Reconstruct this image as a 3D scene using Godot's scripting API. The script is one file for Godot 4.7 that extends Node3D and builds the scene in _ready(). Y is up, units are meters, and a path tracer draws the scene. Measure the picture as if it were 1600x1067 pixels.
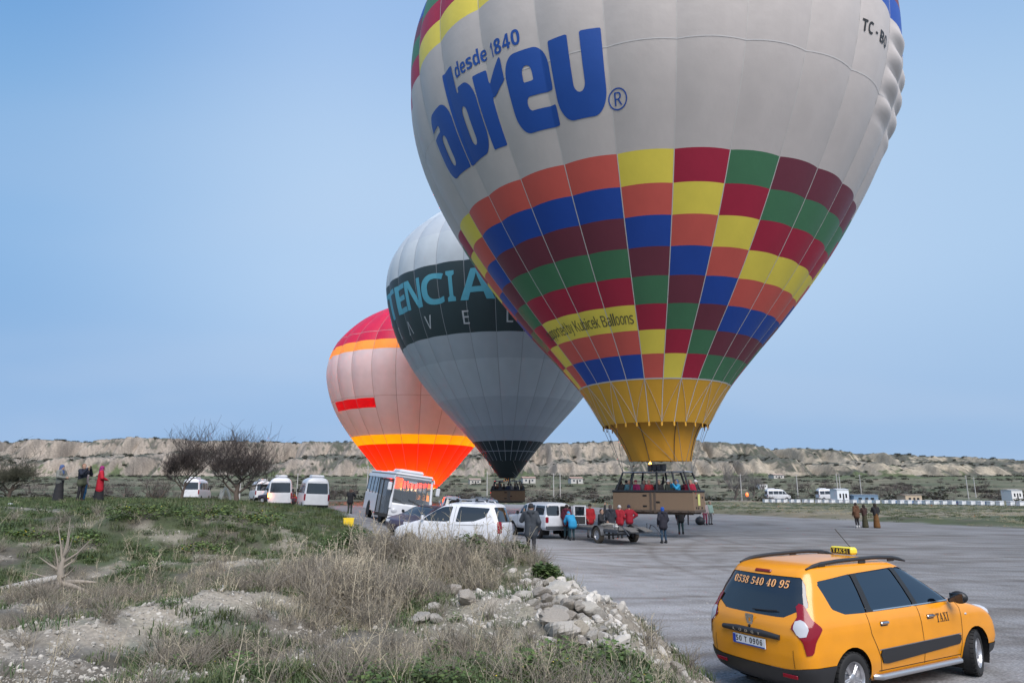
extends Node3D
# A dusty launching ground at daybreak: three tethered hot air balloons, vehicles, crew and a yellow taxi below eroded cliffs.

class Geo:
	var v := PackedVector3Array()
	var c := PackedColorArray()
	var uv := PackedVector2Array()
	var i := PackedInt32Array()
	var n := PackedVector3Array()
	var col := Color.WHITE
	var use_uv := false
	func vert(p: Vector3) -> int:
		v.append(p)
		c.append(col)
		return v.size() - 1
	func tri(a: int, b: int, d: int) -> void:
		i.append(a)
		i.append(b)
		i.append(d)
	func poly(ps: Array) -> void:
		var f := v.size()
		for p in ps:
			vert(p)
		for k in range(1, ps.size() - 1):
			tri(f, f + k, f + k + 1)
	func ring_strip(a: int, b: int, cnt: int, closed := true) -> void:
		for k in (cnt if closed else cnt - 1):
			var k2 := (k + 1) % cnt
			tri(a + k, b + k, b + k2)
			tri(a + k, b + k2, a + k2)
	func box(ce: Vector3, s: Vector3, b := Basis.IDENTITY, ch := 0.0) -> void:
		var h := s * 0.5
		if ch <= 0.0:
			for ax in 3:
				for sg in [-1.0, 1.0]:
					var u := (ax + 1) % 3
					var w := (ax + 2) % 3
					var ps := []
					for q in [[-1, -1], [1, -1], [1, 1], [-1, 1]]:
						var p := Vector3.ZERO
						p[ax] = sg * h[ax]
						p[u] = q[0] * h[u] * sg
						p[w] = q[1] * h[w]
						ps.append(ce + b * p)
					poly(ps)
			return
		ch = minf(ch, minf(h.x, minf(h.y, h.z)) * 0.9)
		for ax in 3:
			var u := (ax + 1) % 3
			var w := (ax + 2) % 3
			for sg in [-1.0, 1.0]:
				var ps := []
				for q in [[-1, -1], [1, -1], [1, 1], [-1, 1]]:
					var p := Vector3.ZERO
					p[ax] = sg * h[ax]
					p[u] = q[0] * (h[u] - ch) * sg
					p[w] = q[1] * (h[w] - ch)
					ps.append(ce + b * p)
				poly(ps)
			for su in [-1.0, 1.0]:
				for sw in [-1.0, 1.0]:
					var ps := []
					for q in [[0, -1], [0, 1], [1, 1], [1, -1]]:
						var p := Vector3.ZERO
						p[ax] = q[1] * (h[ax] - ch)
						p[u] = su * (h[u] if q[0] == 0 else h[u] - ch)
						p[w] = sw * (h[w] - ch if q[0] == 0 else h[w])
						ps.append(ce + b * p)
					if su * sw < 0:
						ps.reverse()
					poly(ps)
		for sx in [-1.0, 1.0]:
			for sy in [-1.0, 1.0]:
				for sz in [-1.0, 1.0]:
					var ps := []
					for ax in 3:
						var p := Vector3(sx * (h.x - ch), sy * (h.y - ch), sz * (h.z - ch))
						p[ax] += ch * [sx, sy, sz][ax]
						ps.append(ce + b * p)
					if sx * sy * sz < 0:
						ps.reverse()
					poly(ps)
	func tube(ps: PackedVector3Array, rs, sides := 8, caps := true) -> void:
		var up := Vector3.UP
		var rings := []
		var prev := Vector3.ZERO
		for k in ps.size():
			var t := (ps[mini(k + 1, ps.size() - 1)] - ps[maxi(k - 1, 0)]).normalized()
			var s := prev
			if k == 0:
				up = Vector3.UP if absf(t.y) < 0.9 else Vector3.RIGHT
				s = t.cross(up).normalized()
			else:
				s = (prev - t * prev.dot(t)).normalized()
			prev = s
			var w := t.cross(s)
			var r: float = rs if rs is float else rs[k]
			var f := v.size()
			for j in sides:
				var a := TAU * j / sides
				vert(ps[k] + (s * cos(a) + w * sin(a)) * r)
			rings.append(f)
		for k in ps.size() - 1:
			ring_strip(rings[k], rings[k + 1], sides)
		if caps:
			for e in [0, ps.size() - 1]:
				var f := v.size()
				for j in sides:
					vert(v[rings[e] + j])
				for j in range(1, sides - 1):
					if e == 0:
						tri(f, f + j, f + j + 1)
					else:
						tri(f, f + j + 1, f + j)
	func bar(a: Vector3, b: Vector3, r: float, sides := 6) -> void:
		tube(PackedVector3Array([a, b]), r, sides)
	# profile points (radius, height) turned round the axis from origin o along basis y
	func lathe(pr: Array, o: Vector3, b := Basis.IDENTITY, sides := 24) -> void:
		var last := -1
		for q in pr:
			var f := v.size()
			for j in sides:
				var a := TAU * j / sides
				vert(o + b * Vector3(q[0] * cos(a), q[1], q[0] * sin(a)))
			if last >= 0:
				ring_strip(last, f, sides)
			last = f
	func ball(o: Vector3, r: Vector3, b := Basis.IDENTITY, sides := 12, rows := 8) -> void:
		var last := -1
		for k in rows + 1:
			var t := PI * k / rows
			var f := v.size()
			for j in sides:
				var a := TAU * j / sides
				vert(o + b * Vector3(r.x * sin(t) * cos(a), -r.y * cos(t), r.z * sin(t) * sin(a)))
			if last >= 0:
				ring_strip(last, f, sides)
			last = f
	func soup(pos: PackedVector3Array, nrm: PackedVector3Array, off := 0.0) -> void:
		var f := v.size()
		for k in pos.size():
			v.append(pos[k] + nrm[k] * off)
			n.append(nrm[k])
			c.append(col)
			i.append(f + k)
	func mesh() -> ArrayMesh:
		var a := []
		a.resize(Mesh.ARRAY_MAX)
		a[Mesh.ARRAY_VERTEX] = v
		if n.size() != v.size():
			n = PackedVector3Array()
			n.resize(v.size())
			for k in range(0, i.size(), 3):
				var p := v[i[k]]
				var w := (v[i[k + 2]] - p).cross(v[i[k + 1]] - p)
				n[i[k]] += w
				n[i[k + 1]] += w
				n[i[k + 2]] += w
			for k in n.size():
				n[k] = n[k].normalized() if n[k].length_squared() > 1e-20 else Vector3.UP
		a[Mesh.ARRAY_NORMAL] = n
		a[Mesh.ARRAY_COLOR] = c
		if use_uv:
			a[Mesh.ARRAY_TEX_UV] = uv
		a[Mesh.ARRAY_INDEX] = i
		var m := ArrayMesh.new()
		m.add_surface_from_arrays(Mesh.PRIMITIVE_TRIANGLES, a)
		return m

var M := {}
var taken := {}
var fn := FastNoiseLite.new()
var fr := FastNoiseLite.new()

func numbered(called: String) -> String:
	var k: int = taken.get(called, 0)
	taken[called] = k + 1
	return called if k == 0 else "%s_%03d" % [called, k]

func tag(o: Node, label: String, category: String, group := "", kind := "") -> Node:
	if label:
		o.set_meta("label", label)
	if category:
		o.set_meta("category", category)
	if group:
		o.set_meta("group", group)
	if kind:
		o.set_meta("kind", kind)
	return o

func thing(called: String, label: String, category: String, at := Vector3.ZERO, turn := 0.0, group := "") -> Node3D:
	var o := Node3D.new()
	o.name = numbered(called)
	add_child(o)
	o.position = at
	o.rotation.y = turn
	tag(o, label, category, group)
	return o

func put(called: String, m: Mesh, ma: Material, parent: Node = null) -> MeshInstance3D:
	var o := MeshInstance3D.new()
	o.mesh = m
	o.material_override = ma
	if parent == null:
		o.name = numbered(called)
		add_child(o)
	else:
		var k := called
		var q := 0
		while parent.has_node(k):
			q += 1
			k = "%s_%03d" % [called, q]
		o.name = k
		parent.add_child(o)
	return o

func part(called: String, g: Geo, ma: Material, parent: Node = null) -> MeshInstance3D:
	return put(called, g.mesh(), ma, parent)

func scatter(called: String, m: Mesh, ma: Material, where: Array, cols := []) -> MultiMeshInstance3D:
	var mm := MultiMesh.new()
	mm.transform_format = MultiMesh.TRANSFORM_3D
	mm.use_colors = cols.size() > 0
	mm.mesh = m
	mm.instance_count = where.size()
	for k in where.size():
		mm.set_instance_transform(k, where[k])
		if cols.size():
			mm.set_instance_color(k, cols[k])
	var o := MultiMeshInstance3D.new()
	o.multimesh = mm
	o.material_override = ma
	o.name = numbered(called)
	add_child(o)
	o.set_meta("kind", "stuff")
	return o

func dup(src: Node3D, at: Vector3, turn: float, label := "", group := "", size := 1.0) -> Node3D:
	var r: Node3D = src.duplicate()
	var base := str(src.name)
	var cut := base.rfind("_")
	if cut > 0 and base.substr(cut + 1).is_valid_int():
		base = base.substr(0, cut)
	r.name = numbered(base)
	add_child(r)
	r.position = at
	r.rotation = Vector3(0, turn, 0)
	r.scale = Vector3.ONE * size
	if label:
		r.set_meta("label", label)
	if group:
		r.set_meta("group", group)
	return r

func lin(r: float, g: float, b: float) -> Color:
	return Color(r, g, b).linear_to_srgb()

func noise_tex(freq: float, lo: float, hi: float, sd := 1, octaves := 4, size := 512, kind := FastNoiseLite.TYPE_SIMPLEX_SMOOTH) -> NoiseTexture2D:
	var f := FastNoiseLite.new()
	f.seed = sd
	f.frequency = freq
	f.noise_type = kind
	f.fractal_octaves = octaves
	var t := NoiseTexture2D.new()
	t.width = size
	t.height = size
	t.seamless = true
	t.noise = f
	var g := Gradient.new()
	g.set_color(0, Color(lo, lo, lo))
	g.set_color(1, Color(hi, hi, hi))
	t.color_ramp = g
	return t

func mat(r: float, g: float, b: float, rough := 0.7, metal := 0.0) -> StandardMaterial3D:
	var m := StandardMaterial3D.new()
	m.albedo_color = lin(r, g, b)
	m.roughness = rough
	m.metallic = metal
	m.cull_mode = BaseMaterial3D.CULL_DISABLED
	return m

func tri_tex(m: StandardMaterial3D, t: Texture2D, per_metre: float, world := false) -> StandardMaterial3D:
	m.albedo_texture = t
	m.uv1_triplanar = true
	m.uv1_world_triplanar = world
	m.uv1_scale = Vector3.ONE * per_metre
	return m

func relief(m: StandardMaterial3D, t: Texture2D, cm: float) -> StandardMaterial3D:
	m.heightmap_enabled = true
	m.heightmap_texture = t
	m.heightmap_scale = cm
	return m

func vcol(m: StandardMaterial3D) -> StandardMaterial3D:
	m.vertex_color_use_as_albedo = true
	return m

func glow(m: StandardMaterial3D, r: float, g: float, b: float, e: float) -> StandardMaterial3D:
	m.emission_enabled = true
	m.emission = lin(r, g, b)
	m.emission_energy_multiplier = e
	return m

func sm(a: float, b: float, x: float) -> float:
	var t := clampf((x - a) / (b - a), 0.0, 1.0)
	return t * t * (3.0 - 2.0 * t)

func lut(xs: Array, ys: Array, x: float) -> float:
	if x <= xs[0]:
		return ys[0]
	for k in range(1, xs.size()):
		if x <= xs[k]:
			return lerpf(ys[k - 1], ys[k], (x - xs[k - 1]) / (xs[k] - xs[k - 1]))
	return ys[-1]

func hermite(xs: Array, ys: Array, x: float) -> float:
	var n: int = xs.size()
	x = clampf(x, xs[0], xs[n - 1])
	var k := 0
	while k < n - 2 and x > xs[k + 1]:
		k += 1
	var dx: float = xs[k + 1] - xs[k]
	var t: float = (x - xs[k]) / dx
	var m0: float = (ys[k + 1] - ys[maxi(k - 1, 0)]) / (xs[k + 1] - xs[maxi(k - 1, 0)])
	var m1: float = (ys[mini(k + 2, n - 1)] - ys[k]) / (xs[mini(k + 2, n - 1)] - xs[k])
	var t2 := t * t
	var t3 := t2 * t
	return (2 * t3 - 3 * t2 + 1) * ys[k] + (t3 - 2 * t2 + t) * dx * m0 + (-2 * t3 + 3 * t2) * ys[k + 1] + (t3 - t2) * dx * m1

# ---- flat outlines from signed distances (marching squares): a list of 2-D triangles
func rbox(p: Vector2, x0: float, x1: float, y0: float, y1: float, r: float) -> float:
	var q := Vector2(absf(p.x - (x0 + x1) * 0.5) - (x1 - x0) * 0.5 + r, absf(p.y - (y0 + y1) * 0.5) - (y1 - y0) * 0.5 + r)
	return Vector2(maxf(q.x, 0), maxf(q.y, 0)).length() + minf(maxf(q.x, q.y), 0.0) - r

func march(f: Callable, x0: float, x1: float, y0: float, y1: float, cell: float) -> PackedVector2Array:
	var out := PackedVector2Array()
	var nx := int(ceil((x1 - x0) / cell))
	var ny := int(ceil((y1 - y0) / cell))
	var val := PackedFloat32Array()
	val.resize((nx + 1) * (ny + 1))
	for j in ny + 1:
		for k in nx + 1:
			val[j * (nx + 1) + k] = f.call(Vector2(x0 + k * cell, y0 + j * cell))
	for j in ny:
		for k in nx:
			var q := [Vector2(x0 + k * cell, y0 + j * cell), Vector2(x0 + (k + 1) * cell, y0 + j * cell), Vector2(x0 + (k + 1) * cell, y0 + (j + 1) * cell), Vector2(x0 + k * cell, y0 + (j + 1) * cell)]
			var d := [val[j * (nx + 1) + k], val[j * (nx + 1) + k + 1], val[(j + 1) * (nx + 1) + k + 1], val[(j + 1) * (nx + 1) + k]]
			var ps := []
			for e in 4:
				var e2 := (e + 1) % 4
				if d[e] <= 0.0:
					ps.append(q[e])
				if (d[e] <= 0.0) != (d[e2] <= 0.0):
					ps.append(q[e].lerp(q[e2], d[e] / (d[e] - d[e2])))
			for e in range(1, ps.size() - 1):
				out.append(ps[0])
				out.append(ps[e])
				out.append(ps[e + 1])
	return out

# ---- lettering: a font's outlines as 2-D triangles no longer than a limit, origin at the middle
func letters(text: String, size: float, limit: float, font := "Droid Sans", bold := true) -> PackedVector2Array:
	var t := TextMesh.new()
	var sf := SystemFont.new()
	sf.font_names = PackedStringArray([font])
	sf.font_weight = 700 if bold else 400
	t.font = sf
	t.text = text
	t.font_size = 96
	t.pixel_size = size / 70.0
	t.depth = 0.0
	t.curve_step = 1.5
	var a := t.get_mesh_arrays()
	var vs: PackedVector3Array = a[Mesh.ARRAY_VERTEX]
	var ix = a[Mesh.ARRAY_INDEX]
	var todo := []
	var cnt: int = ix.size() if ix != null and ix.size() else vs.size()
	for k in range(0, cnt, 3):
		var tr := []
		for e in 3:
			var p: Vector3 = vs[ix[k + e]] if ix != null and ix.size() else vs[k + e]
			tr.append(Vector2(p.x, p.y))
		todo.append(tr)
	var out := PackedVector2Array()
	while todo.size():
		var tr: Array = todo.pop_back()
		var best := 0
		var long := 0.0
		for e in 3:
			var l: float = tr[e].distance_to(tr[(e + 1) % 3])
			if l > long:
				long = l
				best = e
		if long > limit:
			var m: Vector2 = (tr[best] + tr[(best + 1) % 3]) * 0.5
			todo.append([tr[best], m, tr[(best + 2) % 3]])
			todo.append([m, tr[(best + 1) % 3], tr[(best + 2) % 3]])
		else:
			out.append_array(PackedVector2Array(tr))
	return out

func mapped(tris: PackedVector2Array, f: Callable) -> Geo:
	var g := Geo.new()
	for k in tris.size():
		g.vert(f.call(tris[k]))
		g.i.append(k)
	return g

const ROCKS := [
	[0.57, -7.98, 0.167, 0.75], [0.78, -8.04, 0.084, 1.2], [-0.61, -9.57, 0.114, 0.9], [-0.91, -11.49, 0.103, 0.9], [0.64, -9.94, 0.163, 0.5], [0.43, -12.22, 0.073, 1], [0.57, -12.20, 0.064, 1], [0.64, -12.25, 0.073, 0.9], [0.40, -9.47, 0.113, 0.7], [0.23, -12.14, 0.091, 0.8], [0.64, -9.29, 0.083, 0.8], [0.58, -9.25, 0.069, 0.8], [0.79, -9.25, 0.083, 0.8], [0.84, -9.58, 0.057, 0.8], [0.69, -8.95, 0.094, 0.8], [0.83, -8.91, 0.080, 0.8], [0.95, -8.92, 0.120, 0.7], [1.05, -8.89, 0.093, 0.8], [0.60, -8.76, 0.105, 0.7], [0.50, -8.70, 0.091, 0.7], [0.69, -8.66, 0.078, 0.8], [0.52, -8.33, 0.149, 0.6], [0.74, -8.49, 0.076, 0.7], [0.88, -7.73, 0.092, 0.7], [0.94, -7.66, 0.069, 0.7], [0.83, -7.81, 0.058, 0.8], [0.76, -7.72, 0.069, 0.7], [0.47, -9.00, 0.081, 0.7], [-1.03, -9.55, 0.086, 0.7], [-0.95, -9.00, 0.081, 0.7], [-1.13, -9.07, 0.108, 0.6], [-1.37, -11.95, 0.125, 0.7], [1.63, -8.66, 0.116, 0.4], [1.88, -8.46, 0.076, 0.6], [0.21, -9.74, 0.102, 0.6], [0.28, -9.23, 0.069, 0.7], [0.08, -9.76, 0.073, 0.6], [0.65, -7.70, 0.058, 0.7], [0.46, -9.28, 0.083, 0.7], [0.60, -8.34, 0.075, 0.7], [0.87, -8.61, 0.077, 0.7], [0.81, -8.70, 0.065, 0.7], [1.03, -8.37, 0.063, 0.6], [0.47, -8.16, 0.073, 0.6], [0.35, -9.12, 0.068, 0.6],
]

func _ready() -> void:
	var cam := Camera3D.new()
	cam.name = "camera"
	add_child(cam)
	cam.position = Vector3(0, 2.6, 0)
	cam.rotation.x = 0.2137
	cam.fov = 53.13
	cam.near = 0.1
	cam.far = 4000.0
	cam.current = true
	var env := Environment.new()
	env.background_mode = Environment.BG_SKY
	env.tonemap_mode = Environment.TONE_MAPPER_LINEAR
	env.tonemap_exposure = 3.1
	env.sdfgi_enabled = true
	env.ssao_enabled = true
	env.ssil_enabled = true
	var sky := Sky.new()
	sky.sky_material = dawn_sky()
	env.sky = sky
	var we := WorldEnvironment.new()
	we.name = "world_environment"
	we.environment = env
	add_child(we)
	var sun := DirectionalLight3D.new()
	sun.name = "dawn_sun"
	add_child(sun)
	sun.light_energy = 0.5
	sun.light_color = Color(1.0, 0.97, 0.95)
	sun.light_angular_distance = 50.0
	sun.shadow_enabled = true
	sun.look_at_from_position(Vector3(6, 23, 18), Vector3.ZERO)
	fn.seed = 7
	fn.frequency = 1.0
	fn.fractal_octaves = 4
	fr.seed = 11
	fr.frequency = 1.0
	fr.fractal_type = FastNoiseLite.FRACTAL_RIDGED
	fr.fractal_octaves = 4
	materials()
	build_ground()
	build_hills()
	build_balloons()
	build_vehicles()
	build_people()
	build_rocks()
	build_plants()
	build_far()

func dawn_sky() -> Material:
	var w := 512
	var h := 256
	var im := Image.create(w, h, false, Image.FORMAT_RGBF)
	var cn := FastNoiseLite.new()
	cn.seed = 3
	cn.frequency = 1.0
	cn.fractal_octaves = 4
	for y in h:
		var el := (0.5 - (y + 0.5) / h) * PI
		for x in w:
			var az := (x + 0.5) / w * TAU
			# direction: the middle of the image looks along -z 
			var d := Vector3(sin(az) * cos(el), sin(el), -cos(az) * cos(el))
			var u := maxf(d.y, 0.0)
			var deg := rad_to_deg(asin(clampf(u, 0.0, 1.0)))
			# duller blue low down, palest from fifteen to thirty degrees up, deeper blue overhead
			var c := Vector3(0.315, 0.49, 0.76).lerp(Vector3(0.45, 0.63, 0.875), sm(0.0, 18.0, deg))
			c = c.lerp(Vector3(0.31, 0.50, 0.82), sm(24.0, 42.0, deg))
			c = c.lerp(Vector3(0.15, 0.33, 0.67), sm(40.0, 80.0, deg))
			var east := 0.5 + 0.5 * d.dot(Vector3(0.5, 0.0, 0.87))
			c *= 1.0 + 0.25 * east * east
			c = c.lerp(c * Vector3(1.1, 1.0, 0.9), east)
			# the sky is palest straight ahead and deepens to either side
			var side := rad_to_deg(atan2(d.x, -d.z))
			var back := 1.0 - sm(60.0, 150.0, absf(side))
			c = c.lerp(c * Vector3(0.44, 0.66, 0.84), sm(-14.0, -44.0, side) * back * lerpf(0.75, 1.1, sm(18.0, 38.0, deg)) * sm(2.0, 14.0, deg) * (1.0 - sm(50.0, 80.0, deg)))
			c = c.lerp(c * Vector3(0.72, 0.84, 0.93), sm(18.0, 48.0, side) * back * lerpf(0.5, 1.0, sm(18.0, 38.0, deg)) * sm(2.0, 14.0, deg) * (1.0 - sm(50.0, 80.0, deg)))
			# thin, barely visible streaks
			var p := d / (u + 0.18)
			var k := cn.get_noise_3d(p.x * 0.35, 2.0, p.z * 1.1)
			c = c.lerp(Vector3(0.60, 0.68, 0.82), clampf(k * 0.4, 0.0, 0.14) * exp(-u * 2.0))
			im.set_pixel(x, y, Color(c.x / 3.1, c.y / 3.1, c.z / 3.1))
	var m := PanoramaSkyMaterial.new()
	m.panorama = ImageTexture.create_from_image(im)
	return m

func materials() -> void:
	var grain := noise_tex(0.05, 0.72, 1.0, 4, 5)
	var fine := noise_tex(0.12, 0.55, 1.0, 5, 5)
	var blot := noise_tex(0.012, 0.86, 1.0, 6, 4)
	M.soft = noise_tex(0.012, 0.95, 1.0, 21, 4, 256)
	M.pucker = noise_tex(0.022, 0.0, 1.0, 23, 3)
	M.grain = grain
	M.fine = fine
	M.blot = blot
	var soil_bump := noise_tex(0.04, 0.0, 1.0, 8, 6)
	M.ground = relief(tri_tex(vcol(mat(1, 1, 1, 0.95)), noise_tex(0.05, 0.68, 1.0, 9, 6, 1024), 0.31, true), soil_bump, 1.6)
	M.hill = tri_tex(vcol(mat(1, 1, 1, 0.95)), noise_tex(0.03, 0.7, 1.0, 10, 6), 0.03, true)
	M.rock = relief(tri_tex(mat(1, 1, 1, 0.9), noise_tex(0.03, 0.78, 1.0, 12, 6), 1.4), soil_bump, 1.5)
	M.leaf = vcol(mat(1, 1, 1, 0.7))
	M.leaf.backlight_enabled = true
	M.leaf.backlight = Color(0.5, 0.5, 0.5)
	M.bark = vcol(mat(1, 1, 1, 0.9))
	tri_tex(M.bark, noise_tex(0.08, 0.82, 1.0, 25, 3, 256), 5.0)
	M.black = mat(0.012, 0.012, 0.013, 0.45)
	M.rubber = tri_tex(mat(0.022, 0.022, 0.023, 0.8), fine, 3.0)
	M.dusty_rubber = tri_tex(mat(0.13, 0.105, 0.08, 0.9), fine, 3.0)
	M.plastic = mat(0.02, 0.02, 0.022, 0.5)
	M.chrome = mat(0.6, 0.6, 0.62, 0.2, 1.0)
	M.alloy = mat(0.5, 0.5, 0.52, 0.35, 0.8)
	M.steel = tri_tex(mat(0.16, 0.17, 0.19, 0.5, 0.5), fine, 2.0)
	M.well = mat(0.008, 0.008, 0.008, 0.9)
	M.glass = mat(0.012, 0.016, 0.022, 0.05)
	M.glass.metallic_specular = 0.8
	M.mirror_glass = mat(0.085, 0.115, 0.15, 0.03, 1.0)
	M.pane = mat(0.5, 0.55, 0.6, 0.02)
	M.pane.transparency = BaseMaterial3D.TRANSPARENCY_ALPHA
	M.pane.albedo_color.a = 0.12
	M.red_lamp = mat(0.20, 0.004, 0.014, 0.15)
	M.white_lamp = mat(0.46, 0.47, 0.50, 0.12)
	M.taxi = tri_tex(mat(0.72, 0.275, 0.006, 0.3), M.soft, 0.6)
	M.taxi.clearcoat_enabled = true
	M.taxi.clearcoat = 0.45
	M.taxi.clearcoat_roughness = 0.08
	M.white_car = tri_tex(mat(0.60, 0.61, 0.64, 0.35), M.soft, 0.7)
	M.white_car.clearcoat_enabled = true
	M.white_car.clearcoat = 0.5
	M.silver_car = tri_tex(mat(0.46, 0.47, 0.5, 0.35, 0.2), M.soft, 0.7)
	M.silver_car.clearcoat_enabled = true
	M.dark_car = mat(0.035, 0.022, 0.04, 0.25)
	M.dark_car.clearcoat_enabled = true
	M.lettering_black = mat(0.02, 0.016, 0.014, 0.5)
	M.cloth = vcol(tri_tex(mat(1, 1, 1, 0.85), noise_tex(0.06, 0.75, 1.0, 14, 4, 256), 3.0))
	var weave := Image.create(128, 128, false, Image.FORMAT_RGB8)
	for y in 128:
		for x in 128:
			var a := int(x / 8) % 2
			var row := fmod(y / 8.0 + a * 0.5, 1.0)
			var s := 0.55 + 0.45 * sin(row * PI) * (0.75 + 0.25 * sin((x % 8) / 8.0 * PI))
			s *= 0.9 + 0.1 * fn.get_noise_2d(x * 0.3, y * 1.3)
			weave.set_pixel(x, y, Color(s, s, s))
	M.wicker = tri_tex(mat(0.40, 0.265, 0.165, 0.75), ImageTexture.create_from_image(weave), 1.6)
	M.wicker_dark = tri_tex(mat(0.30, 0.17, 0.09, 0.75), ImageTexture.create_from_image(weave), 1.6)
	M.leather = tri_tex(mat(0.16, 0.115, 0.085, 0.6), fine, 2.0)
	M.padding = mat(0.015, 0.017, 0.022, 0.6)
	M.cable = mat(0.35, 0.34, 0.32, 0.4, 0.6)
	M.flame = glow(mat(1, 0.5, 0.1, 1), 1.0, 0.33, 0.04, 7.0)

# ---- the lie of the land; d is the distance in front of the viewer (-z)
func bank_edge(d: float) -> float:
	return lut([-10, 2, 6, 8, 9.8, 12, 14.7, 20, 27, 34], [3.4, 2.7, 2.35, 2.5, 2.8, 2.35, 1.9, 1.45, 1.2, 0.6], d) + 0.22 * fn.get_noise_2d(d * 0.9, 3.0)

func bump(x: float, d: float, cx: float, cd: float, rx: float, rd: float) -> float:
	return exp(-pow((x - cx) / rx, 2) - pow((d - cd) / rd, 2))

func land(x: float, d: float) -> float:
	var far := (1.0 - 0.50 * sm(40, 55, d) - 0.20 * sm(55, 110, d) - 0.30 * sm(110, 200, d))
	var y := 2.0 * sm(2.0, -19.0, x) * far
	y += 0.35 * sm(-19, -60, x) * far
	if d < 60:
		var e := bank_edge(d) - x
		var m := sm(-0.1, 1.55, e) * (1.0 - sm(15.2, 20.5, d + 0.35 * x + 0.8 * fn.get_noise_2d(x * 0.4, 9)))
		var top := maxf(y, 0.98)
		y = lerpf(y, top, m)
		y += m * (0.13 * fn.get_noise_2d(x * 0.35, d * 0.35) + 0.05 * fn.get_noise_2d(x * 1.3, d * 1.3))
		# hummocks, hollows and spoil banks on the waste ground
		y += 1.0 * bump(x, d, -8.6, 19.6, 3.6, 2.0) + 0.32 * bump(x, d, -2.6, 15.2, 2.4, 1.6) + 0.22 * bump(x, d, -0.2, 14.2, 1.2, 1.5)
		var rs := ridge_s(x, d)
		y += ridge_a(x, d) * (0.30 * exp(-pow(rs / (0.9 if rs > 0.0 else 0.35), 2)) - 0.30 * exp(-pow((rs + 1.2) / 0.8, 2)) - 0.10 * exp(-pow((rs - 1.6) / 0.4, 2)))
		y += -0.28 * bump(x, d, -8.0, 12.6, 3.0, 1.4) - 0.20 * bump(x, d, -1.7, 7.5, 1.6, 0.7) + 0.16 * bump(x, d, 0.3, 9.8, 1.2, 1.0)
		y += 0.35 * bump(x, d, -11.5, 30.0, 4.0, 2.2) - 0.22 * bump(x, d, -8.0, 25.0, 2.4, 1.6)
		y += 0.30 * bump(x, d, 0.2, 25.0, 2.6, 3.2)
		var rough := sm(0.0, -2.0, x - bank_edge(d)) * (1.0 - sm(34, 55, d))
		y += rough * (0.05 * fr.get_noise_2d(x * 0.5, d * 0.5) + 0.034 * fn.get_noise_2d(x * 3.4, d * 3.4))
	# the field past the open ground, banked a little
	var lotd := lot_end(x)
	y += 0.35 * sm(0, 5, d - lotd) * (1.0 - sm(110, 150, d))
	y += 17.0 * pow(sm(120, 760, d), 1.25) + sm(90, 300, d) * 1.6 * fn.get_noise_2d(x * 0.012, d * 0.02)
	return y

func lot_end(x: float) -> float:
	# far edge of the bare ground
	return lut([-30, -14, -6, 0, 10, 18, 23, 28, 35, 60], [62, 84, 110, 128, 112, 86, 76, 62, 49, 33], x) + 2.5 * fn.get_noise_2d(x * 0.06, 40.0)

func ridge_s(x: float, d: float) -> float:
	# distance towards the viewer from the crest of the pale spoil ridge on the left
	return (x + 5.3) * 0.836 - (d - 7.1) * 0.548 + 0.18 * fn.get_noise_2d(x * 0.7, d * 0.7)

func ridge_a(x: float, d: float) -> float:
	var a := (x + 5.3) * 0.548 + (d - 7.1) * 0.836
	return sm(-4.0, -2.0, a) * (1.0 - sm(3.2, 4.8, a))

func pale_slope(x: float, d: float) -> float:
	return exp(-pow((x + 0.15) / 1.15, 4) - pow((d - 9.7) / 1.6, 4))

func track(x: float, d: float) -> float:
	# pale trodden tracks on the left
	var a := exp(-pow((d - (22.6 - 0.03 * x + 0.7 * sin(x * 0.3))) / 1.0, 2)) * sm(-10.5, -14, x)
	var b := exp(-pow((d - (23.8 + 0.12 * (x + 8) * (x + 8) * 0.5)) / 1.2, 2)) * sm(-11.5, -9.0, x) * sm(-1.0, -4.0, x)
	var c := exp(-pow((d - 10.0) / 0.5, 2)) * sm(-5.6, -7.2, x)
	var rs := ridge_s(x, d)
	var w := ridge_a(x, d) * sm(-0.2, 0.05, rs) * (1.0 - sm(0.7, 1.25, rs))
	var q := 0.8 * ridge_a(x + 1.0, d + 1.0) * exp(-pow((rs - 2.25) / 0.32, 2))
	return clampf(maxf(maxf(a, b), maxf(c, maxf(w, q))) * (0.75 + 0.6 * fn.get_noise_2d(x * 1.1, d * 1.6)), 0, 1)

func bare(x: float, d: float) -> float:
	# 1 where the open launching ground or a track is, 0 in the weeds
	var e := bank_edge(d) - x
	var lot := 1.0 - sm(-0.25, 0.35, e)
	if d > 19.0:
		# the parking area among the vehicles, left of the bank
		var left := lut([19, 22, 30, 40, 52, 70, 90], [-3.4, -4.6, -6.3, -9.5, -13.2, -18, -26], d) + 0.9 * fn.get_noise_2d(d * 0.2, 7.0)
		lot = maxf(lot, sm(left - 0.6, left + 0.6, x) * sm(18.6, 20.8, d + 0.35 * x * 0.5))
	lot *= 1.0 - sm(-1.5, 1.5, d - lot_end(x) + 2.0 * fn.get_noise_2d(x * 0.3, d * 0.3))
	return maxf(lot, track(x, d))

const RUTS := [[30.0, 26.0, 23.0], [-22.0, 62.0, 46.0], [9.0, -12.0, 28.0], [38.0, 5.0, 30.0], [2.0, 70.0, 44.0], [60.0, 40.0, 49.0], [14.0, -30.0, 52.0]]

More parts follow.
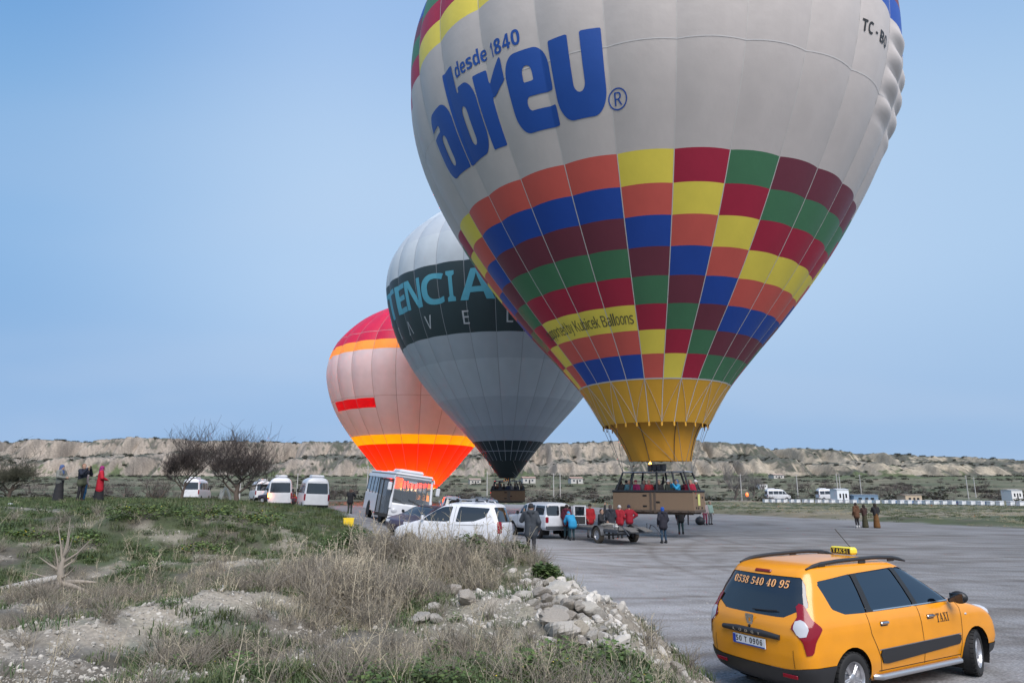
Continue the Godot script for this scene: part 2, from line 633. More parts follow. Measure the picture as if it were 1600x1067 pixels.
func ground_color(x: float, d: float) -> Color:
	var n1 := fn.get_noise_2d(x * 0.25, d * 0.25)
	var n2 := fn.get_noise_2d(x * 1.7 + 50, d * 1.7)
	var lot := Vector3(0.33, 0.33, 0.34) * (1.0 + 0.14 * n1 + 0.06 * n2)
	# tyre tracks sweep across the open ground
	var sweep := fn.get_noise_2d((d - 0.16 * x) * 0.9, x * 0.035 + 20.0)
	var sweep2 := fn.get_noise_2d((d - 0.30 * x + 0.004 * x * x) * 2.6 + 11.0, x * 0.10)
	var patch := fn.get_noise_2d(x * 0.11 + 5.0, d * 0.22 + 2.0)
	lot *= 1.0 - 0.26 * sm(3.0, 22.0, x) * (1.0 - sm(45, 75, d))
	lot = lot.lerp(lot * Vector3(0.66, 0.62, 0.58), clampf(sweep * 2.4, 0, 1) * (1.0 - 0.5 * sm(30, 70, d)))
	lot = lot.lerp(lot * Vector3(0.72, 0.69, 0.66), clampf(sweep2 * 2.0, 0, 1) * sm(0.0, 3.0, x - 1.5))
	lot *= 1.0 + 0.22 * patch
	var rut := 0.0
	for q in RUTS:
		var r: float = Vector2(x - q[0], d - q[1]).length() - q[2] + 0.25 * fn.get_noise_2d(x * 0.2, d * 0.2)
		rut = maxf(rut, maxf(exp(-pow(r / 0.16, 2)), exp(-pow((r - 1.5) / 0.16, 2))))
	lot = lot.lerp(lot * Vector3(0.70, 0.67, 0.64), rut * (0.75 + 0.6 * fn.get_noise_2d(x * 0.5, d * 0.5)))
	lot = lot.lerp(lot * 1.16, exp(-pow((x - bank_edge(d) - 1.2) / 1.4, 2)) * (1.0 if d < 30 else 0.0))
	var pale := Vector3(0.40, 0.355, 0.29) * (1.0 + 0.2 * n1 + 0.22 * n2)
	var soil := Vector3(0.13, 0.115, 0.085) * (1.0 + 0.35 * n1 + 0.3 * n2)
	var green := Vector3(0.075, 0.095, 0.042) * (1.0 + 0.3 * n1 + 0.25 * n2)
	var b := bare(x, d)
	var c: Vector3
	if d > 60 and d > lot_end(x) - 4.0 or d > 130:
		var strip := fn.get_noise_2d(x * 0.006 + 3, d * 0.05)
		var f := Vector3(0.175, 0.165, 0.10).lerp(Vector3(0.085, 0.105, 0.05), sm(-0.15, 0.25, strip + 0.4 * n1))
		f = f.lerp(Vector3(0.30, 0.25, 0.18), 0.75 * sm(0.18, 0.4, fn.get_noise_2d(x * 0.01 + 90, d * 0.035)))
		f = f.lerp(Vector3(0.055, 0.07, 0.03), 0.6 * sm(0.1, 0.4, fn.get_noise_2d(x * 0.05, d * 0.12 + 30)))
		# a road runs along the valley
		f = f.lerp(Vector3(0.25, 0.24, 0.23), 0.8 * exp(-pow((d - (163 + 0.03 * x)) / 2.2, 2)))
		c = f
		lot = lot.lerp(f, 0.0)
	else:
		var g := sm(-0.12, 0.22, fn.get_noise_2d(x * 0.33 + 9, d * 0.33) + 0.18 * n2 + 0.10 + 0.25 * sm(12.5, 16.0, d))
		c = soil.lerp(green, g)
		var stony := sm(0.05, 0.4, fn.get_noise_2d(x * 0.45 - 30, d * 0.6))
		if d < 14 and x > -6:
			stony = maxf(stony, exp(-pow((x - bank_edge(d) + 0.95) / 0.8, 2)))
		c = c.lerp(pale, 0.75 * stony * (1.0 - sm(14, 30, d)))
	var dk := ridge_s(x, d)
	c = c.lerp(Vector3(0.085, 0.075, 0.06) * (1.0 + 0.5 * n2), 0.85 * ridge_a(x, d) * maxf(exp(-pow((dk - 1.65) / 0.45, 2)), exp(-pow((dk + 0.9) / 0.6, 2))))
	c = c.lerp(pale, 0.9 * pale_slope(x, d) * (0.8 + 0.5 * n2))
	var t := track(x, d)
	var open := lot.lerp(pale * 0.95, sm(0.2, 0.8, t))
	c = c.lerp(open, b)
	return Color(clampf(c.x, 0.01, 0.8), clampf(c.y, 0.01, 0.8), clampf(c.z, 0.01, 0.8))

func spaced(a: float, fine: float, upto: float, grow: float, most: float, end: float) -> Array:
	var out := [a]
	var s := fine
	while out[-1] < end:
		if out[-1] > upto:
			s = minf(s * grow, most)
		out.append(out[-1] + s)
	return out

func grid_mesh(xs: Array, ds: Array, height: Callable, color: Callable) -> ArrayMesh:
	var g := Geo.new()
	for d in ds:
		for x in xs:
			g.col = color.call(x, d)
			g.vert(Vector3(x, height.call(x, d), -d))
	var w := xs.size()
	for j in ds.size() - 1:
		for k in w - 1:
			var a := j * w + k
			g.tri(a, a + w, a + 1)
			g.tri(a + 1, a + w, a + w + 1)
	return g.mesh()

func build_ground() -> void:
	var right := spaced(0.0, 0.1, 6.0, 1.035, 14.0, 900.0)
	var left := spaced(0.0, 0.1, 13.0, 1.035, 14.0, 900.0)
	left.reverse()
	var xs := []
	for x in left:
		xs.append(-x)
	xs.append_array(right.slice(1))
	var back := spaced(-5.2, 0.4, -4.0, 1.3, 30.0, 250.0)
	back.reverse()
	var ds := []
	for d in back:
		ds.append(-d)
	ds = ds.slice(0, -1)
	ds.append_array(spaced(5.2, 0.075, 6.0, 1.0165, 12.0, 790.0))
	var o := put("ground", grid_mesh(xs, ds, land, ground_color), M.ground)
	tag(o, "", "", "", "structure")

# ---- eroded tuff cliffs along the far side of the valley
func ridge_top(b: float) -> float:
	# height of the skyline over the bearing x / d
	return lut([-1.2, -0.75, -0.6, -0.44, -0.3, -0.15, 0.0, 0.13, 0.28, 0.36, 0.47, 0.56, 0.75, 1.2], [46, 51.5, 53.0, 54.0, 51.0, 50.5, 51.5, 52.5, 53.5, 49.5, 42.5, 39.0, 33.5, 28], b)

func hill_height(x: float, d: float) -> float:
	var base := land(x, minf(d, 620.0))
	var b := x / 690.0
	var top := ridge_top(b) + 2.4 * fn.get_noise_2d(x * 0.012, 1.0) + 0.9 * fn.get_noise_2d(x * 0.06, 5.0)
	var wander := 46.0 * fn.get_noise_2d(x * 0.006, 12.0) + 24.0 * fn.get_noise_2d(x * 0.025, 17.0)
	var flute := 13.0 * fr.get_noise_2d(x * 0.022, d * 0.006) + 6.0 * fr.get_noise_2d(x * 0.075, d * 0.02)
	var s := d - 590.0 - wander + flute - 26.0 * sm(0.05, 0.3, fn.get_noise_2d(x * 0.015, 51.0))
	var cut := 0.38 + 0.30 * fn.get_noise_2d(x * 0.008, 33.0) + 0.10 * fn.get_noise_2d(x * 0.04, 35.0)
	var low := sm(0, 34, s) * cut
	var ledge := sm(34, 86, s) * 0.10
	var high := sm(82 + 14.0 * fn.get_noise_2d(x * 0.01, 77), 118, s - 3.0 * fr.get_noise_2d(x * 0.09, 2)) * (0.86 - cut)
	var cap := sm(118, 220, s) * 0.04
	var y := lerpf(base, top, low + ledge + high + cap)
	y += (low / cut) * (1.0 - sm(110, 130, s)) * 1.1 * fn.get_noise_2d(x * 0.12, d * 0.12)
	return y

func build_hills() -> void:
	var xs := []
	var x := -900.0
	while x < 1100.0:
		xs.append(x)
		x += 1.7 if absf(x) < 640.0 else 6.0
	var ds := spaced(520.0, 2.0, 740.0, 1.25, 60.0, 1300.0)
	var w := xs.size()
	var hs := PackedFloat32Array()
	for d in ds:
		for q in xs:
			hs.append(hill_height(q, d))
	var g := Geo.new()
	for j in ds.size():
		for k in w:
			var h := hs[j * w + k]
			var k2 := mini(k + 1, w - 1)
			var j2 := mini(j + 1, ds.size() - 1)
			var k1 := maxi(k - 1, 0)
			var j1 := maxi(j - 1, 0)
			var sx: float = (hs[j * w + k2] - hs[j * w + k1]) / (xs[k2] - xs[k1])
			var sd: float = (hs[j2 * w + k] - hs[j1 * w + k]) / (ds[j2] - ds[j1])
			var steep := sqrt(sx * sx + sd * sd)
			var n1 := fn.get_noise_2d(xs[k] * 0.03, ds[j] * 0.03)
			var n2 := fn.get_noise_2d(xs[k] * 0.2, h * 0.5 + ds[j] * 0.05)
			var tuff := Vector3(0.345, 0.295, 0.245).lerp(Vector3(0.43, 0.37, 0.28), sm(-100, 400, xs[k])) * (1.0 + 0.28 * n1 + 0.30 * n2 + 0.08 * sin(h * 1.7 + 3.0 * n1))
			var scrub := Vector3(0.085, 0.095, 0.065).lerp(Vector3(0.14, 0.13, 0.11), sm(-0.3, 0.3, n2)) * (1.0 + 0.35 * n1)
			if ds[j] < 600 + 20.0 * n1 and h < 24:
				scrub = Vector3(0.10, 0.125, 0.055) * (1.0 + 0.4 * n2)
			var rock := sm(0.30, 0.62, steep + 0.30 * n1 + 0.20 * n2 - 0.65 * sm(-0.08, 0.18, fn.get_noise_2d(xs[k] * 0.011 + 60, h * 0.07)) - 0.35 * sm(26, 34, h) * sm(100, 170, xs[k]) * (1.0 - sm(260, 320, xs[k])))
			var c := scrub.lerp(tuff, rock)
			g.col = Color(c.x, c.y, c.z)
			g.vert(Vector3(xs[k], h - (2.0 if j == 0 else 0.0), -ds[j]))
	for j in ds.size() - 1:
		for k in w - 1:
			var a := j * w + k
			g.tri(a, a + w, a + 1)
			g.tri(a + 1, a + w, a + w + 1)
	var o := part("hills", g, M.hill)
	tag(o, "", "", "", "structure")

# ---- hot air balloons
class Cloth:
	var xs: Array
	var rs: Array
	var base: float
	var gores: int
	var seam: float
	var puff: float
	var step: float

func skin_r(s: Cloth, h: float) -> float:
	return maxf(hermite(s.xs, s.rs, h - s.base), 0.05)

# a point on the fabric: az in radians from the viewer's side, h above the ground, lift off the cloth
func skin(s: Cloth, az: float, h: float, lift := 0.0) -> Vector3:
	var u := fposmod((az - s.seam) / s.step, 1.0)
	var r := skin_r(s, h)
	var full := sm(0.0, 5.0, h - s.base)
	r *= 1.0 + s.puff * (0.25 + 0.75 * full) * (4.0 * u * (1.0 - u) - 0.5)
	r += lift
	return Vector3(r * sin(az), h, r * cos(az))

func gore_panel(s: Cloth, h0: float, h1: float, rows: int, cols := 10, bow := 0.0) -> ArrayMesh:
	var g := Geo.new()
	for j in rows + 1:
		for k in cols + 1:
			var u := clampf(float(k) / cols, 0.0005, 0.9995)
			var edge := bow * 4.0 * u * (1.0 - u)
			g.vert(skin(s, s.seam + u * s.step, lerpf(h0, h1, float(j) / rows) + edge))
	for j in rows:
		g.ring_strip(j * (cols + 1), (j + 1) * (cols + 1), cols + 1, false)
	return g.mesh()

func seam_tape(s: Cloth, h0: float, h1: float, w: float, rows := 40) -> ArrayMesh:
	var g := Geo.new()
	for j in rows + 1:
		var h := lerpf(h0, h1, float(j) / rows)
		var r := skin_r(s, h)
		for q in [-1.0, 1.0]:
			var p := skin(s, s.seam, h, 0.012)
			g.vert(p + Vector3(cos(s.seam), 0, -sin(s.seam)) * q * w * 0.5)
	for j in rows:
		g.ring_strip(j * 2, j * 2 + 2, 2, false)
	return g.mesh()

func ring_tape(s: Cloth, h: float, w: float) -> ArrayMesh:
	var g := Geo.new()
	var n: int = s.gores * 8
	for k in n:
		var az := s.seam + TAU * k / n
		g.vert(skin(s, az, h - w * 0.5, 0.012))
		g.vert(skin(s, az, h + w * 0.5, 0.012))
	for k in n:
		var a := k * 2
		var b := (k + 1) % n * 2
		g.tri(a, b, a + 1)
		g.tri(a + 1, b, b + 1)
	return g.mesh()

func fabric(r: float, g: float, b: float, through := 0.25) -> StandardMaterial3D:
	var m := tri_tex(mat(r, g, b, 0.55), M.soft, 0.22)
	relief(m, M.pucker, 0.45)
	m.rim_enabled = true
	m.rim = 0.15
	m.backlight_enabled = through > 0.0
	m.backlight = Color(through, through, through)
	return m

func gores(s: Cloth, parent: Node3D, called: String, h0: float, h1: float, rows: int, pick: Callable, bow := 0.0, skip := []) -> void:
	var m := gore_panel(s, h0, h1, rows, 10, bow)
	for k in s.gores:
		if skip.has(k):
			continue
		var ma = pick.call(k)
		if ma == null:
			continue
		var o := put(called, m, ma, parent)
		o.rotation.y = k * s.step

func fitted(tris: PackedVector2Array, width: float) -> PackedVector2Array:
	var lo := INF
	var hi := -INF
	for p in tris:
		lo = minf(lo, p.x)
		hi = maxf(hi, p.x)
	var out := PackedVector2Array()
	for p in tris:
		out.append(Vector2((p.x - (lo + hi) * 0.5) * width / (hi - lo), p.y))
	return out

func word(s: Cloth, parent: Node3D, text: String, size: float, az0: float, az1: float, h: float, ma: Material, called := "lettering", bold := true) -> void:
	var r := skin_r(s, h)
	var w := deg_to_rad(az1 - az0) * r
	part(called, text_on(s, fitted(letters(text, size, 0.3, "Droid Sans", bold), w), deg_to_rad((az0 + az1) * 0.5), h), ma, parent)

func spell(s: Cloth, parent: Node3D, text: String, size: float, az0: float, az1: float, h: float, ma: Material, bold := true) -> void:
	# letter by letter, evenly set between two bearings
	var widths := []
	var total := 0.0
	for ch in text:
		var w := 0.45 if ch in " " else 0.5 if ch in "1il-" else 0.62 if ch in "rtj" else 1.25 if ch in "mwKB" else 1.0
		widths.append(w)
		total += w
	var at := az0
	for k in text.length():
		var span: float = (az1 - az0) * widths[k] / total
		if text[k] != " ":
			var named := "dash" if text[k] == "-" else "letter_" + text[k].to_lower()
			var q := 0.55 if text[k] in "1il" else 0.86
			var t := single(text[k], size, bold)
			var r := skin_r(s, h)
			part(named, text_on(s, fitted(t, deg_to_rad(span * q) * r), deg_to_rad(at + span * 0.5), h), ma, parent)
		at += span

func single(ch: String, size: float, bold: bool) -> PackedVector2Array:
	# one letter with its height kept relative to the line (the middle of the capitals lies at 0)
	var t := letters(ch, size, 0.3, "Droid Sans", bold)
	var lo := INF
	for p in t:
		lo = minf(lo, p.y)
	var drop := 0.0
	if ch in "pyqgj":
		drop = -0.30 * size
	elif ch == "-":
		drop = 0.33 * size
	var out := PackedVector2Array()
	for p in t:
		out.append(Vector2(p.x, p.y - lo - 0.5 * size + drop))
	return out

func text_on(s: Cloth, tris: PackedVector2Array, az: float, h: float, lift := 0.02) -> Geo:
	var r := skin_r(s, h)
	return mapped(tris, func(p: Vector2) -> Vector3: return skin(s, az + p.x / r, h + p.y, lift))

func hull(s: Cloth, parent: Node3D, wires: int, from_h: float, to: Array, ma: Material) -> void:
	# cables from the mouth to the corners of the burner frame
	for k in wires:
		var az := TAU * (k + 0.5) / wires
		var g := Geo.new()
		g.bar(skin(s, az, from_h), to[int(floor(fposmod(az + TAU / 8.0, TAU) / TAU * 4.0)) % 4], 0.014, 4)
		part("flying_wire", g, ma, parent)

func basket(parent: Node3D, y: float, yaw: float, size: Vector3, wick: Material, frame_h: float, lit: float, cans: int) -> Array:
	# wicker car with padded rim, leather foot, uprights, burner frame and burners; returns the frame's corners
	var b := Basis(Vector3.UP, yaw)
	var o := Vector3(0, y, 0)
	var L := size.x
	var H := size.y
	var W := size.z
	var holder := Node3D.new()
	holder.name = "basket"
	parent.add_child(holder)
	for q in [[0, 1], [0, -1], [1, 1], [1, -1]]:
		var g := Geo.new()
		if q[0] == 0:
			g.box(o + b * Vector3(0, H * 0.5, q[1] * (W * 0.5 - 0.03)), Vector3(L, H, 0.06), b, 0.02)
		else:
			g.box(o + b * Vector3(q[1] * (L * 0.5 - 0.03), H * 0.5, 0), Vector3(0.06, H - 0.01, W - 0.13), b, 0.02)
		part("wicker_wall", g, wick, holder)
	var f := Geo.new()
	f.box(o + Vector3(0, 0.05, 0), Vector3(L - 0.14, 0.06, W - 0.14), b)
	part("floor", f, M.leather, holder)
	for q in [-1.0, 1.0]:
		var d := Geo.new()
		d.box(o + b * Vector3(q * L * 0.167, H * 0.5, 0), Vector3(0.05, H - 0.12, W - 0.14), b)
		part("partition", d, wick, holder)
	var rim := Geo.new()
	var cs := []
	for q in [[-1, -1], [1, -1], [1, 1], [-1, 1], [-1, -1], [1, -1]]:
		cs.append(o + b * Vector3(q[0] * (L * 0.5 - 0.03), H + 0.03, q[1] * (W * 0.5 - 0.03)))
	for k in 4:
		rim.bar(cs[k], cs[k + 1], 0.075, 10)
	part("padded_rim", rim, M.padding, holder)
	var foot := Geo.new()
	for k in 4:
		var p0: Vector3 = cs[k] - Vector3.UP * (H - 0.05)
		var p1: Vector3 = cs[k + 1] - Vector3.UP * (H - 0.05)
		var dirv := (p1 - p0).normalized()
		var outv := dirv.cross(Vector3.UP)
		var bb := Basis(dirv, Vector3.UP, dirv.cross(Vector3.UP))
		foot.box((p0 + p1) * 0.5, Vector3((p1 - p0).length() + 0.11, 0.15, 0.10), bb, 0.02)
	part("leather_foot", foot, M.leather, holder)
	for q in [-0.33, 0.33]:
		var sk := Geo.new()
		sk.box(o + b * Vector3(0, -0.06, q * W), Vector3(L - 0.3, 0.09, 0.1), b, 0.02)
		part("runner", sk, M.leather, holder)
	for q in [-0.02, 0.03]:
		var st := Geo.new()
		st.box(o + b * Vector3(L * q + 0.02, H * 0.5, W * 0.5 + 0.012), Vector3(0.13, H + 0.05, 0.03), b, 0.01)
		part("leather_strap", st, M.leather, holder)
	for q in [[-0.09, 0.82], [-0.09, 0.3], [0.07, 0.5]]:
		var st := Geo.new()
		st.box(o + b * Vector3(L * q[0], H * q[1], W * 0.5 + 0.004), Vector3(0.24, 0.10, 0.02), b, 0.008)
		part("foot_hole", st, M.well, holder)
	for q in [[-0.28, 0.72], [0.28, 0.72], [-0.2, 0.22], [0.12, 0.22], [0.3, 0.24]]:
		var st := Geo.new()
		st.box(o + b * Vector3(L * 0.5 + 0.004, H * q[1], W * q[0]), Vector3(0.02, 0.11, 0.2), b, 0.008)
		part("foot_hole", st, M.well, holder)
	for k in 9:
		var h := Geo.new()
		var px := L * (-0.45 + 0.9 * k / 8.0)
		h.tube(PackedVector3Array([o + b * Vector3(px - 0.09, 0.13, W * 0.5 + 0.03), o + b * Vector3(px, 0.07, W * 0.5 + 0.08), o + b * Vector3(px + 0.09, 0.13, W * 0.5 + 0.03)]), 0.022, 5)
		part("rope_handle", h, M.leather, holder)
	# uprights lean in to the burner frame
	var fl := L * 0.38
	var fw := W * 0.36
	var fy := frame_h
	for sx in [-0.46, -0.29, 0.06, 0.29, 0.46]:
		for sz in [-1.0, 1.0]:
			var u := Geo.new()
			u.bar(o + b * Vector3(L * sx, H, sz * (W * 0.5 - 0.05)), Vector3(0, fy, 0) + b * Vector3(fl * sx / 0.46, 0, sz * fw), 0.055, 8)
			part("upright", u, M.padding, parent)
	var fc := []
	for q in [[1, 1], [1, -1], [-1, -1], [-1, 1]]:
		fc.append(Vector3(0, fy, 0) + b * Vector3(q[0] * fl, 0, q[1] * fw))
	var fg := Geo.new()
	for k in 4:
		fg.bar(fc[k], fc[(k + 1) % 4], 0.04, 8)
	for q in [-0.2, 0.2]:
		fg.bar(Vector3(0, fy, 0) + b * Vector3(q * fl, 0, -fw), Vector3(0, fy, 0) + b * Vector3(q * fl, 0, fw), 0.03, 8)
	part("burner_frame", fg, M.alloy, parent)
	for k in cans:
		var bx := (k - (cans - 1) * 0.5) * 0.27
		var bo := Vector3(0, fy, 0) + b * Vector3(bx, 0.0, 0)
		var can := Geo.new()
		can.lathe([[0.0, 0.0], [0.09, 0.0], [0.1, 0.06], [0.14, 0.1], [0.15, 0.42], [0.13, 0.46], [0.12, 0.42], [0.1, 0.15], [0, 0.14]], bo, Basis.IDENTITY, 14)
		var cn := part("burner", can, M.steel, parent)
		var coil := Geo.new()
		var hp := PackedVector3Array()
		for q in 49:
			var a := TAU * q / 12.0
			hp.append(bo + Vector3(0.165 * cos(a), 0.16 + q * 0.006, 0.165 * sin(a)))
		coil.tube(hp, 0.014, 5)
		part("coil", coil, M.chrome, cn)
		if k == 0 and lit > 0.0:
			var fm := Geo.new()
			fm.lathe([[0.0, 0.0], [0.10 * lit, 0.05], [0.13 * lit, 0.16 * lit], [0.08 * lit, 0.3 * lit], [0.0, 0.44 * lit]], bo + Vector3(0, 0.36, 0), Basis(Vector3(1, 0, 0), 0.12), 10)
			part("flame", fm, M.flame, parent)
	return fc

func abreu_letter(ch: String, p: Vector2) -> float:
	match ch:
		"u":
			var o := maxf(rbox(p, 0, 1, 0, 1.4, 0.30), p.y - (1.0 if p.x > 0.45 else 1.0))
			return maxf(o, -rbox(p, 0.385, 0.615, 0.30, 2.0, 0.11))
		"e":
			var o := rbox(p, 0, 1, 0, 1, 0.30)
			o = minf(o, rbox(p, 0.5, 1, 0.0, 0.24, 0.02))
			o = maxf(o, -minf(rbox(p, 0.40, 0.62, 0.60, 0.80, 0.10), rbox(p, 0.40, 0.62, 0.60, 0.70, 0.0)))
			return maxf(o, -minf(rbox(p, 0.38, 0.6, 0.25, 0.42, 0.08), rbox(p, 0.5, 1.2, 0.25, 0.42, 0.0)))
		"r":
			var o := rbox(p, 0, 0.46, 0, 1, 0.02)
			var arm := maxf(rbox(p, 0.2, 1.0, 0.62, 1.06, 0.06), -(p - Vector2(0.46, 0.58)).dot(Vector2(-0.28, 0.96).normalized()))
			arm = maxf(arm, (p - Vector2(0.46, 0.80)).dot(Vector2(-0.45, 0.89)))
			return minf(o, arm)
		"b":
			var o := minf(rbox(p, 0, 0.44, -0.0, 1.36, 0.02), rbox(p, 0.0, 1, 0, 1, 0.30))
			o = maxf(o, -rbox(p, 0.42, 0.61, 0.18, 0.72, 0.095))
			return maxf(o, -rbox(p, 0.44, 0.5, 0.93, 1.5, 0.0))
		"a":
			var o := minf(rbox(p, 0, 1, 0, 1, 0.30), rbox(p, 0.56, 1, -0.0, 0.6, 0.02))
			o = maxf(o, -rbox(p, 0.39, 0.58, 0.14, 0.60, 0.095))
			return maxf(o, -rbox(p, -0.3, 0.44, 0.68, 0.78, 0.03))
	return 1.0

func build_balloons() -> void:
	var col := {
		"W": fabric(0.57, 0.515, 0.482, 0.2), "Y": fabric(0.86, 0.69, 0.085, 0.15), "O": fabric(0.66, 0.105, 0.08, 0.15), "B": fabric(0.006, 0.062, 0.36, 0.1), "M": fabric(0.165, 0.028, 0.05, 0.1),
		"G": fabric(0.055, 0.19, 0.088, 0.1), "R": fabric(0.40, 0.012, 0.045, 0.12), "A": fabric(0.64, 0.33, 0.025, 0.15),
	}
	var tape := mat(0.55, 0.52, 0.49, 0.7)
	# ------------------------------------------------ the near balloon
	var s := Cloth.new()
	s.xs = [0, 2, 4, 6, 9, 12, 15, 18, 21, 24, 27, 30, 33, 35.2, 36.6]
	s.rs = [3.03, 4.23, 5.86, 7.60, 9.92, 11.85, 13.45, 14.42, 14.74, 14.42, 13.3, 11.2, 7.6, 3.9, 0.2]
	s.base = 6.19
	s.gores = 28
	s.step = TAU / 28.0
	s.seam = deg_to_rad(-4.8)
	s.puff = 0.012
	var at := Vector3(8.36, 0, -40.0)
	var t := thing("hot_air_balloon", "big white balloon with colourful checked belt and blue lettering above a wide wicker basket", "balloon", at)
	var hs := [8.35, 9.51, 10.58, 11.68, 12.84, 14.01, 15.24, 16.47, 17.76]
	var order := ["Y", "R", "G", "M", "M", "M", "M", "G", "R", "Y", "O", "O", "O", "O"]
	var down := ["Y", "O", "B", "M", "G", "R"]
	for row in 8:
		# row 0 is the lowest; every gore runs through the same six colours from its own start
		gores(s, t, "checker_panel", hs[row], hs[row + 1], 4, func(k: int) -> Material:
			var start: String = order[(k + 1) % 14]
			return col[down[(down.find(start) + 7 - row) % 6]])
	gores(s, t, "gore_panel", 17.76, 25.72, 14, func(_k: int) -> Material: return col.W, 0.0, [4, 5])
	for row in 4:
		gores(s, t, "upper_panel", 25.72 + row * 1.33, 25.72 + (row + 1) * 1.33, 4, func(k: int) -> Material:
			var kk := (k + 1) % 14
			if kk >= 3 and kk <= 6:
				return col[["B", "M", "G", "R"][row]]
			return col[["Y", "R", "G", "O"][row] if kk >= 10 else ["R", "G", "M", "B"][row] if kk >= 8 else ["O", "B", "Y", "R"][row]])
	gores(s, t, "crown_panel", 25.72 + 5.32, 42.75, 16, func(_k: int) -> Material: return col.W)
	# two gores on the right are pulled in by the turning vent and billow in pillows
	for k in [4, 5]:
		var g := Geo.new()
		var rows := 48
		for j in rows + 1:
			for c in 13:
				var u := clampf(c / 12.0, 0.0005, 0.9995)
				var h := lerpf(17.76, 25.72, float(j) / rows)
				var ph := (h - 20.9) / 1.25 + (0.5 if k == 5 else 0.0)
				var on := sm(20.6, 21.4, h) * (1.0 - sm(25.2, 25.7, h))
				var fold := absf(sin(ph * PI)) - 0.55
				g.vert(skin(s, s.seam + (u + k) * s.step, h, on * 0.34 * fold * sin(u * PI)))
		for j in rows:
			g.ring_strip(j * 13, (j + 1) * 13, 13, false)
		part("gore_panel", g, col.W, t)
	gores(s, t, "mouth_panel", 6.19, 8.35, 5, func(_k: int) -> Material: return col.A)
	var hem := Geo.new()
	for k in 28:
		var az := s.seam + k * s.step
		hem.box(skin(s, az, 6.10, 0.0), Vector3(0.10, 0.26, 0.03), Basis(Vector3.UP, az), 0.01)
	part("webbing_tabs", hem, col.A, t)
	var st := seam_tape(s, 6.19, 42.0, 0.042)
	for k in 28:
		var o := put("load_tape", st, tape, t)
		o.rotation.y = k * s.step
	put("ring_tape", ring_tape(s, 8.35, 0.06), tape, t)
	put("ring_tape", ring_tape(s, 21.9, 0.05), mat(0.60, 0.57, 0.55, 0.7), t)
	# slanting suspension lines over the yellow mouth
	for k in 14:
		for q in [-1.0, 1.0]:
			var g := Geo.new()
			var az0 := s.seam + (k * 2) * s.step
			var ps := PackedVector3Array()
			for j in 9:
				ps.append(skin(s, az0 + q * s.step * (1.0 - j / 8.0), lerpf(8.35, 6.2, j / 8.0), 0.03))
			g.tube(ps, 0.010, 4)
			part("suspension_line", g, tape, t)
	# the scoop hangs inside the mouth
	var sg := Geo.new()
	var sides := 56
	var prof := [[2.78, 6.35], [2.45, 5.95], [2.2, 5.5], [2.0, 5.0], [1.86, 4.6], [1.74, 4.2]]
	for q in prof:
		for k in sides:
			var a := TAU * k / sides
			var r: float = q[0] * (1.0 + 0.012 * cos(a * 14.0))
			sg.vert(Vector3(r * sin(a) + 0.1 * (6.35 - q[1]), q[1] - 0.12 * (6.35 - q[1]) * 0.2 * cos(a), r * cos(a)))
	for j in prof.size() - 1:
		sg.ring_strip(j * sides, (j + 1) * sides, sides)
	var scoop := part("scoop", sg, fabric(0.62, 0.29, 0.02, 0.4), t)
	for k in 8:
		var a := TAU * (k + 0.3) / 8
		var g := Geo.new()
		var ps := PackedVector3Array()
		for q in prof:
			ps.append(Vector3(q[0] * 1.015 * sin(a) + 0.1 * (6.35 - q[1]), q[1], q[0] * 1.015 * cos(a)))
		g.tube(ps, 0.02, 4)
		part("hem_line", g, M.leather, scoop)
	# lettering, sewn on in blue cloth
	var unit := 3.42
	var ink := fabric(0.008, 0.075, 0.36, 0.0)
	for l in [["a", -67.8, -57.5], ["b", -57.2, -47.6], ["r", -47.3, -39.3], ["e", -38.9, -29.2], ["u", -28.7, -18.4]]:
		var a0 := deg_to_rad(l[1])
		var da := deg_to_rad(l[2] - l[1])
		var tris := march(func(p: Vector2) -> float: return abreu_letter(l[0], p), -0.05, 1.05, -0.05, 1.5, 0.0333)
		var g := mapped(tris, func(p: Vector2) -> Vector3: return skin(s, a0 + p.x * da, 19.28 + p.y * unit, 0.02))
		part("letter_" + l[0], g, ink, t)
	spell(s, t, "desde", 0.70, -52.2, -42.5, 23.45, ink)
	spell(s, t, "1840", 0.70, -41.6, -34.0, 23.36, ink)
	part("letter_r", text_on(s, letters("R", 0.52, 0.2, "Droid Sans", false), deg_to_rad(-16.35), 19.8), ink, t)
	part("letter_ring", text_on(s, march(func(p: Vector2) -> float: return absf(p.length() - 0.40) - 0.028, -0.5, 0.5, -0.5, 0.5, 0.03), deg_to_rad(-16.35), 19.8), ink, t)
	spell(s, t, "TC - BO", 0.58, 34.4, 44.2, 24.0, M.lettering_black)
	spell(s, t, "supported by Kubicek Balloons", 0.50, -71.3, -18.9, 11.12, mat(0.09, 0.085, 0.045, 0.7), false)
	var fc := basket(t, 1.36, deg_to_rad(-32), Vector3(4.75, 1.12, 2.0), M.wicker, 3.58, 0.6, 4)
	hull(s, t, 16, 6.19, fc, M.cable)
	var plate := Geo.new()
	plate.box(Vector3(0, 2.05, 0) + Basis(Vector3.UP, deg_to_rad(-32)) * Vector3(2.40, 0, 0.15), Vector3(0.02, 0.62, 0.36), Basis(Vector3.UP, deg_to_rad(-32)), 0.008)
	part("notice_plate", plate, mat(0.62, 0.62, 0.2, 0.5), t.get_node("basket"))
	for q in [0.85, 1.25]:
		var g := Geo.new()
		var p := Basis(Vector3.UP, deg_to_rad(-32)) * Vector3(q * 1.5, 0, 0.6)
		g.box(p + Vector3(0, 1.02, 0), Vector3(0.07, 0.6, 0.07), Basis.IDENTITY, 0.01)
		part("hanging_strap", g, M.padding, t.get_node("basket"))
	# ------------------------------------------------ the grey balloon
	var s2 := Cloth.new()
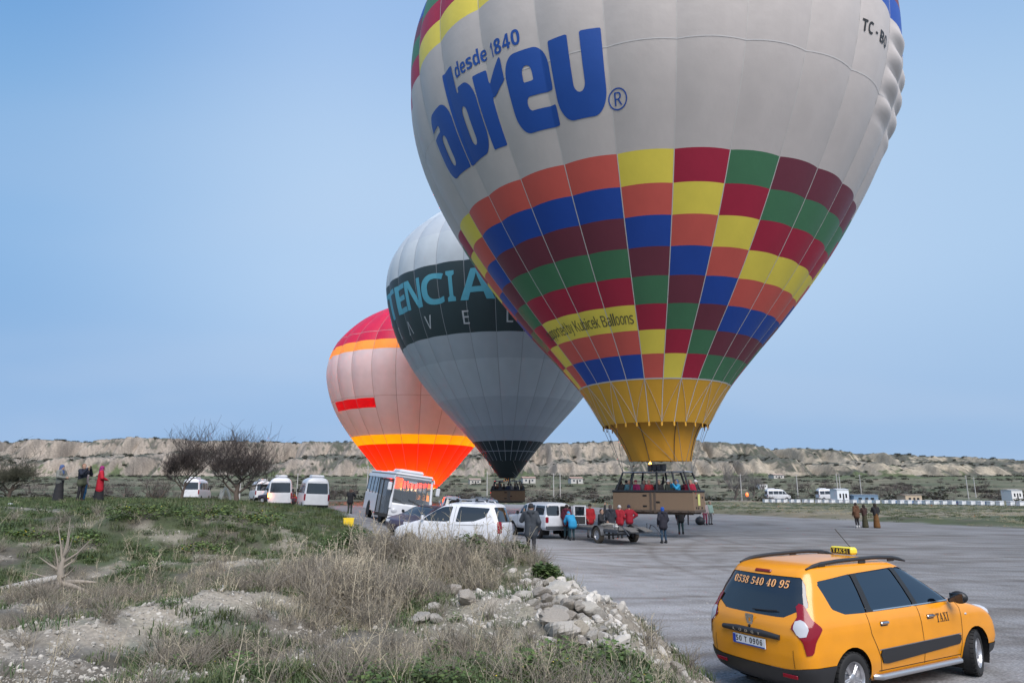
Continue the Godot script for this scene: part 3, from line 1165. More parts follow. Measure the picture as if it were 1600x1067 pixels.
	s2.xs = [0, 2, 4, 6, 9, 12, 15, 18, 21, 24, 26, 27.6]
	s2.rs = [2.05, 3.72, 5.55, 7.35, 9.62, 11.32, 12.33, 12.72, 11.95, 9.4, 6.2, 0.3]
	s2.base = 5.4
	s2.gores = 28
	s2.step = TAU / 28.0
	s2.seam = deg_to_rad(-5.0)
	s2.puff = 0.012
	var t2 := thing("hot_air_balloon", "grey balloon with dark band and pale blue lettering, half hidden by the white balloon", "balloon", Vector3(-0.44, 0, -70.0))
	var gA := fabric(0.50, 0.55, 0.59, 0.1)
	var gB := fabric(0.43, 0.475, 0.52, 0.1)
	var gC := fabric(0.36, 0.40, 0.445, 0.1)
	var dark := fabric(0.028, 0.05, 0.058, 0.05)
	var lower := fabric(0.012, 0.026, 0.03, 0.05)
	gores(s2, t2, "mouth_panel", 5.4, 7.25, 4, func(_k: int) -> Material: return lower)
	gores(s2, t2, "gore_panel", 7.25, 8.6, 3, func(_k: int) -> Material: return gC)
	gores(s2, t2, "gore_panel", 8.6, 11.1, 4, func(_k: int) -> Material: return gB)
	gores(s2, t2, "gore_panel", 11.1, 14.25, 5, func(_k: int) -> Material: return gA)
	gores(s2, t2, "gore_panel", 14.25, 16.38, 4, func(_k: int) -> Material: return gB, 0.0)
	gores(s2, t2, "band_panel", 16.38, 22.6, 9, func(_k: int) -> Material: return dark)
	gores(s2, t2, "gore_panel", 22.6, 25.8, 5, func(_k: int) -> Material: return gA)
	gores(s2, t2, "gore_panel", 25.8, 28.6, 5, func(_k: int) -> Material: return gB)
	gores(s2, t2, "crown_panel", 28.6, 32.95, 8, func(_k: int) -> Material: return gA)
	var st2 := seam_tape(s2, 5.4, 32.6, 0.045)
	var tape2 := mat(0.30, 0.32, 0.35, 0.7)
	for k in 28:
		put("load_tape", st2, tape2, t2).rotation.y = k * s2.step
	put("ring_tape", ring_tape(s2, 6.3, 0.06), tape2, t2)
	var sc2 := Geo.new()
	sc2.lathe([[2.06, 5.42], [1.55, 4.7], [1.1, 4.1], [0.82, 3.72]], Vector3.ZERO, Basis.IDENTITY, 40)
	part("scoop", sc2, fabric(0.014, 0.024, 0.024, 0.2), t2)
	var blue := fabric(0.10, 0.40, 0.52, 0.0)
	var pale := mat(0.5, 0.52, 0.54, 0.7)
	for l in [["P", -107, -95], ["O", -94, -80], ["T", -76.5, -61.5], ["E", -60.5, -51.3], ["N", -50.8, -40.2], ["C", -39.6, -27.2], ["I", -26.0, -22.2], ["A", -20.3, -5.0], ["L", -2.5, 7.0]]:
		word(s2, t2, l[0], 2.75, l[1], l[2], 20.4, blue, "letter_" + l[0].to_lower())
	for l in [["T", -80], ["R", -68], ["Λ", -54.5], ["V", -38.9], ["E", -18.9], ["L", 1.0]]:
		if l[0] == "Λ":
			part("letter_a", text_on(s2, march(func(p: Vector2) -> float: return maxf(minf(absf((p - Vector2(-0.23, 0)).dot(Vector2(0.936, -0.351))), absf((p - Vector2(0.23, 0)).dot(Vector2(0.936, 0.351)))) - 0.06, maxf(absf(p.y) - 0.6, maxf((p.x - 0.23) * 0.936 + p.y * 0.351, -(p.x + 0.23) * 0.936 + p.y * 0.351) - 0.06)), -0.7, 0.7, -0.7, 0.7, 0.04), deg_to_rad(l[1]), 17.65), pale, t2)
		else:
			part("letter_" + l[0].to_lower(), text_on(s2, letters(l[0], 1.15, 0.4, "Droid Sans", false), deg_to_rad(l[1]), 17.65), pale, t2)
	var fc2 := basket(t2, 1.42, deg_to_rad(6), Vector3(3.3, 1.1, 1.7), M.wicker_dark, 3.45, 1.9, 2)
	hull(s2, t2, 12, 5.42, fc2, M.cable)
	# ------------------------------------------------ the glowing balloon
	var s3 := Cloth.new()
	s3.xs = [0, 2, 4, 6, 9, 12, 15, 18, 20, 22, 23.6, 24.6]
	s3.rs = [2.78, 4.75, 6.4, 8.1, 10.15, 11.35, 11.72, 10.85, 9.3, 6.9, 3.8, 0.3]
	s3.base = 2.8
	s3.gores = 24
	s3.step = TAU / 24.0
	s3.seam = deg_to_rad(-5.3)
	s3.puff = 0.022
	var at3 := Vector3(-12.51, 0, -90)
	var t3 := thing("hot_air_balloon", "red and grey balloon glowing from its burner flame behind the bus", "balloon", at3)
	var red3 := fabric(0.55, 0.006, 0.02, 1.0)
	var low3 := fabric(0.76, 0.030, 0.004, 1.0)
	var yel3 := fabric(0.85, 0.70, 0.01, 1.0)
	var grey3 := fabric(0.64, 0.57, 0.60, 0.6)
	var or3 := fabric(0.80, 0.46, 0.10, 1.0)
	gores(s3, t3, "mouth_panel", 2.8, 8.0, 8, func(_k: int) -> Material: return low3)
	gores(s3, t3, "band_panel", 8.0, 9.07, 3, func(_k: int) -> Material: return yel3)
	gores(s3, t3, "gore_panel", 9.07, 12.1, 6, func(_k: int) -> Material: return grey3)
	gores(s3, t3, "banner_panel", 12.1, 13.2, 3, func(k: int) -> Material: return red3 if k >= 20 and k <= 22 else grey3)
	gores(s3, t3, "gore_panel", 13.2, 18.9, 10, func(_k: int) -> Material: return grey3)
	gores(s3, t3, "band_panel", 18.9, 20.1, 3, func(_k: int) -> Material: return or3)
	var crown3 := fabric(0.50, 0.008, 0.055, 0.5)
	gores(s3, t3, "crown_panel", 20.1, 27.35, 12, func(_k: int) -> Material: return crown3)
	var st3 := seam_tape(s3, 2.8, 27.0, 0.05)
	for k in 24:
		put("load_tape", st3, mat(0.3, 0.2, 0.2, 0.7), t3).rotation.y = k * s3.step
	for h in [13.4, 21.3]:
		put("ring_tape", ring_tape(s3, h, 0.05), mat(0.4, 0.3, 0.3, 0.7), t3)
	var fc3 := basket(t3, 0.75, deg_to_rad(10), Vector3(3.6, 1.1, 1.7), M.wicker_dark, 2.5, 0.0, 2)
	hull(s3, t3, 12, 2.82, fc3, M.cable)
	var fl := Geo.new()
	fl.lathe([[0.0, 0.0], [0.28, 0.25], [0.42, 0.9], [0.36, 1.7], [0.2, 2.5], [0.0, 3.2]], Vector3(0, 2.9, 0), Basis.IDENTITY, 16)
	part("flame", fl, glow(mat(1, 0.6, 0.2, 1), 1.0, 0.52, 0.12, 3.2), t3)
	for q in [[3.7, 60.0], [7.4, 34.0]]:
		var lamp := OmniLight3D.new()
		lamp.name = "flame_light"
		t3.add_child(lamp, true)
		lamp.position = Vector3(0, q[0], 2.2 if q[0] < 5.0 else 0.0)
		lamp.light_color = Color(1.0, 0.72, 0.38)
		lamp.light_energy = q[1]
		lamp.light_size = 0.4
		lamp.omni_range = 60.0
		lamp.omni_attenuation = 2.0
		lamp.shadow_enabled = true

# ---- vehicles. Local axes: x forward, y up, z to the right-hand side.
class Shell:
	var rear: Array   # [heights, x]
	var front: Array
	var wide: Array
	var cl := 0.22
	var cw := 0.24
	var rb := 0.05
	var fb := 0.10
	var sb := 0.05
	var pos := PackedVector3Array()
	var nrm := PackedVector3Array()

func side_z(s: Shell, x: float, y: float) -> float:
	var xr := lut(s.rear[0], s.rear[1], y)
	var xf := lut(s.front[0], s.front[1], y)
	var w := lut(s.wide[0], s.wide[1], y)
	return w - s.sb * pow(clampf(absf(2.0 * (x - (xr + xf) * 0.5) / (xf - xr)), 0, 1), 4.0)

func rear_x(s: Shell, z: float, y: float) -> float:
	var xr := lut(s.rear[0], s.rear[1], y)
	var cz := maxf(lut(s.wide[0], s.wide[1], y) - s.sb * 0.7 - s.cw, 0.05)
	return xr - s.rb * (1.0 - minf(pow(z / cz, 2.0), 1.0))

func front_x(s: Shell, z: float, y: float) -> float:
	var xf := lut(s.front[0], s.front[1], y)
	var cz := maxf(lut(s.wide[0], s.wide[1], y) - s.sb * 0.7 - s.cw, 0.05)
	return xf + s.fb * (1.0 - minf(pow(z / cz, 2.0), 1.0))

func make_shell(s: Shell, ys: Array) -> void:
	var g := Geo.new()
	var cnt := 0
	var first := []
	for y in ys:
		var xr := lut(s.rear[0], s.rear[1], y)
		var xf := lut(s.front[0], s.front[1], y)
		var w := lut(s.wide[0], s.wide[1], y)
		var k := clampf((xf - xr) / 2.4, 0.1, 1.0) * clampf(w / 0.7, 0.2, 1.0)
		var cl := s.cl * k
		var cw := s.cw * k
		var half := []
		var zr := side_z(s, xr + cl, y)
		var zf := side_z(s, xf - cl, y)
		for j in 6:
			var z := (zr - cw) * j / 6.0
			half.append(Vector3(xr - s.rb * (1.0 - pow(j / 6.0, 2.0)), y, z))
		for j in 6:
			var a := PI * 0.5 * j / 6.0
			half.append(Vector3(xr + cl - cl * cos(a), y, zr - cw + cw * sin(a)))
		for j in 41:
			var x := lerpf(xr + cl, xf - cl, j / 40.0)
			half.append(Vector3(x, y, side_z(s, x, y)))
		for j in range(1, 7):
			var a := PI * 0.5 * j / 6.0
			half.append(Vector3(xf - cl + cl * sin(a), y, zf - cw + cw * cos(a)))
		for j in range(1, 7):
			half.append(Vector3(xf + s.fb * (1.0 - pow(1.0 - j / 6.0, 2.0)), y, (zf - cw) * (1.0 - j / 6.0)))
		var ring := half.duplicate()
		for j in range(half.size() - 2, 0, -1):
			ring.append(half[j] * Vector3(1, 1, -1))
		cnt = ring.size()
		first.append(g.v.size())
		for p in ring:
			g.vert(p)
	for j in ys.size() - 1:
		g.ring_strip(first[j], first[j + 1], cnt)
	# close the top and the bottom across
	for e in [0, ys.size() - 1]:
		var f: int = first[e]
		var h := cnt / 2
		for j in h:
			var a := f + j
			var b := f + j + 1
			var c := f + (cnt - j) % cnt
			var d := f + (cnt - j - 1) % cnt
			if e == 0:
				g.tri(a, b, d)
				g.tri(a, d, c)
			else:
				g.tri(a, d, b)
				g.tri(a, c, d)
	var m := g.mesh().surface_get_arrays(0)
	var vs: PackedVector3Array = m[Mesh.ARRAY_VERTEX]
	var ns: PackedVector3Array = m[Mesh.ARRAY_NORMAL]
	for k in g.i:
		s.pos.append(vs[k])
		s.nrm.append(ns[k])

# cut a triangle soup along f = 0: [outside pos, outside nrm, inside pos, inside nrm]
func split(pos: PackedVector3Array, nrm: PackedVector3Array, f: Callable) -> Array:
	var op := PackedVector3Array()
	var on := PackedVector3Array()
	var ip := PackedVector3Array()
	var inn := PackedVector3Array()
	for k in range(0, pos.size(), 3):
		var d := [f.call(pos[k], nrm[k]), f.call(pos[k + 1], nrm[k + 1]), f.call(pos[k + 2], nrm[k + 2])]
		if d[0] > 0 and d[1] > 0 and d[2] > 0:
			for e in 3:
				op.append(pos[k + e])
				on.append(nrm[k + e])
			continue
		if d[0] <= 0 and d[1] <= 0 and d[2] <= 0:
			for e in 3:
				ip.append(pos[k + e])
				inn.append(nrm[k + e])
			continue
		for side in [1.0, -1.0]:
			var ps := []
			var ns := []
			for e in 3:
				var e2 := (e + 1) % 3
				var a: float = d[e] * side
				var b: float = d[e2] * side
				if a > 0:
					ps.append(pos[k + e])
					ns.append(nrm[k + e])
				if (a > 0) != (b > 0):
					var t := a / (a - b)
					ps.append(pos[k + e].lerp(pos[k + e2], t))
					ns.append(nrm[k + e].lerp(nrm[k + e2], t).normalized())
			for e in range(1, ps.size() - 1):
				for q in [0, e, e + 1]:
					if side > 0:
						op.append(ps[q])
						on.append(ns[q])
					else:
						ip.append(ps[q])
						inn.append(ns[q])
	return [op, on, ip, inn]

func poly_d(p: Vector2, q: Array, r := 0.0) -> float:
	# signed distance to a polygon, corners rounded by r
	var n := q.size()
	var d := INF
	var s := 1.0
	var j := n - 1
	for i in n:
		var e: Vector2 = q[j] - q[i]
		var w: Vector2 = p - q[i]
		var b := w - e * clampf(w.dot(e) / e.dot(e), 0, 1)
		d = minf(d, b.length_squared())
		var c1: bool = p.y >= q[i].y
		var c2: bool = p.y < q[j].y
		var c3: bool = e.x * w.y > e.y * w.x
		if (c1 and c2 and c3) or not (c1 or c2 or c3):
			s = -s
		j = i
	return s * sqrt(d) - r

# take a window or lamp out of the shell and make it a part of its own, set in or proud by `lift`
func carve(s: Shell, parent: Node3D, called: String, f: Callable, ma: Material, lift := -0.008) -> MeshInstance3D:
	var r := split(s.pos, s.nrm, f)
	s.pos = r[0]
	s.nrm = r[1]
	if r[2].size() == 0:
		return null
	var g := Geo.new()
	g.soup(r[2], r[3], lift)
	return part(called, g, ma, parent)

func side_f(poly: Array, sgn: float, r := 0.03) -> Callable:
	return func(p: Vector3, n: Vector3) -> float:
		if p.z * sgn < 0.2 or n.z * sgn < 0.25:
			return 1.0
		return poly_d(Vector2(p.x, p.y), poly, r)

func rear_f(poly: Array, r := 0.03, dirx := -1.0) -> Callable:
	return func(p: Vector3, n: Vector3) -> float:
		if n.x * dirx < 0.12 or p.x * dirx < 0.0:
			return 1.0
		return poly_d(Vector2(p.z, p.y), poly, r)

func corner_f(poly: Array, sgn: float, dirx: float, r := 0.01) -> Callable:
	return func(p: Vector3, n: Vector3) -> float:
		if p.z * sgn < 0.3 or p.x * dirx < 0.8 or n.y > 0.8:
			return 1.0
		return poly_d(Vector2((p.z * sgn - p.x * dirx) * 0.70711, p.y), poly, r)

func pv(a: Array) -> Array:
	var out := []
	for k in range(0, a.size(), 2):
		out.append(Vector2(a[k], a[k + 1]))
	return out

# a thin dark line that follows the flank
func seam_line(s: Shell, parent: Node3D, called: String, pts: Array, sgn: float, w: float, ma: Material) -> void:
	var g := Geo.new()
	for k in pts.size() - 1:
		var a: Vector2 = pts[k]
		var b: Vector2 = pts[k + 1]
		var steps := maxi(1, int(a.distance_to(b) / 0.05))
		var t := (b - a).normalized()
		var nn := Vector2(-t.y, t.x) * w * 0.5
		for j in steps:
			var ps := []
			for q in [[j, -1], [j + 1, -1], [j + 1, 1], [j, 1]]:
				var p: Vector2 = a.lerp(b, float(q[0]) / steps) + nn * q[1]
				ps.append(Vector3(p.x, p.y, sgn * (side_z(s, p.x, p.y) + 0.003)))
			if sgn < 0:
				ps.reverse()
			g.poly(ps)
	part(called, g, ma, parent)

func wheel(parent: Node3D, at: Vector3, r: float, wd: float, sgn: float, turn := 0.0, spokes := 5, rubber: Material = null, rim_r := 0.66) -> void:
	var b := Basis(Vector3(1, 0, 0), Vector3(0, 0, sgn), Vector3(0, -sgn, 0))
	b = Basis(Vector3.UP, turn) * b
	var h := wd * 0.5
	var t := Geo.new()
	t.lathe([[r * rim_r, -h], [r * 0.9, -h], [r * 0.975, -h * 0.86], [r, -h * 0.6], [r, h * 0.6], [r * 0.975, h * 0.86], [r * 0.9, h], [r * rim_r, h * 0.96], [r * rim_r * 0.98, h * 0.6]], at, b, 36)
	# tread blocks
	for k in 30:
		var a := TAU * k / 30.0
		for q in [-0.34, 0.34]:
			t.box(at + b * Vector3(cos(a) * r * 1.0, q * wd, sin(a) * r * 1.0), Vector3(0.012, wd * 0.24, r * 0.14), b * Basis(Vector3.UP, -a))
	var ty := part("wheel", t, rubber if rubber else M.rubber, parent)
	var g := Geo.new()
	g.lathe([[r * rim_r * 1.01, h * 0.94], [r * rim_r * 0.94, h * 0.9], [r * rim_r * 0.9, h * 0.55], [r * rim_r * 0.86, -h * 0.2], [0.02, -h * 0.2]], at, b, 28)
	g.lathe([[0.0, h * 0.72], [r * 0.16, h * 0.70], [r * 0.2, h * 0.5], [r * 0.2, -h * 0.2]], at, b, 16)
	for k in spokes:
		var a := TAU * (k + 0.3) / spokes
		for q in ([-0.11, 0.11] if spokes <= 6 else [0.0]):
			var m := r * rim_r * 0.54
			g.box(at + b * Vector3(cos(a + q) * m, h * 0.52, sin(a + q) * m), Vector3(r * rim_r * 0.84, h * 0.26, r * 0.085), b * Basis(Vector3.UP, -(a + q * 0.6)), 0.006)
	part("rim", g, M.alloy, ty)

func arch(s: Shell, parent: Node3D, x: float, y: float, r: float) -> void:
	# open the wheel arches on both sides and line them
	var rr := split(s.pos, s.nrm, func(p: Vector3, _n: Vector3) -> float: return Vector2(p.x - x, p.y - y).length() - r if absf(p.z) > 0.42 else 1.0)
	s.pos = rr[0]
	s.nrm = rr[1]
	for sg in [-1.0, 1.0]:
		var g := Geo.new()
		var n := 14
		var w := side_z(s, x, y + 0.1)
		for k in n + 1:
			var a := -0.5 + (PI + 1.0) * k / n
			for q in [w - 0.03, 0.38]:
				g.vert(Vector3(x + cos(a) * (r + 0.012), y + sin(a) * (r + 0.012), sg * q))
		for k in n:
			g.ring_strip(k * 2, k * 2 + 2, 2, false)
		part("wheel_arch", g, M.well, parent)

func settle(o: Node3D, x: float, z: float, yaw: float, base: float, track_w: float) -> void:
	# stand a vehicle on the ground under its four wheels
	var f := Vector3(cos(yaw), 0, -sin(yaw))
	var r := Vector3(sin(yaw), 0, cos(yaw))
	var hs := []
	for q in [[1, 1], [1, -1], [-1, 1], [-1, -1]]:
		var p: Vector3 = Vector3(x, 0, z) + f * q[0] * base * 0.5 + r * q[1] * track_w * 0.5
		hs.append(land(p.x, -p.z))
	var pf: float = (hs[0] + hs[1] - hs[2] - hs[3]) / (2.0 * base)
	var pr: float = (hs[0] + hs[2] - hs[1] - hs[3]) / (2.0 * track_w)
	var fx := (f + Vector3.UP * pf).normalized()
	var rz := (r + Vector3.UP * pr).normalized()
	var up := rz.cross(fx).normalized()
	o.transform = Transform3D(Basis(fx, up, fx.cross(up)), Vector3(x, (hs[0] + hs[1] + hs[2] + hs[3]) * 0.25 + 0.005, z))

func rear_text(s: Shell, tris: PackedVector2Array, z: float, y: float, lift := 0.004) -> Geo:
	return mapped(tris, func(p: Vector2) -> Vector3: return Vector3(rear_x(s, z + p.x, y + p.y) - lift, y + p.y, z + p.x))

func make_taxi() -> void:
	var t := thing("taxi", "yellow taxi with black roof rails and a small roof sign standing on the bare ground", "taxi")
	var s := Shell.new()
	s.rear = [[0.22, 0.30, 0.42, 0.6, 0.8, 0.95, 1.05, 1.3, 1.48, 1.55, 1.59, 1.62, 1.645, 1.66, 1.672], [-2.02, -2.14, -2.19, -2.205, -2.20, -2.17, -2.12, -2.01, -1.90, -1.84, -1.77, -1.66, -1.46, -1.2, -0.9]]
	s.front = [[0.2, 0.3, 0.5, 0.7, 0.8, 0.88, 0.95, 1.02, 1.06, 1.2, 1.4, 1.52, 1.60, 1.64, 1.66, 1.672], [1.95, 2.10, 2.15, 2.10, 2.02, 1.88, 1.62, 1.30, 1.06, 0.84, 0.50, 0.27, 0.05, -0.14, -0.32, -0.5]]
	s.wide = [[0.2, 0.3, 0.45, 0.62, 0.85, 0.95, 1.03, 1.07, 1.3, 1.48, 1.56, 1.60, 1.635, 1.655, 1.672], [0.77, 0.83, 0.862, 0.875, 0.872, 0.86, 0.838, 0.82, 0.742, 0.668, 0.625, 0.585, 0.50, 0.38, 0.2]]
	var ys := []
	var y := 0.22
	while y < 1.52:
		ys.append(y)
		y += 0.035
	ys.append_array([1.53, 1.555, 1.575, 1.59, 1.605, 1.62, 1.634, 1.645, 1.654, 1.662, 1.668, 1.672])
	make_shell(s, ys)
	arch(s, t, -1.39, 0.31, 0.365)
	arch(s, t, 1.42, 0.31, 0.365)
	# plastic bumpers and sills
	carve(s, t, "rear_bumper", func(p: Vector3, _n: Vector3) -> float: return maxf(p.y - 0.445 - 0.05 * sm(0.5, 0.85, absf(p.z)), p.x + 1.62), M.plastic, 0.012)
	carve(s, t, "front_bumper", func(p: Vector3, _n: Vector3) -> float: return maxf(p.y - 0.40, 1.72 - p.x), M.plastic, 0.01)
	for sg in [1.0, -1.0]:
		# the lamp wraps round the rear corner: a pale lens inside a red one
		var lens := func(p: Vector3, n: Vector3) -> float:
			if p.z * sg < 0.35 or p.x > -1.5 or n.y > 0.8:
				return 1.0
			return poly_d(Vector2((p.x + p.z * sg) * 0.70711, p.y), pv([-1.04, 1.025, -0.965, 1.01, -0.925, 0.935, -0.965, 0.85, -1.04, 0.84, -1.085, 0.93]), 0.008)
		var red := func(p: Vector3, n: Vector3) -> float:
			if p.z * sg < 0.35 or p.x > -1.5 or n.y > 0.8:
				return 1.0
			return poly_d(Vector2((p.x + p.z * sg) * 0.70711, p.y), pv([-1.02, 1.20, -0.945, 1.18, -0.88, 1.03, -0.765, 0.93, -0.86, 0.80, -0.90, 0.66, -0.96, 0.64, -0.99, 0.79, -1.105, 0.93, -1.01, 1.06]), 0.012)
		var l := carve(s, t, "tail_light_lens", lens, M.white_lamp, 0.014)
		l.set_meta("label", "clear round lens of the tail light")
		carve(s, t, "tail_light", red, M.red_lamp, 0.010)
	carve(s, t, "rear_window", rear_f(pv([-0.545, 1.475, 0.545, 1.475, 0.60, 1.40, 0.70, 1.17, 0.46, 1.045, -0.46, 1.045, -0.70, 1.17, -0.60, 1.40]), 0.02), M.glass)
	carve(s, t, "windscreen", rear_f(pv([-0.62, 1.09, 0.62, 1.09, 0.53, 1.53, -0.53, 1.53]), 0.03, 1.0), M.glass)
	for sg in [1.0, -1.0]:
		carve(s, t, "quarter_window", side_f(pv([-1.69, 1.42, -1.05, 1.475, -1.02, 1.075, -1.42, 1.085, -1.60, 1.15]), sg), M.mirror_glass)
		carve(s, t, "rear_door_window", side_f(pv([-0.90, 1.485, -0.14, 1.51, 0.02, 1.075, -0.86, 1.075]), sg, 0.02), M.mirror_glass)
		carve(s, t, "front_door_window", side_f(pv([0.0, 1.51, 0.12, 1.505, 0.42, 1.40, 0.86, 1.12, 0.88, 1.075, 0.16, 1.075]), sg, 0.02), M.mirror_glass)
		carve(s, t, "window_pillar", side_f(pv([-1.04, 1.49, -0.9, 1.495, -0.86, 1.06, -1.03, 1.06]), sg, 0.01), M.black, 0.001)
		carve(s, t, "window_pillar", side_f(pv([-0.13, 1.525, 0.0, 1.525, 0.17, 1.06, 0.03, 1.06]), sg, 0.01), M.black, 0.001)
		carve(s, t, "window_frame", side_f(pv([-1.04, 1.50, -0.1, 1.535, 0.0, 1.53, 0.0, 1.05, -1.04, 1.05]), sg, 0.004), M.black, 0.0)
		carve(s, t, "window_frame", side_f(pv([0.0, 1.535, 0.15, 1.53, 0.48, 1.40, 1.0, 1.09, 1.0, 1.05, 0.0, 1.05]), sg, 0.004), M.black, 0.0)
		carve(s, t, "door_guard", side_f(pv([-0.86, 0.575, 1.0, 0.60, 0.98, 0.50, -0.74, 0.425, -0.80, 0.44]), sg, 0.012), M.plastic, 0.012)
	var body := Geo.new()
	body.soup(s.pos, s.nrm)
	part("body", body, M.taxi, t)
	for sg in [1.0, -1.0]:
		for ln in [[-1.03, 1.04, -1.0, 0.80, -0.86, 0.52, -0.82, 0.32], [0.08, 1.05, 0.1, 0.8, 0.12, 0.32], [1.02, 1.07, 1.08, 0.95, 1.06, 0.7, 1.0, 0.32], [-0.88, 0.335, 1.0, 0.335]]:
			seam_line(s, t, "door_gap", pv(ln), sg, 0.009, M.well)
		seam_line(s, t, "guard_edge", pv([-0.87, 0.59, 1.01, 0.615]), sg, 0.012, M.alloy)
		seam_line(s, t, "window_trim", pv([-0.86, 1.058, 0.9, 1.062]), sg, 0.014, M.chrome)
		var step := Geo.new()
		step.tube(PackedVector3Array([Vector3(-0.95, 0.27, sg * 0.80), Vector3(-0.88, 0.27, sg * 0.87), Vector3(0.92, 0.27, sg * 0.87), Vector3(0.99, 0.27, sg * 0.80)]), 0.036, 10)
		part("side_step", step, M.alloy, t)
		for hx in [-0.72, 0.32]:
			var hd := Geo.new()
			var zz: float = sg * (side_z(s, hx, 0.9) + 0.018)
			hd.box(Vector3(hx, 0.905, zz), Vector3(0.17, 0.035, 0.03), Basis.IDENTITY, 0.012)
			var dh := part("door_handle", hd, M.chrome, t)
			var cup := Geo.new()
			cup.box(Vector3(hx, 0.895, sg * (side_z(s, hx, 0.9) + 0.002)), Vector3(0.15, 0.06, 0.006), Basis.IDENTITY, 0.002)
			part("recess", cup, M.black, dh)
		var rail := Geo.new()
		var rp := PackedVector3Array()
		var rr := []
		for k in 15:
			var u := k / 14.0
			var x := lerpf(-1.74, 0.36, u)
			rp.append(Vector3(x, lut([-1.74, -1.5, -1.1, -0.3, 0.12, 0.36], [1.588, 1.640, 1.664, 1.676, 1.655, 1.60], x), sg * lerpf(0.545, 0.575, u)))
			rr.append(0.026 if k > 0 and k < 14 else 0.012)
		rail.tube(rp, rr, 8)
		for q in [-1.45, -0.6, 0.05]:
			rail.box(Vector3(q, 1.632, sg * 0.56), Vector3(0.14, 0.05, 0.03), Basis.IDENTITY, 0.01)
		part("roof_rail", rail, M.plastic, t)
		var mir := Geo.new()
		mir.ball(Vector3(0.86, 1.12, sg * 0.99), Vector3(0.075, 0.085, 0.115), Basis(Vector3.UP, sg * 0.15), 16, 10)
		mir.bar(Vector3(0.88, 1.06, sg * 0.84), Vector3(0.86, 1.09, sg * 0.95), 0.03, 8)
		var mm := part("wing_mirror", mir, M.black, t)
		var mg := Geo.new()
		mg.box(Vector3(0.783, 1.12, sg * 0.995), Vector3(0.012, 0.12, 0.17), Basis(Vector3.UP, sg * 0.15), 0.004)
		part("mirror_glass", mg, M.glass, mm)
		wheel(t, Vector3(-1.39, 0.305, sg * 0.755), 0.305, 0.20, sg)
		wheel(t, Vector3(1.42, 0.305, sg * 0.755), 0.305, 0.20, sg, 0.30)
		var hl := Geo.new()
		hl.ball(Vector3(1.93, 0.80, sg * 0.62), Vector3(0.16, 0.10, 0.17), Basis.IDENTITY, 14, 8)
		part("headlight", hl, M.white_lamp, t)
		var ind := Geo.new()
		ind.ball(Vector3(1.2, 0.86, sg * (side_z(s, 1.2, 0.86) + 0.003)), Vector3(0.03, 0.014, 0.008), Basis.IDENTITY, 10, 6)
		part("side_repeater", ind, M.white_lamp, t)
		var rf := Geo.new()
		rf.box(Vector3(rear_x(s, 0.55, 0.37) - 0.022, 0.37, sg * 0.55), Vector3(0.02, 0.045, 0.2), Basis(Vector3.UP, sg * 0.12), 0.006)
		part("reflector", rf, M.red_lamp, t)
	# tailgate trim
	for sg in [1.0, -1.0]:
		var g := Geo.new()
		for k in 16:
			var ya := lerpf(0.47, 0.68, k / 16.0)
			var yb := lerpf(0.47, 0.68, (k + 1) / 16.0)
			g.poly([Vector3(rear_x(s, 0.6, ya) - 0.004, ya, sg * 0.62), Vector3(rear_x(s, 0.6, yb) - 0.004, yb, sg * (0.62 + 0.01)), Vector3(rear_x(s, 0.6, yb) - 0.004, yb, sg * 0.636), Vector3(rear_x(s, 0.6, ya) - 0.004, ya, sg * 0.628)])
		part("tailgate_gap", g, M.well, t)
	var hinge := Geo.new()
	hinge.box(Vector3(-1.90, 1.535, 0.0), Vector3(0.05, 0.035, 0.26), Basis(Vector3(0, 0, 1), 0.6), 0.01)
	part("brake_light", hinge, mat(0.16, 0.01, 0.012, 0.2), t)
	var gar := Geo.new()
	gar.tube(PackedVector3Array([Vector3(rear_x(s, -0.46, 0.80) - 0.01, 0.80, -0.46), Vector3(rear_x(s, -0.2, 0.815) - 0.018, 0.815, -0.2), Vector3(rear_x(s, 0.2, 0.815) - 0.018, 0.815, 0.2), Vector3(rear_x(s, 0.46, 0.80) - 0.01, 0.80, 0.46)]), [0.03, 0.042, 0.042, 0.03], 10)
	var gr := part("tailgate_strip", gar, M.plastic, t)
	var k0 := -0.20
	for ch in "LODGY":
		part("letter_" + ch.to_lower(), mapped(fitted(single(ch, 0.032, true), 0.042), func(p: Vector2) -> Vector3: return Vector3(rear_x(s, 0.0, 0.815) - 0.064, 0.816 + p.y, k0 + p.x)), M.chrome, gr)
		k0 += 0.1
	var em := Geo.new()
	for q in march(func(p: Vector2) -> float: return maxf(poly_d(p, pv([-0.062, 0.055, 0.062, 0.055, 0.062, 0.02, 0.036, -0.058, -0.036, -0.058, -0.062, 0.02]), 0.006), -rbox(p, -0.012, 0.012, -0.035, 0.012, 0.004)), -0.08, 0.08, -0.08, 0.08, 0.006):
		em.i.append(em.vert(Vector3(rear_x(s, 0, 0.955) - 0.014, 0.955 + q.y, q.x)))
	part("emblem", em, M.chrome, t)
	var lock := Geo.new()
	lock.lathe([[0.0, 0.012], [0.018, 0.01], [0.02, 0.0]], Vector3(rear_x(s, 0, 0.872), 0.872, 0.0), Basis(Vector3(0, 0, 1), PI / 2), 14)
	part("tailgate_lock", lock, M.black, t)
	# number plate, phone number and lettering
	var px := rear_x(s, 0, 0.70) - 0.012
	var pl := Geo.new()
	pl.box(Vector3(px, 0.69, 0.0), Vector3(0.014, 0.118, 0.53), Basis.IDENTITY, 0.004)
	var plate := part("number_plate", pl, mat(0.68, 0.69, 0.71, 0.35), t)
	var bl := Geo.new()
	bl.box(Vector3(px - 0.0085, 0.694, -0.238), Vector3(0.004, 0.10, 0.045), Basis.IDENTITY)
	part("blue_band", bl, mat(0.012, 0.05, 0.36, 0.4), plate)
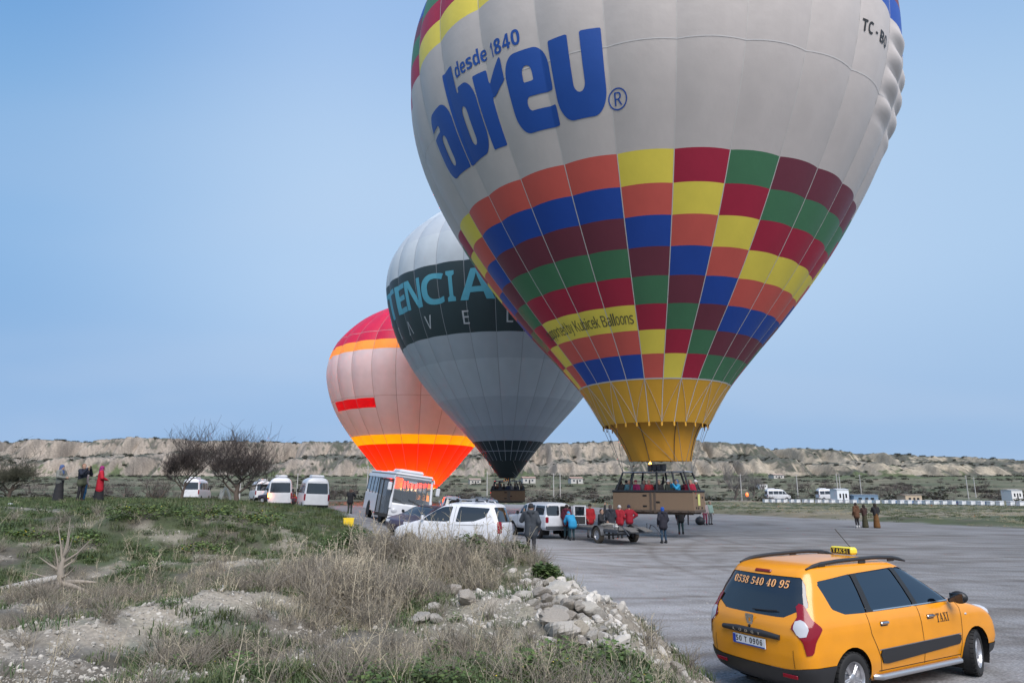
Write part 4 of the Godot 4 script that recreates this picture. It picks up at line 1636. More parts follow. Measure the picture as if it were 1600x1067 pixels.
	var bl2 := Geo.new()
	bl2.box(Vector3(px - 0.0085, 0.640, 0.0), Vector3(0.004, 0.016, 0.51), Basis.IDENTITY)
	part("dealer_strip", bl2, mat(0.02, 0.08, 0.30, 0.4), plate)
	var cx := -0.19
	for ch in "50 T 0906":
		if ch != " ":
			part("letter_" + ch.to_lower(), mapped(fitted(single(ch, 0.068, true), 0.040), func(p: Vector2) -> Vector3: return Vector3(px - 0.0095, 0.699 + p.y, cx + p.x)), M.lettering_black, plate)
		cx += 0.055 if ch != " " else 0.03
	var org := mat(0.72, 0.36, 0.14, 0.6)
	cx = -0.43
	for ch in "0538 540 40 95":
		if ch != " ":
			part("letter_" + ch, mapped(fitted(single2(ch, 0.088), 0.058), func(p: Vector2) -> Vector3: return Vector3(rear_x(s, cx + p.x, 1.405 + p.y) - 0.004, 1.405 + p.y, cx + p.x)), org, t)
		cx += 0.072 if ch != " " else 0.04
	for sg in [1.0, -1.0]:
		cx = -0.165
		for ch in "TAXI":
			part("letter_" + ch.to_lower(), mapped(fitted(single2(ch, 0.115), 0.075 if ch != "I" else 0.04), func(p: Vector2) -> Vector3: return Vector3(0.66 + sg * (cx + p.x), 0.865 + p.y, sg * (side_z(s, 0.66 + sg * cx, 0.865 + p.y) + 0.004))), M.lettering_black, t)
			cx += 0.086 if ch != "X" else 0.07
	# sign on the roof
	var sg2 := Geo.new()
	sg2.box(Vector3(-0.18, 1.722, 0), Vector3(0.14, 0.105, 0.38), Basis.IDENTITY, 0.03)
	var sign_box := part("taxi_sign", sg2, mat(0.72, 0.60, 0.05, 0.4), t)
	for sg in [1.0, -1.0]:
		var pn := Geo.new()
		pn.box(Vector3(-0.18 + sg * 0.07, 1.722, 0), Vector3(0.006, 0.075, 0.30), Basis.IDENTITY, 0.001)
		part("sign_panel", pn, M.lettering_black, sign_box)
		cx = -0.105
		for ch in "TAKSI":
			part("letter_" + ch.to_lower(), mapped(fitted(single(ch, 0.058, true), 0.042 if ch != "I" else 0.014), func(p: Vector2) -> Vector3: return Vector3(-0.18 + sg * 0.0755, 1.722 + p.y, -sg * (cx + p.x))), mat(0.75, 0.62, 0.05, 0.5), sign_box)
			cx += 0.056 if ch != "S" else 0.046
	# rear wiper and aerial
	var wp := Geo.new()
	wp.tube(PackedVector3Array([Vector3(rear_x(s, 0.06, 1.075) - 0.02, 1.075, 0.02), Vector3(rear_x(s, 0.2, 1.085) - 0.022, 1.085, 0.22), Vector3(rear_x(s, 0.36, 1.10) - 0.02, 1.10, 0.38)]), 0.008, 6)
	part("rear_wiper", wp, M.black, t)
	var ae := Geo.new()
	ae.bar(Vector3(0.12, 1.645, 0), Vector3(-0.33, 2.03, 0), 0.005, 5)
	part("aerial", ae, M.black, t)
	settle(t, 5.04, -10.56, 0.514, 2.8, 1.5)

func single2(ch: String, size: float) -> PackedVector2Array:
	var t := letters(ch, size, 0.05, "Droid Serif", true)
	var lo := INF
	for p in t:
		lo = minf(lo, p.y)
	var out := PackedVector2Array()
	for p in t:
		out.append(Vector2(p.x, p.y - lo - 0.5 * size))
	return out

# a simpler closed vehicle from the same kind of shell
func make_car(called: String, label: String, kind: String, s: Shell, ys: Array, paint: Material, wheels: Array, wr: float, o: Dictionary) -> Node3D:
	var t := thing(called, label, kind, Vector3.ZERO, 0.0, o.get("group", ""))
	make_shell(s, ys)
	for x in wheels:
		arch(s, t, x, wr, wr + 0.05)
	if o.has("bumper"):
		carve(s, t, "bumper", func(p: Vector3, n: Vector3) -> float: return maxf(p.y - o.bumper, absf(n.z) - 0.8), M.plastic, 0.012)
	for q in o.get("lamps", []):
		for sg in [1.0, -1.0]:
			carve(s, t, "tail_light", func(p: Vector3, n: Vector3) -> float:
				if p.x > q[4] or p.z * sg < 0.3 or n.y > 0.8:
					return 1.0
				return rbox(Vector2((p.x + p.z * sg) * 0.70711, p.y), q[0], q[1], q[2], q[3], 0.03), M.red_lamp, 0.008)
	for q in o.get("heads", []):
		for sg in [1.0, -1.0]:
			carve(s, t, "headlight", func(p: Vector3, n: Vector3) -> float:
				if p.x < q[4] or p.z * sg < 0.2 or n.y > 0.9:
					return 1.0
				return rbox(Vector2(p.z * sg, p.y), q[0], q[1], q[2], q[3], 0.03), M.white_lamp, 0.008)
	var gl: Material = o.get("glass", M.glass)
	if o.has("rear"):
		carve(s, t, "rear_window", rear_f(pv(o.rear), 0.04), gl)
	if o.has("front"):
		carve(s, t, "windscreen", rear_f(pv(o.front), 0.04, 1.0), gl)
	for w in o.get("side", []):
		for sg in [1.0, -1.0]:
			carve(s, t, "side_window", side_f(pv(w), sg, 0.025), gl)
	var body := Geo.new()
	body.soup(s.pos, s.nrm)
	part("body", body, paint, t)
	for ln in o.get("gaps", []):
		for sg in [1.0, -1.0]:
			seam_line(s, t, "door_gap", pv(ln), sg, 0.012, M.well)
	for x in wheels:
		for sg in [1.0, -1.0]:
			wheel(t, Vector3(x, wr, sg * (side_z(s, x, wr + 0.2) - 0.12)), wr, 0.2, sg, 0.0, 5)
	var mz := side_z(s, o.mirror[0], o.mirror[1])
	for sg in [1.0, -1.0]:
		var mir := Geo.new()
		mir.box(Vector3(o.mirror[0], o.mirror[1], sg * (mz + 0.13)), Vector3(0.08, o.mirror[2], 0.16), Basis.IDENTITY, 0.03)
		mir.bar(Vector3(o.mirror[0], o.mirror[1] - 0.03, sg * (mz - 0.02)), Vector3(o.mirror[0], o.mirror[1] - 0.03, sg * (mz + 0.1)), 0.02, 6)
		part("wing_mirror", mir, M.black if not o.has("white_mirror") else paint, t)
	return t

func steps(a: float, b: float, n: int, tops: Array) -> Array:
	var out := []
	for k in n + 1:
		out.append(lerpf(a, b, float(k) / n))
	out.append_array(tops)
	return out

func make_mpv() -> void:
	var s := Shell.new()
	s.rear = [[0.25, 0.4, 0.7, 1.0, 1.1, 1.5, 1.68, 1.74, 1.78, 1.80], [-2.0, -2.1, -2.12, -2.10, -2.07, -1.93, -1.84, -1.76, -1.5, -1.1]]
	s.front = [[0.25, 0.4, 0.7, 0.85, 0.95, 1.05, 1.12, 1.3, 1.5, 1.62, 1.72, 1.78, 1.80], [1.95, 2.08, 2.1, 1.98, 1.72, 1.36, 1.1, 0.82, 0.48, 0.26, 0.02, -0.25, -0.5]]
	s.wide = [[0.25, 0.4, 0.8, 1.05, 1.12, 1.4, 1.62, 1.70, 1.76, 1.80], [0.8, 0.86, 0.88, 0.87, 0.84, 0.77, 0.69, 0.62, 0.48, 0.3]]
	var t := make_car("white_van", "white passenger van with roof rails parked behind the weeds, red tail light towards the walker", "van", s, steps(0.25, 1.66, 36, [1.69, 1.715, 1.735, 1.755, 1.77, 1.785, 1.795, 1.8]), M.white_car, [-1.28, 1.38], 0.31, {
		"bumper": 0.42, "lamps": [[-1.02, -0.82, 0.72, 1.12, -1.4]], "heads": [[0.42, 0.78, 0.66, 0.86, 1.5]],
		"rear": [-0.62, 1.58, 0.62, 1.58, 0.70, 1.14, -0.70, 1.14], "front": [-0.66, 1.16, 0.66, 1.16, 0.55, 1.62, -0.55, 1.62],
		"side": [[-1.62, 1.56, -0.55, 1.60, -0.5, 1.60, -0.42, 1.10, -1.1, 1.14, -1.5, 1.28], [-0.2, 1.60, 0.14, 1.58, 0.5, 1.42, 0.86, 1.16, 0.86, 1.12, -0.12, 1.10]],
		"gaps": [[-0.36, 1.62, -0.28, 0.8, -0.26, 0.36], [0.96, 1.1, 1.0, 0.7, 0.92, 0.36], [-1.22, 1.05, -1.2, 0.75], [-1.5, 0.98, -0.4, 0.98]], "mirror": [0.88, 1.2, 0.18], "white_mirror": true})
	for sg in [1.0, -1.0]:
		var rail := Geo.new()
		rail.tube(PackedVector3Array([Vector3(-1.45, 1.78, sg * 0.56), Vector3(-1.35, 1.86, sg * 0.56), Vector3(-0.1, 1.88, sg * 0.56), Vector3(0.02, 1.80, sg * 0.56)]), 0.022, 8)
		part("roof_rail", rail, M.alloy, t)
	for x in [-1.1, -0.35]:
		var bar := Geo.new()
		bar.box(Vector3(x, 1.885, 0), Vector3(0.07, 0.03, 1.24), Basis.IDENTITY, 0.01)
		var cb := part("roof_bar", bar, M.black, t)
		for sg in [1.0, -1.0]:
			var ft := Geo.new()
			ft.box(Vector3(x, 1.87, sg * 0.58), Vector3(0.1, 0.07, 0.08), Basis.IDENTITY, 0.015)
			part("clamp", ft, M.black, cb)
	settle(t, -2.2, -26.4, deg_to_rad(163), 2.66, 1.5)

func make_suv() -> void:
	var s := Shell.new()
	s.rear = [[0.45, 0.6, 1.1, 1.2, 1.75, 1.85, 1.9], [-2.25, -2.3, -2.3, -2.28, -2.18, -2.1, -1.9]]
	s.front = [[0.45, 0.6, 1.0, 1.1, 1.16, 1.2, 1.4, 1.7, 1.8, 1.87, 1.9], [2.2, 2.35, 2.34, 2.2, 1.6, 0.95, 0.75, 0.42, 0.28, 0.0, -0.3]]
	s.wide = [[0.45, 0.6, 1.0, 1.18, 1.24, 1.7, 1.80, 1.86, 1.9], [0.85, 0.93, 0.945, 0.93, 0.89, 0.80, 0.74, 0.60, 0.4]]
	s.cl = 0.12
	s.cw = 0.14
	s.rb = 0.02
	var t := make_car("white_off_roader", "white off-road wagon with its rear doors open in front of the trailer", "car", s, steps(0.45, 1.78, 34, [1.81, 1.835, 1.855, 1.87, 1.882, 1.89, 1.9]), M.white_car, [-1.4, 1.45], 0.39, {
		"lamps": [[-1.12, -0.97, 0.85, 1.15, -1.8]], "heads": [[0.5, 0.8, 0.85, 1.0, 1.8]],
		"rear": [-0.72, 1.70, -0.06, 1.70, -0.06, 1.26, -0.76, 1.26], "front": [-0.72, 1.26, 0.72, 1.26, 0.64, 1.72, -0.64, 1.72],
		"side": [[-2.0, 1.70, -1.15, 1.72, -1.12, 1.26, -2.0, 1.26], [-0.98, 1.72, -0.22, 1.72, -0.2, 1.26, -0.96, 1.26], [-0.06, 1.72, 0.38, 1.70, 0.66, 1.28, -0.04, 1.26]],
		"gaps": [[-1.05, 1.72, -1.05, 0.55], [-0.13, 1.72, -0.1, 0.5], [0.82, 1.2, 0.8, 0.5]], "mirror": [0.72, 1.3, 0.2]})
	var hole := Geo.new()
	hole.box(Vector3(-2.30, 1.24, 0.37), Vector3(0.02, 0.98, 0.68), Basis.IDENTITY, 0.004)
	part("open_tailgate", hole, M.well, t)
	var rb := Geo.new()
	rb.box(Vector3(-2.38, 0.60, 0), Vector3(0.16, 0.16, 1.8), Basis.IDENTITY, 0.03)
	part("rear_bumper", rb, M.steel, t)
	var hinge := Vector3(-2.30, 0, 0.86)
	var b := Basis(Vector3.UP, deg_to_rad(158))
	var fr2 := Geo.new()
	for q in [[0.36, 0.98, 0.70, 0.48], [0.05, 1.5, 0.09, 0.52], [0.66, 1.5, 0.09, 0.52], [0.36, 1.74, 0.70, 0.07]]:
		fr2.box(hinge + b * Vector3(0, 0, -q[0]) + Vector3(0, q[1], 0), Vector3(0.06, q[3], q[2]), b, 0.012)
	var dr := part("rear_door", fr2, M.white_car, t)
	var gp := Geo.new()
	gp.box(hinge + b * Vector3(0, 0, -0.36) + Vector3(0, 1.48, 0), Vector3(0.012, 0.48, 0.56), b)
	part("window", gp, M.glass, dr)
	var inner := Geo.new()
	inner.box(hinge + b * Vector3(0.036, 0, -0.36) + Vector3(0, 0.98, 0), Vector3(0.012, 0.4, 0.6), b, 0.003)
	part("inner_panel", inner, M.plastic, dr)
	settle(t, 1.5, -40.2, deg_to_rad(118), 2.85, 1.55)

func make_hatch() -> void:
	var s := Shell.new()
	s.rear = [[0.25, 0.5, 0.9, 1.0, 1.3, 1.4, 1.45], [-1.85, -1.95, -1.92, -1.88, -1.62, -1.45, -1.0]]
	s.front = [[0.25, 0.5, 0.7, 0.82, 0.9, 0.98, 1.2, 1.35, 1.42, 1.45], [1.85, 1.95, 1.9, 1.5, 1.1, 0.85, 0.45, 0.15, -0.1, -0.4]]
	s.wide = [[0.25, 0.5, 0.85, 0.98, 1.3, 1.40, 1.45], [0.78, 0.84, 0.85, 0.82, 0.66, 0.5, 0.25]]
	var t := make_car("dark_car", "dark purple-black hatchback half hidden between the bus and the white van", "car", s, steps(0.25, 1.36, 26, [1.385, 1.405, 1.42, 1.435, 1.445, 1.45]), M.dark_car, [-1.25, 1.2], 0.3, {
		"lamps": [[-1.0, -0.78, 0.72, 0.95, -1.3]], "heads": [[0.4, 0.78, 0.58, 0.74, 1.3]],
		"rear": [-0.55, 1.32, 0.55, 1.32, 0.62, 1.02, -0.62, 1.02], "front": [-0.62, 1.0, 0.62, 1.0, 0.5, 1.34, -0.5, 1.34],
		"side": [[-1.35, 1.28, -0.55, 1.34, -0.5, 1.0, -1.3, 1.02], [-0.42, 1.34, 0.05, 1.32, 0.7, 1.02, -0.38, 1.0]],
		"gaps": [[-0.48, 1.0, -0.44, 0.36], [0.78, 1.0, 0.74, 0.36]], "mirror": [0.62, 1.05, 0.14]})
	settle(t, -4.2, -33.2, deg_to_rad(238), 2.45, 1.4)

func minibus_shell() -> Shell:
	var s := Shell.new()
	s.rear = [[0.35, 0.5, 1.2, 2.3, 2.5, 2.58, 2.62], [-2.8, -2.86, -2.84, -2.74, -2.66, -2.45, -2.1]]
	s.front = [[0.35, 0.5, 0.95, 1.1, 1.2, 1.3, 1.6, 2.1, 2.35, 2.5, 2.58, 2.62], [2.7, 2.85, 2.8, 2.6, 2.3, 2.1, 1.85, 1.42, 1.15, 0.8, 0.4, 0.0]]
	s.wide = [[0.35, 0.5, 1.2, 1.4, 2.2, 2.4, 2.52, 2.59, 2.62], [0.92, 0.97, 0.99, 0.97, 0.86, 0.78, 0.62, 0.4, 0.25]]
	s.cl = 0.16
	s.cw = 0.2
	s.rb = 0.03
	return s

func make_minibus(called: String, label: String, group: String) -> Node3D:
	return make_car(called, label, "van", minibus_shell(), steps(0.35, 2.36, 40, [2.42, 2.47, 2.51, 2.545, 2.57, 2.59, 2.605, 2.62]), M.white_car, [-1.75, 1.75], 0.34, {
		"bumper": 0.55, "lamps": [[-1.42, -1.27, 0.85, 1.35, -2.3]], "heads": [[0.5, 0.85, 0.85, 1.1, 2.2]], "group": group,
		"rear": [-0.70, 2.12, 0.70, 2.12, 0.76, 1.40, -0.76, 1.40], "front": [-0.78, 1.36, 0.78, 1.36, 0.66, 2.2, -0.66, 2.2],
		"side": [[-2.5, 2.1, -1.5, 2.12, -1.48, 1.42, -2.5, 1.42], [-1.35, 2.12, -0.2, 2.12, -0.2, 1.42, -1.33, 1.42], [-0.06, 2.12, 0.7, 2.12, 0.72, 1.42, -0.06, 1.42], [0.85, 2.1, 1.2, 2.1, 1.75, 1.42, 0.86, 1.38]],
		"gaps": [[0.78, 2.2, 0.8, 0.5], [-0.13, 2.2, -0.1, 0.6], [1.82, 1.35, 1.75, 0.6]], "mirror": [1.75, 1.55, 0.3]})

func make_bus() -> void:
	var t := thing("bus", "white midibus with wide windscreen and open door under the glowing balloon", "bus")
	var L := 7.4
	var W := 2.3
	var hw := W * 0.5
	for sg in [1.0, -1.0]:
		# flank below the windows, cut short for the front door on the right
		var f := Geo.new()
		var x1 := 2.35 if sg > 0 else 3.6
		f.box(Vector3((-3.66 + x1) * 0.5, 0.95, sg * (hw - 0.03)), Vector3(x1 + 3.66, 1.0, 0.06), Basis.IDENTITY, 0.015)
		part("side_panel", f, M.white_car, t)
		var top := Geo.new()
		top.box(Vector3(-0.03, 2.50, sg * (hw - 0.06)), Vector3(7.26, 0.22, 0.06), Basis(Vector3.RIGHT, -sg * 0.22), 0.012)
		part("roof_edge", top, M.white_car, t)
		for k in 7:
			var px := lerpf(-3.6, 2.3, k / 6.0)
			var pil := Geo.new()
			pil.box(Vector3(px, 1.93, sg * (hw - 0.05)), Vector3(0.09, 0.96, 0.05), Basis(Vector3.RIGHT, -sg * 0.04), 0.01)
			part("window_pillar", pil, M.black, t)
			if k < 6:
				var pn := Geo.new()
				pn.box(Vector3(px + 0.49, 1.93, sg * (hw - 0.045)), Vector3(0.885, 0.94, 0.008), Basis(Vector3.RIGHT, -sg * 0.04))
				part("side_window", pn, M.tint, t)
		var fp := Geo.new()
		fp.bar(Vector3(3.62, 0.9, sg * (hw - 0.06)), Vector3(3.38, 2.5, sg * (hw - 0.12)), 0.07, 8)
		part("front_pillar", fp, M.white_car, t)
		var arm := Geo.new()
		arm.tube(PackedVector3Array([Vector3(3.45, 2.42, sg * (hw - 0.08)), Vector3(3.75, 2.38, sg * (hw + 0.1)), Vector3(3.8, 2.2, sg * (hw + 0.16))]), 0.025, 6)
		var mr := part("wing_mirror", arm, M.black, t)
		var hd := Geo.new()
		hd.box(Vector3(3.8, 2.0, sg * (hw + 0.17)), Vector3(0.1, 0.42, 0.22), Basis.IDENTITY, 0.04)
		part("housing", hd, M.white_car, mr)
		for x in [-2.0, 2.05 if sg < 0 else 1.85]:
			wheel(t, Vector3(x, 0.42, sg * (hw - 0.13)), 0.42, 0.24, sg, 0.0, 8)
			var wl := Geo.new()
			wl.lathe([[0.0, 0.0], [0.52, 0.0]], Vector3(x, 0.47, sg * (hw + 0.004)), Basis(Vector3.RIGHT, PI / 2 * sg), 24)
			part("wheel_arch", wl, M.well, t)
		var hl := Geo.new()
		hl.ball(Vector3(3.66, 0.78, sg * 0.82), Vector3(0.06, 0.13, 0.2), Basis.IDENTITY, 14, 8)
		part("headlight", hl, M.white_lamp, t)
	var door := Geo.new()
	door.box(Vector3(2.95, 1.3, hw - 0.10), Vector3(1.05, 1.9, 0.05), Basis.IDENTITY, 0.01)
	part("doorway", door, M.well, t)
	for q in [0.0, 1.0]:
		var leaf := Geo.new()
		var bb := Basis(Vector3.UP, 1.25)
		var o := Vector3(2.42 + q * 1.04, 1.38, hw + 0.2)
		for e in [[-0.24, 0.0], [0.24, 0.0]]:
			leaf.box(o + bb * Vector3(e[0], 0, 0), Vector3(0.06, 1.95, 0.04), bb, 0.01)
		leaf.box(o + Vector3(0, -0.9, 0), Vector3(0.5, 0.18, 0.04), bb, 0.01)
		leaf.box(o + Vector3(0, 0.94, 0), Vector3(0.5, 0.08, 0.04), bb, 0.01)
		var lf := part("door_leaf", leaf, M.black, t)
		var lp := Geo.new()
		lp.box(o + Vector3(0, 0.05, 0), Vector3(0.42, 1.7, 0.008), bb)
		part("glass", lp, M.tint, lf)
	var roof := Geo.new()
	roof.box(Vector3(-0.03, 2.69, 0), Vector3(7.2, 0.16, W - 0.22), Basis.IDENTITY, 0.075)
	part("roof", roof, M.white_car, t)
	var ac := Geo.new()
	ac.box(Vector3(1.9, 2.86, 0), Vector3(1.7, 0.22, 1.4), Basis.IDENTITY, 0.1)
	part("air_conditioner", ac, M.white_car, t)
	var hatch := Geo.new()
	hatch.box(Vector3(-1.6, 2.80, 0), Vector3(0.8, 0.09, 0.8), Basis.IDENTITY, 0.03)
	part("roof_hatch", hatch, M.white_car, t)
	var fl := Geo.new()
	fl.box(Vector3(0, 0.62, 0), Vector3(7.2, 0.1, W - 0.2), Basis.IDENTITY)
	part("floor", fl, M.plastic, t)
	# front: curved lower panel and a big windscreen
	for q in [[0.28, 0.5, 3.55], [0.52, 1.18, 3.60]]:
		var p := Geo.new()
		var last := -1
		for k in 17:
			var z := lerpf(-hw + 0.02, hw - 0.02, k / 16.0)
			var x: float = q[2] + 0.14 * (1.0 - pow(absf(z) / hw, 2.6))
			var f := p.vert(Vector3(x - 0.02, q[0], z))
			p.vert(Vector3(x, lerpf(q[0], q[1], 0.15), z))
			p.vert(Vector3(x, lerpf(q[0], q[1], 0.85), z))
			p.vert(Vector3(x - 0.03, q[1], z))
			p.vert(Vector3(x - 0.12, q[1], z))
			if last >= 0:
				p.ring_strip(last, f, 5, false)
			last = f
		part("front_bumper" if q[0] < 0.4 else "front_panel", p, M.white_car, t)
	var ws := Geo.new()
	for k in 17:
		var z := lerpf(-hw + 0.12, hw - 0.12, k / 16.0)
		var cv := 0.14 * (1.0 - pow(absf(z) / hw, 2.6))
		ws.vert(Vector3(3.56 + cv, 1.18, z))
		ws.vert(Vector3(3.35 + cv, 2.5, z))
	for k in 16:
		ws.ring_strip(k * 2, k * 2 + 2, 2, false)
	part("windscreen", ws, M.pane, t)
	var dash := Geo.new()
	dash.box(Vector3(3.3, 1.2, 0), Vector3(0.45, 0.16, W - 0.3), Basis.IDENTITY, 0.05)
	part("dashboard", dash, M.plastic, t)
	var whl := Geo.new()
	var wpn := PackedVector3Array()
	for k in 17:
		var a := TAU * k / 16
		wpn.append(Vector3(2.98 + 0.1 * sin(a), 1.36 + 0.16 * sin(a), -0.6 + 0.2 * cos(a)))
	whl.tube(wpn, 0.018, 6)
	part("steering_wheel", whl, M.black, t)
	var brow := Geo.new()
	brow.box(Vector3(3.36, 2.58, 0), Vector3(0.3, 0.2, W - 0.3), Basis.IDENTITY, 0.07)
	part("front_brow", brow, M.white_car, t)
	for q in [-0.5, 0.35]:
		var wi := Geo.new()
		wi.bar(Vector3(3.74, 1.2, q), Vector3(3.70, 1.42, q + 0.7), 0.014, 5)
		part("wiper", wi, M.black, t)
	var tri2 := Geo.new()
	tri2.box(Vector3(3.30, 2.36, 0.0), Vector3(0.03, 0.16, 0.5), Basis.IDENTITY, 0.03)
	part("sun_visor", tri2, mat(0.5, 0.5, 0.52, 0.6), t)
	# rear: panel under a window that lets the flame be seen through the bus
	var rp := Geo.new()
	rp.box(Vector3(-3.66, 0.95, 0), Vector3(0.08, 1.0, W - 0.14), Basis.IDENTITY, 0.02)
	part("rear_panel", rp, M.white_car, t)
	var rw := Geo.new()
	rw.box(Vector3(-3.66, 1.94, 0), Vector3(0.008, 0.94, W - 0.3), Basis.IDENTITY)
	part("rear_window", rw, M.pane, t)
	for r in 5:
		for q in [-0.78, -0.36, 0.55]:
			var se := Geo.new()
			var x := -2.9 + r * 0.95
			se.box(Vector3(x, 1.02, q), Vector3(0.42, 0.12, 0.4), Basis.IDENTITY, 0.04)
			se.box(Vector3(x - 0.22, 1.4, q), Vector3(0.12, 0.74, 0.4), Basis(Vector3(0, 0, 1), 0.12), 0.04)
			part("seat", se, M.seat, t)
	var np := Geo.new()
	np.box(Vector3(3.75, 0.42, 0), Vector3(0.012, 0.11, 0.5), Basis.IDENTITY, 0.003)
	part("number_plate", np, mat(0.66, 0.67, 0.7, 0.4), t)
	settle(t, -6.9, -40.6, deg_to_rad(-68), 3.9, 2.0)

func make_trailer() -> void:
	var t := thing("basket_trailer", "low flat balloon trailer on two wheels beside the off-road wagon", "trailer")
	var rail := Geo.new()
	for sg in [1.0, -1.0]:
		var g := Geo.new()
		g.box(Vector3(-0.5, 0.62, sg * 0.92), Vector3(4.3, 0.12, 0.1), Basis.IDENTITY, 0.012)
		part("side_rail", g, M.steel, t)
		var gd := Geo.new()
		var last := -1
		for k in 11:
			var a := PI * k / 10.0
			var f := gd.vert(Vector3(0.46 * cos(a), 0.40 + 0.46 * sin(a), sg * 0.88))
			gd.vert(Vector3(0.46 * cos(a), 0.40 + 0.46 * sin(a), sg * 1.16))
			if last >= 0:
				gd.ring_strip(last, f, 2, false)
			last = f
		part("mudguard", gd, M.steel, t)
		wheel(t, Vector3(0, 0.39, sg * 1.02), 0.39, 0.22, sg, 0.0, 8, M.dusty_rubber, 0.6)
		for k in 2:
			var up := Geo.new()
			up.bar(Vector3(-2.2 + k * 3.6, 0.66, sg * 0.92), Vector3(-2.2 + k * 3.6, 0.98, sg * 0.92), 0.025, 6)
			part("stake", up, M.steel, t)
	for k in 9:
		var p := Geo.new()
		p.box(Vector3(-2.5 + k * 0.5, 0.70, 0), Vector3(0.44, 0.035, 1.8), Basis.IDENTITY, 0.006)
		part("plank", p, M.deck, t)
	for x in [-2.6, 0.0, 1.6]:
		var c := Geo.new()
		c.box(Vector3(x, 0.58, 0), Vector3(0.1, 0.1, 1.8), Basis.IDENTITY, 0.012)
		part("cross_member", c, M.steel, t)
	var ax := Geo.new()
	ax.bar(Vector3(0, 0.39, -0.95), Vector3(0, 0.39, 0.95), 0.045, 8)
	part("axle", ax, M.steel, t)
	for sg in [1.0, -1.0]:
		var d := Geo.new()
		d.bar(Vector3(-2.6, 0.6, sg * 0.6), Vector3(-3.6, 0.52, 0), 0.045, 8)
		part("drawbar", d, M.steel, t)
		var r := Geo.new()
		r.tube(PackedVector3Array([Vector3(1.6, 0.64, sg * 0.9), Vector3(1.75, 0.92, sg * 0.9), Vector3(2.05, 0.86, sg * 0.9), Vector3(2.6, 0.5, sg * 0.9)]), 0.025, 6)
		part("ramp_arm", r, M.steel, t)
	for sg in [0.4, -0.4]:
		var rp := Geo.new()
		rp.box(Vector3(1.95, 0.72, sg), Vector3(0.75, 0.05, 0.45), Basis(Vector3(0, 0, 1), -0.22), 0.01)
		part("ramp", rp, M.deck, t)
	settle(t, 5.25, -35.7, atan2(-0.92, 0.4), 3.0, 2.0)

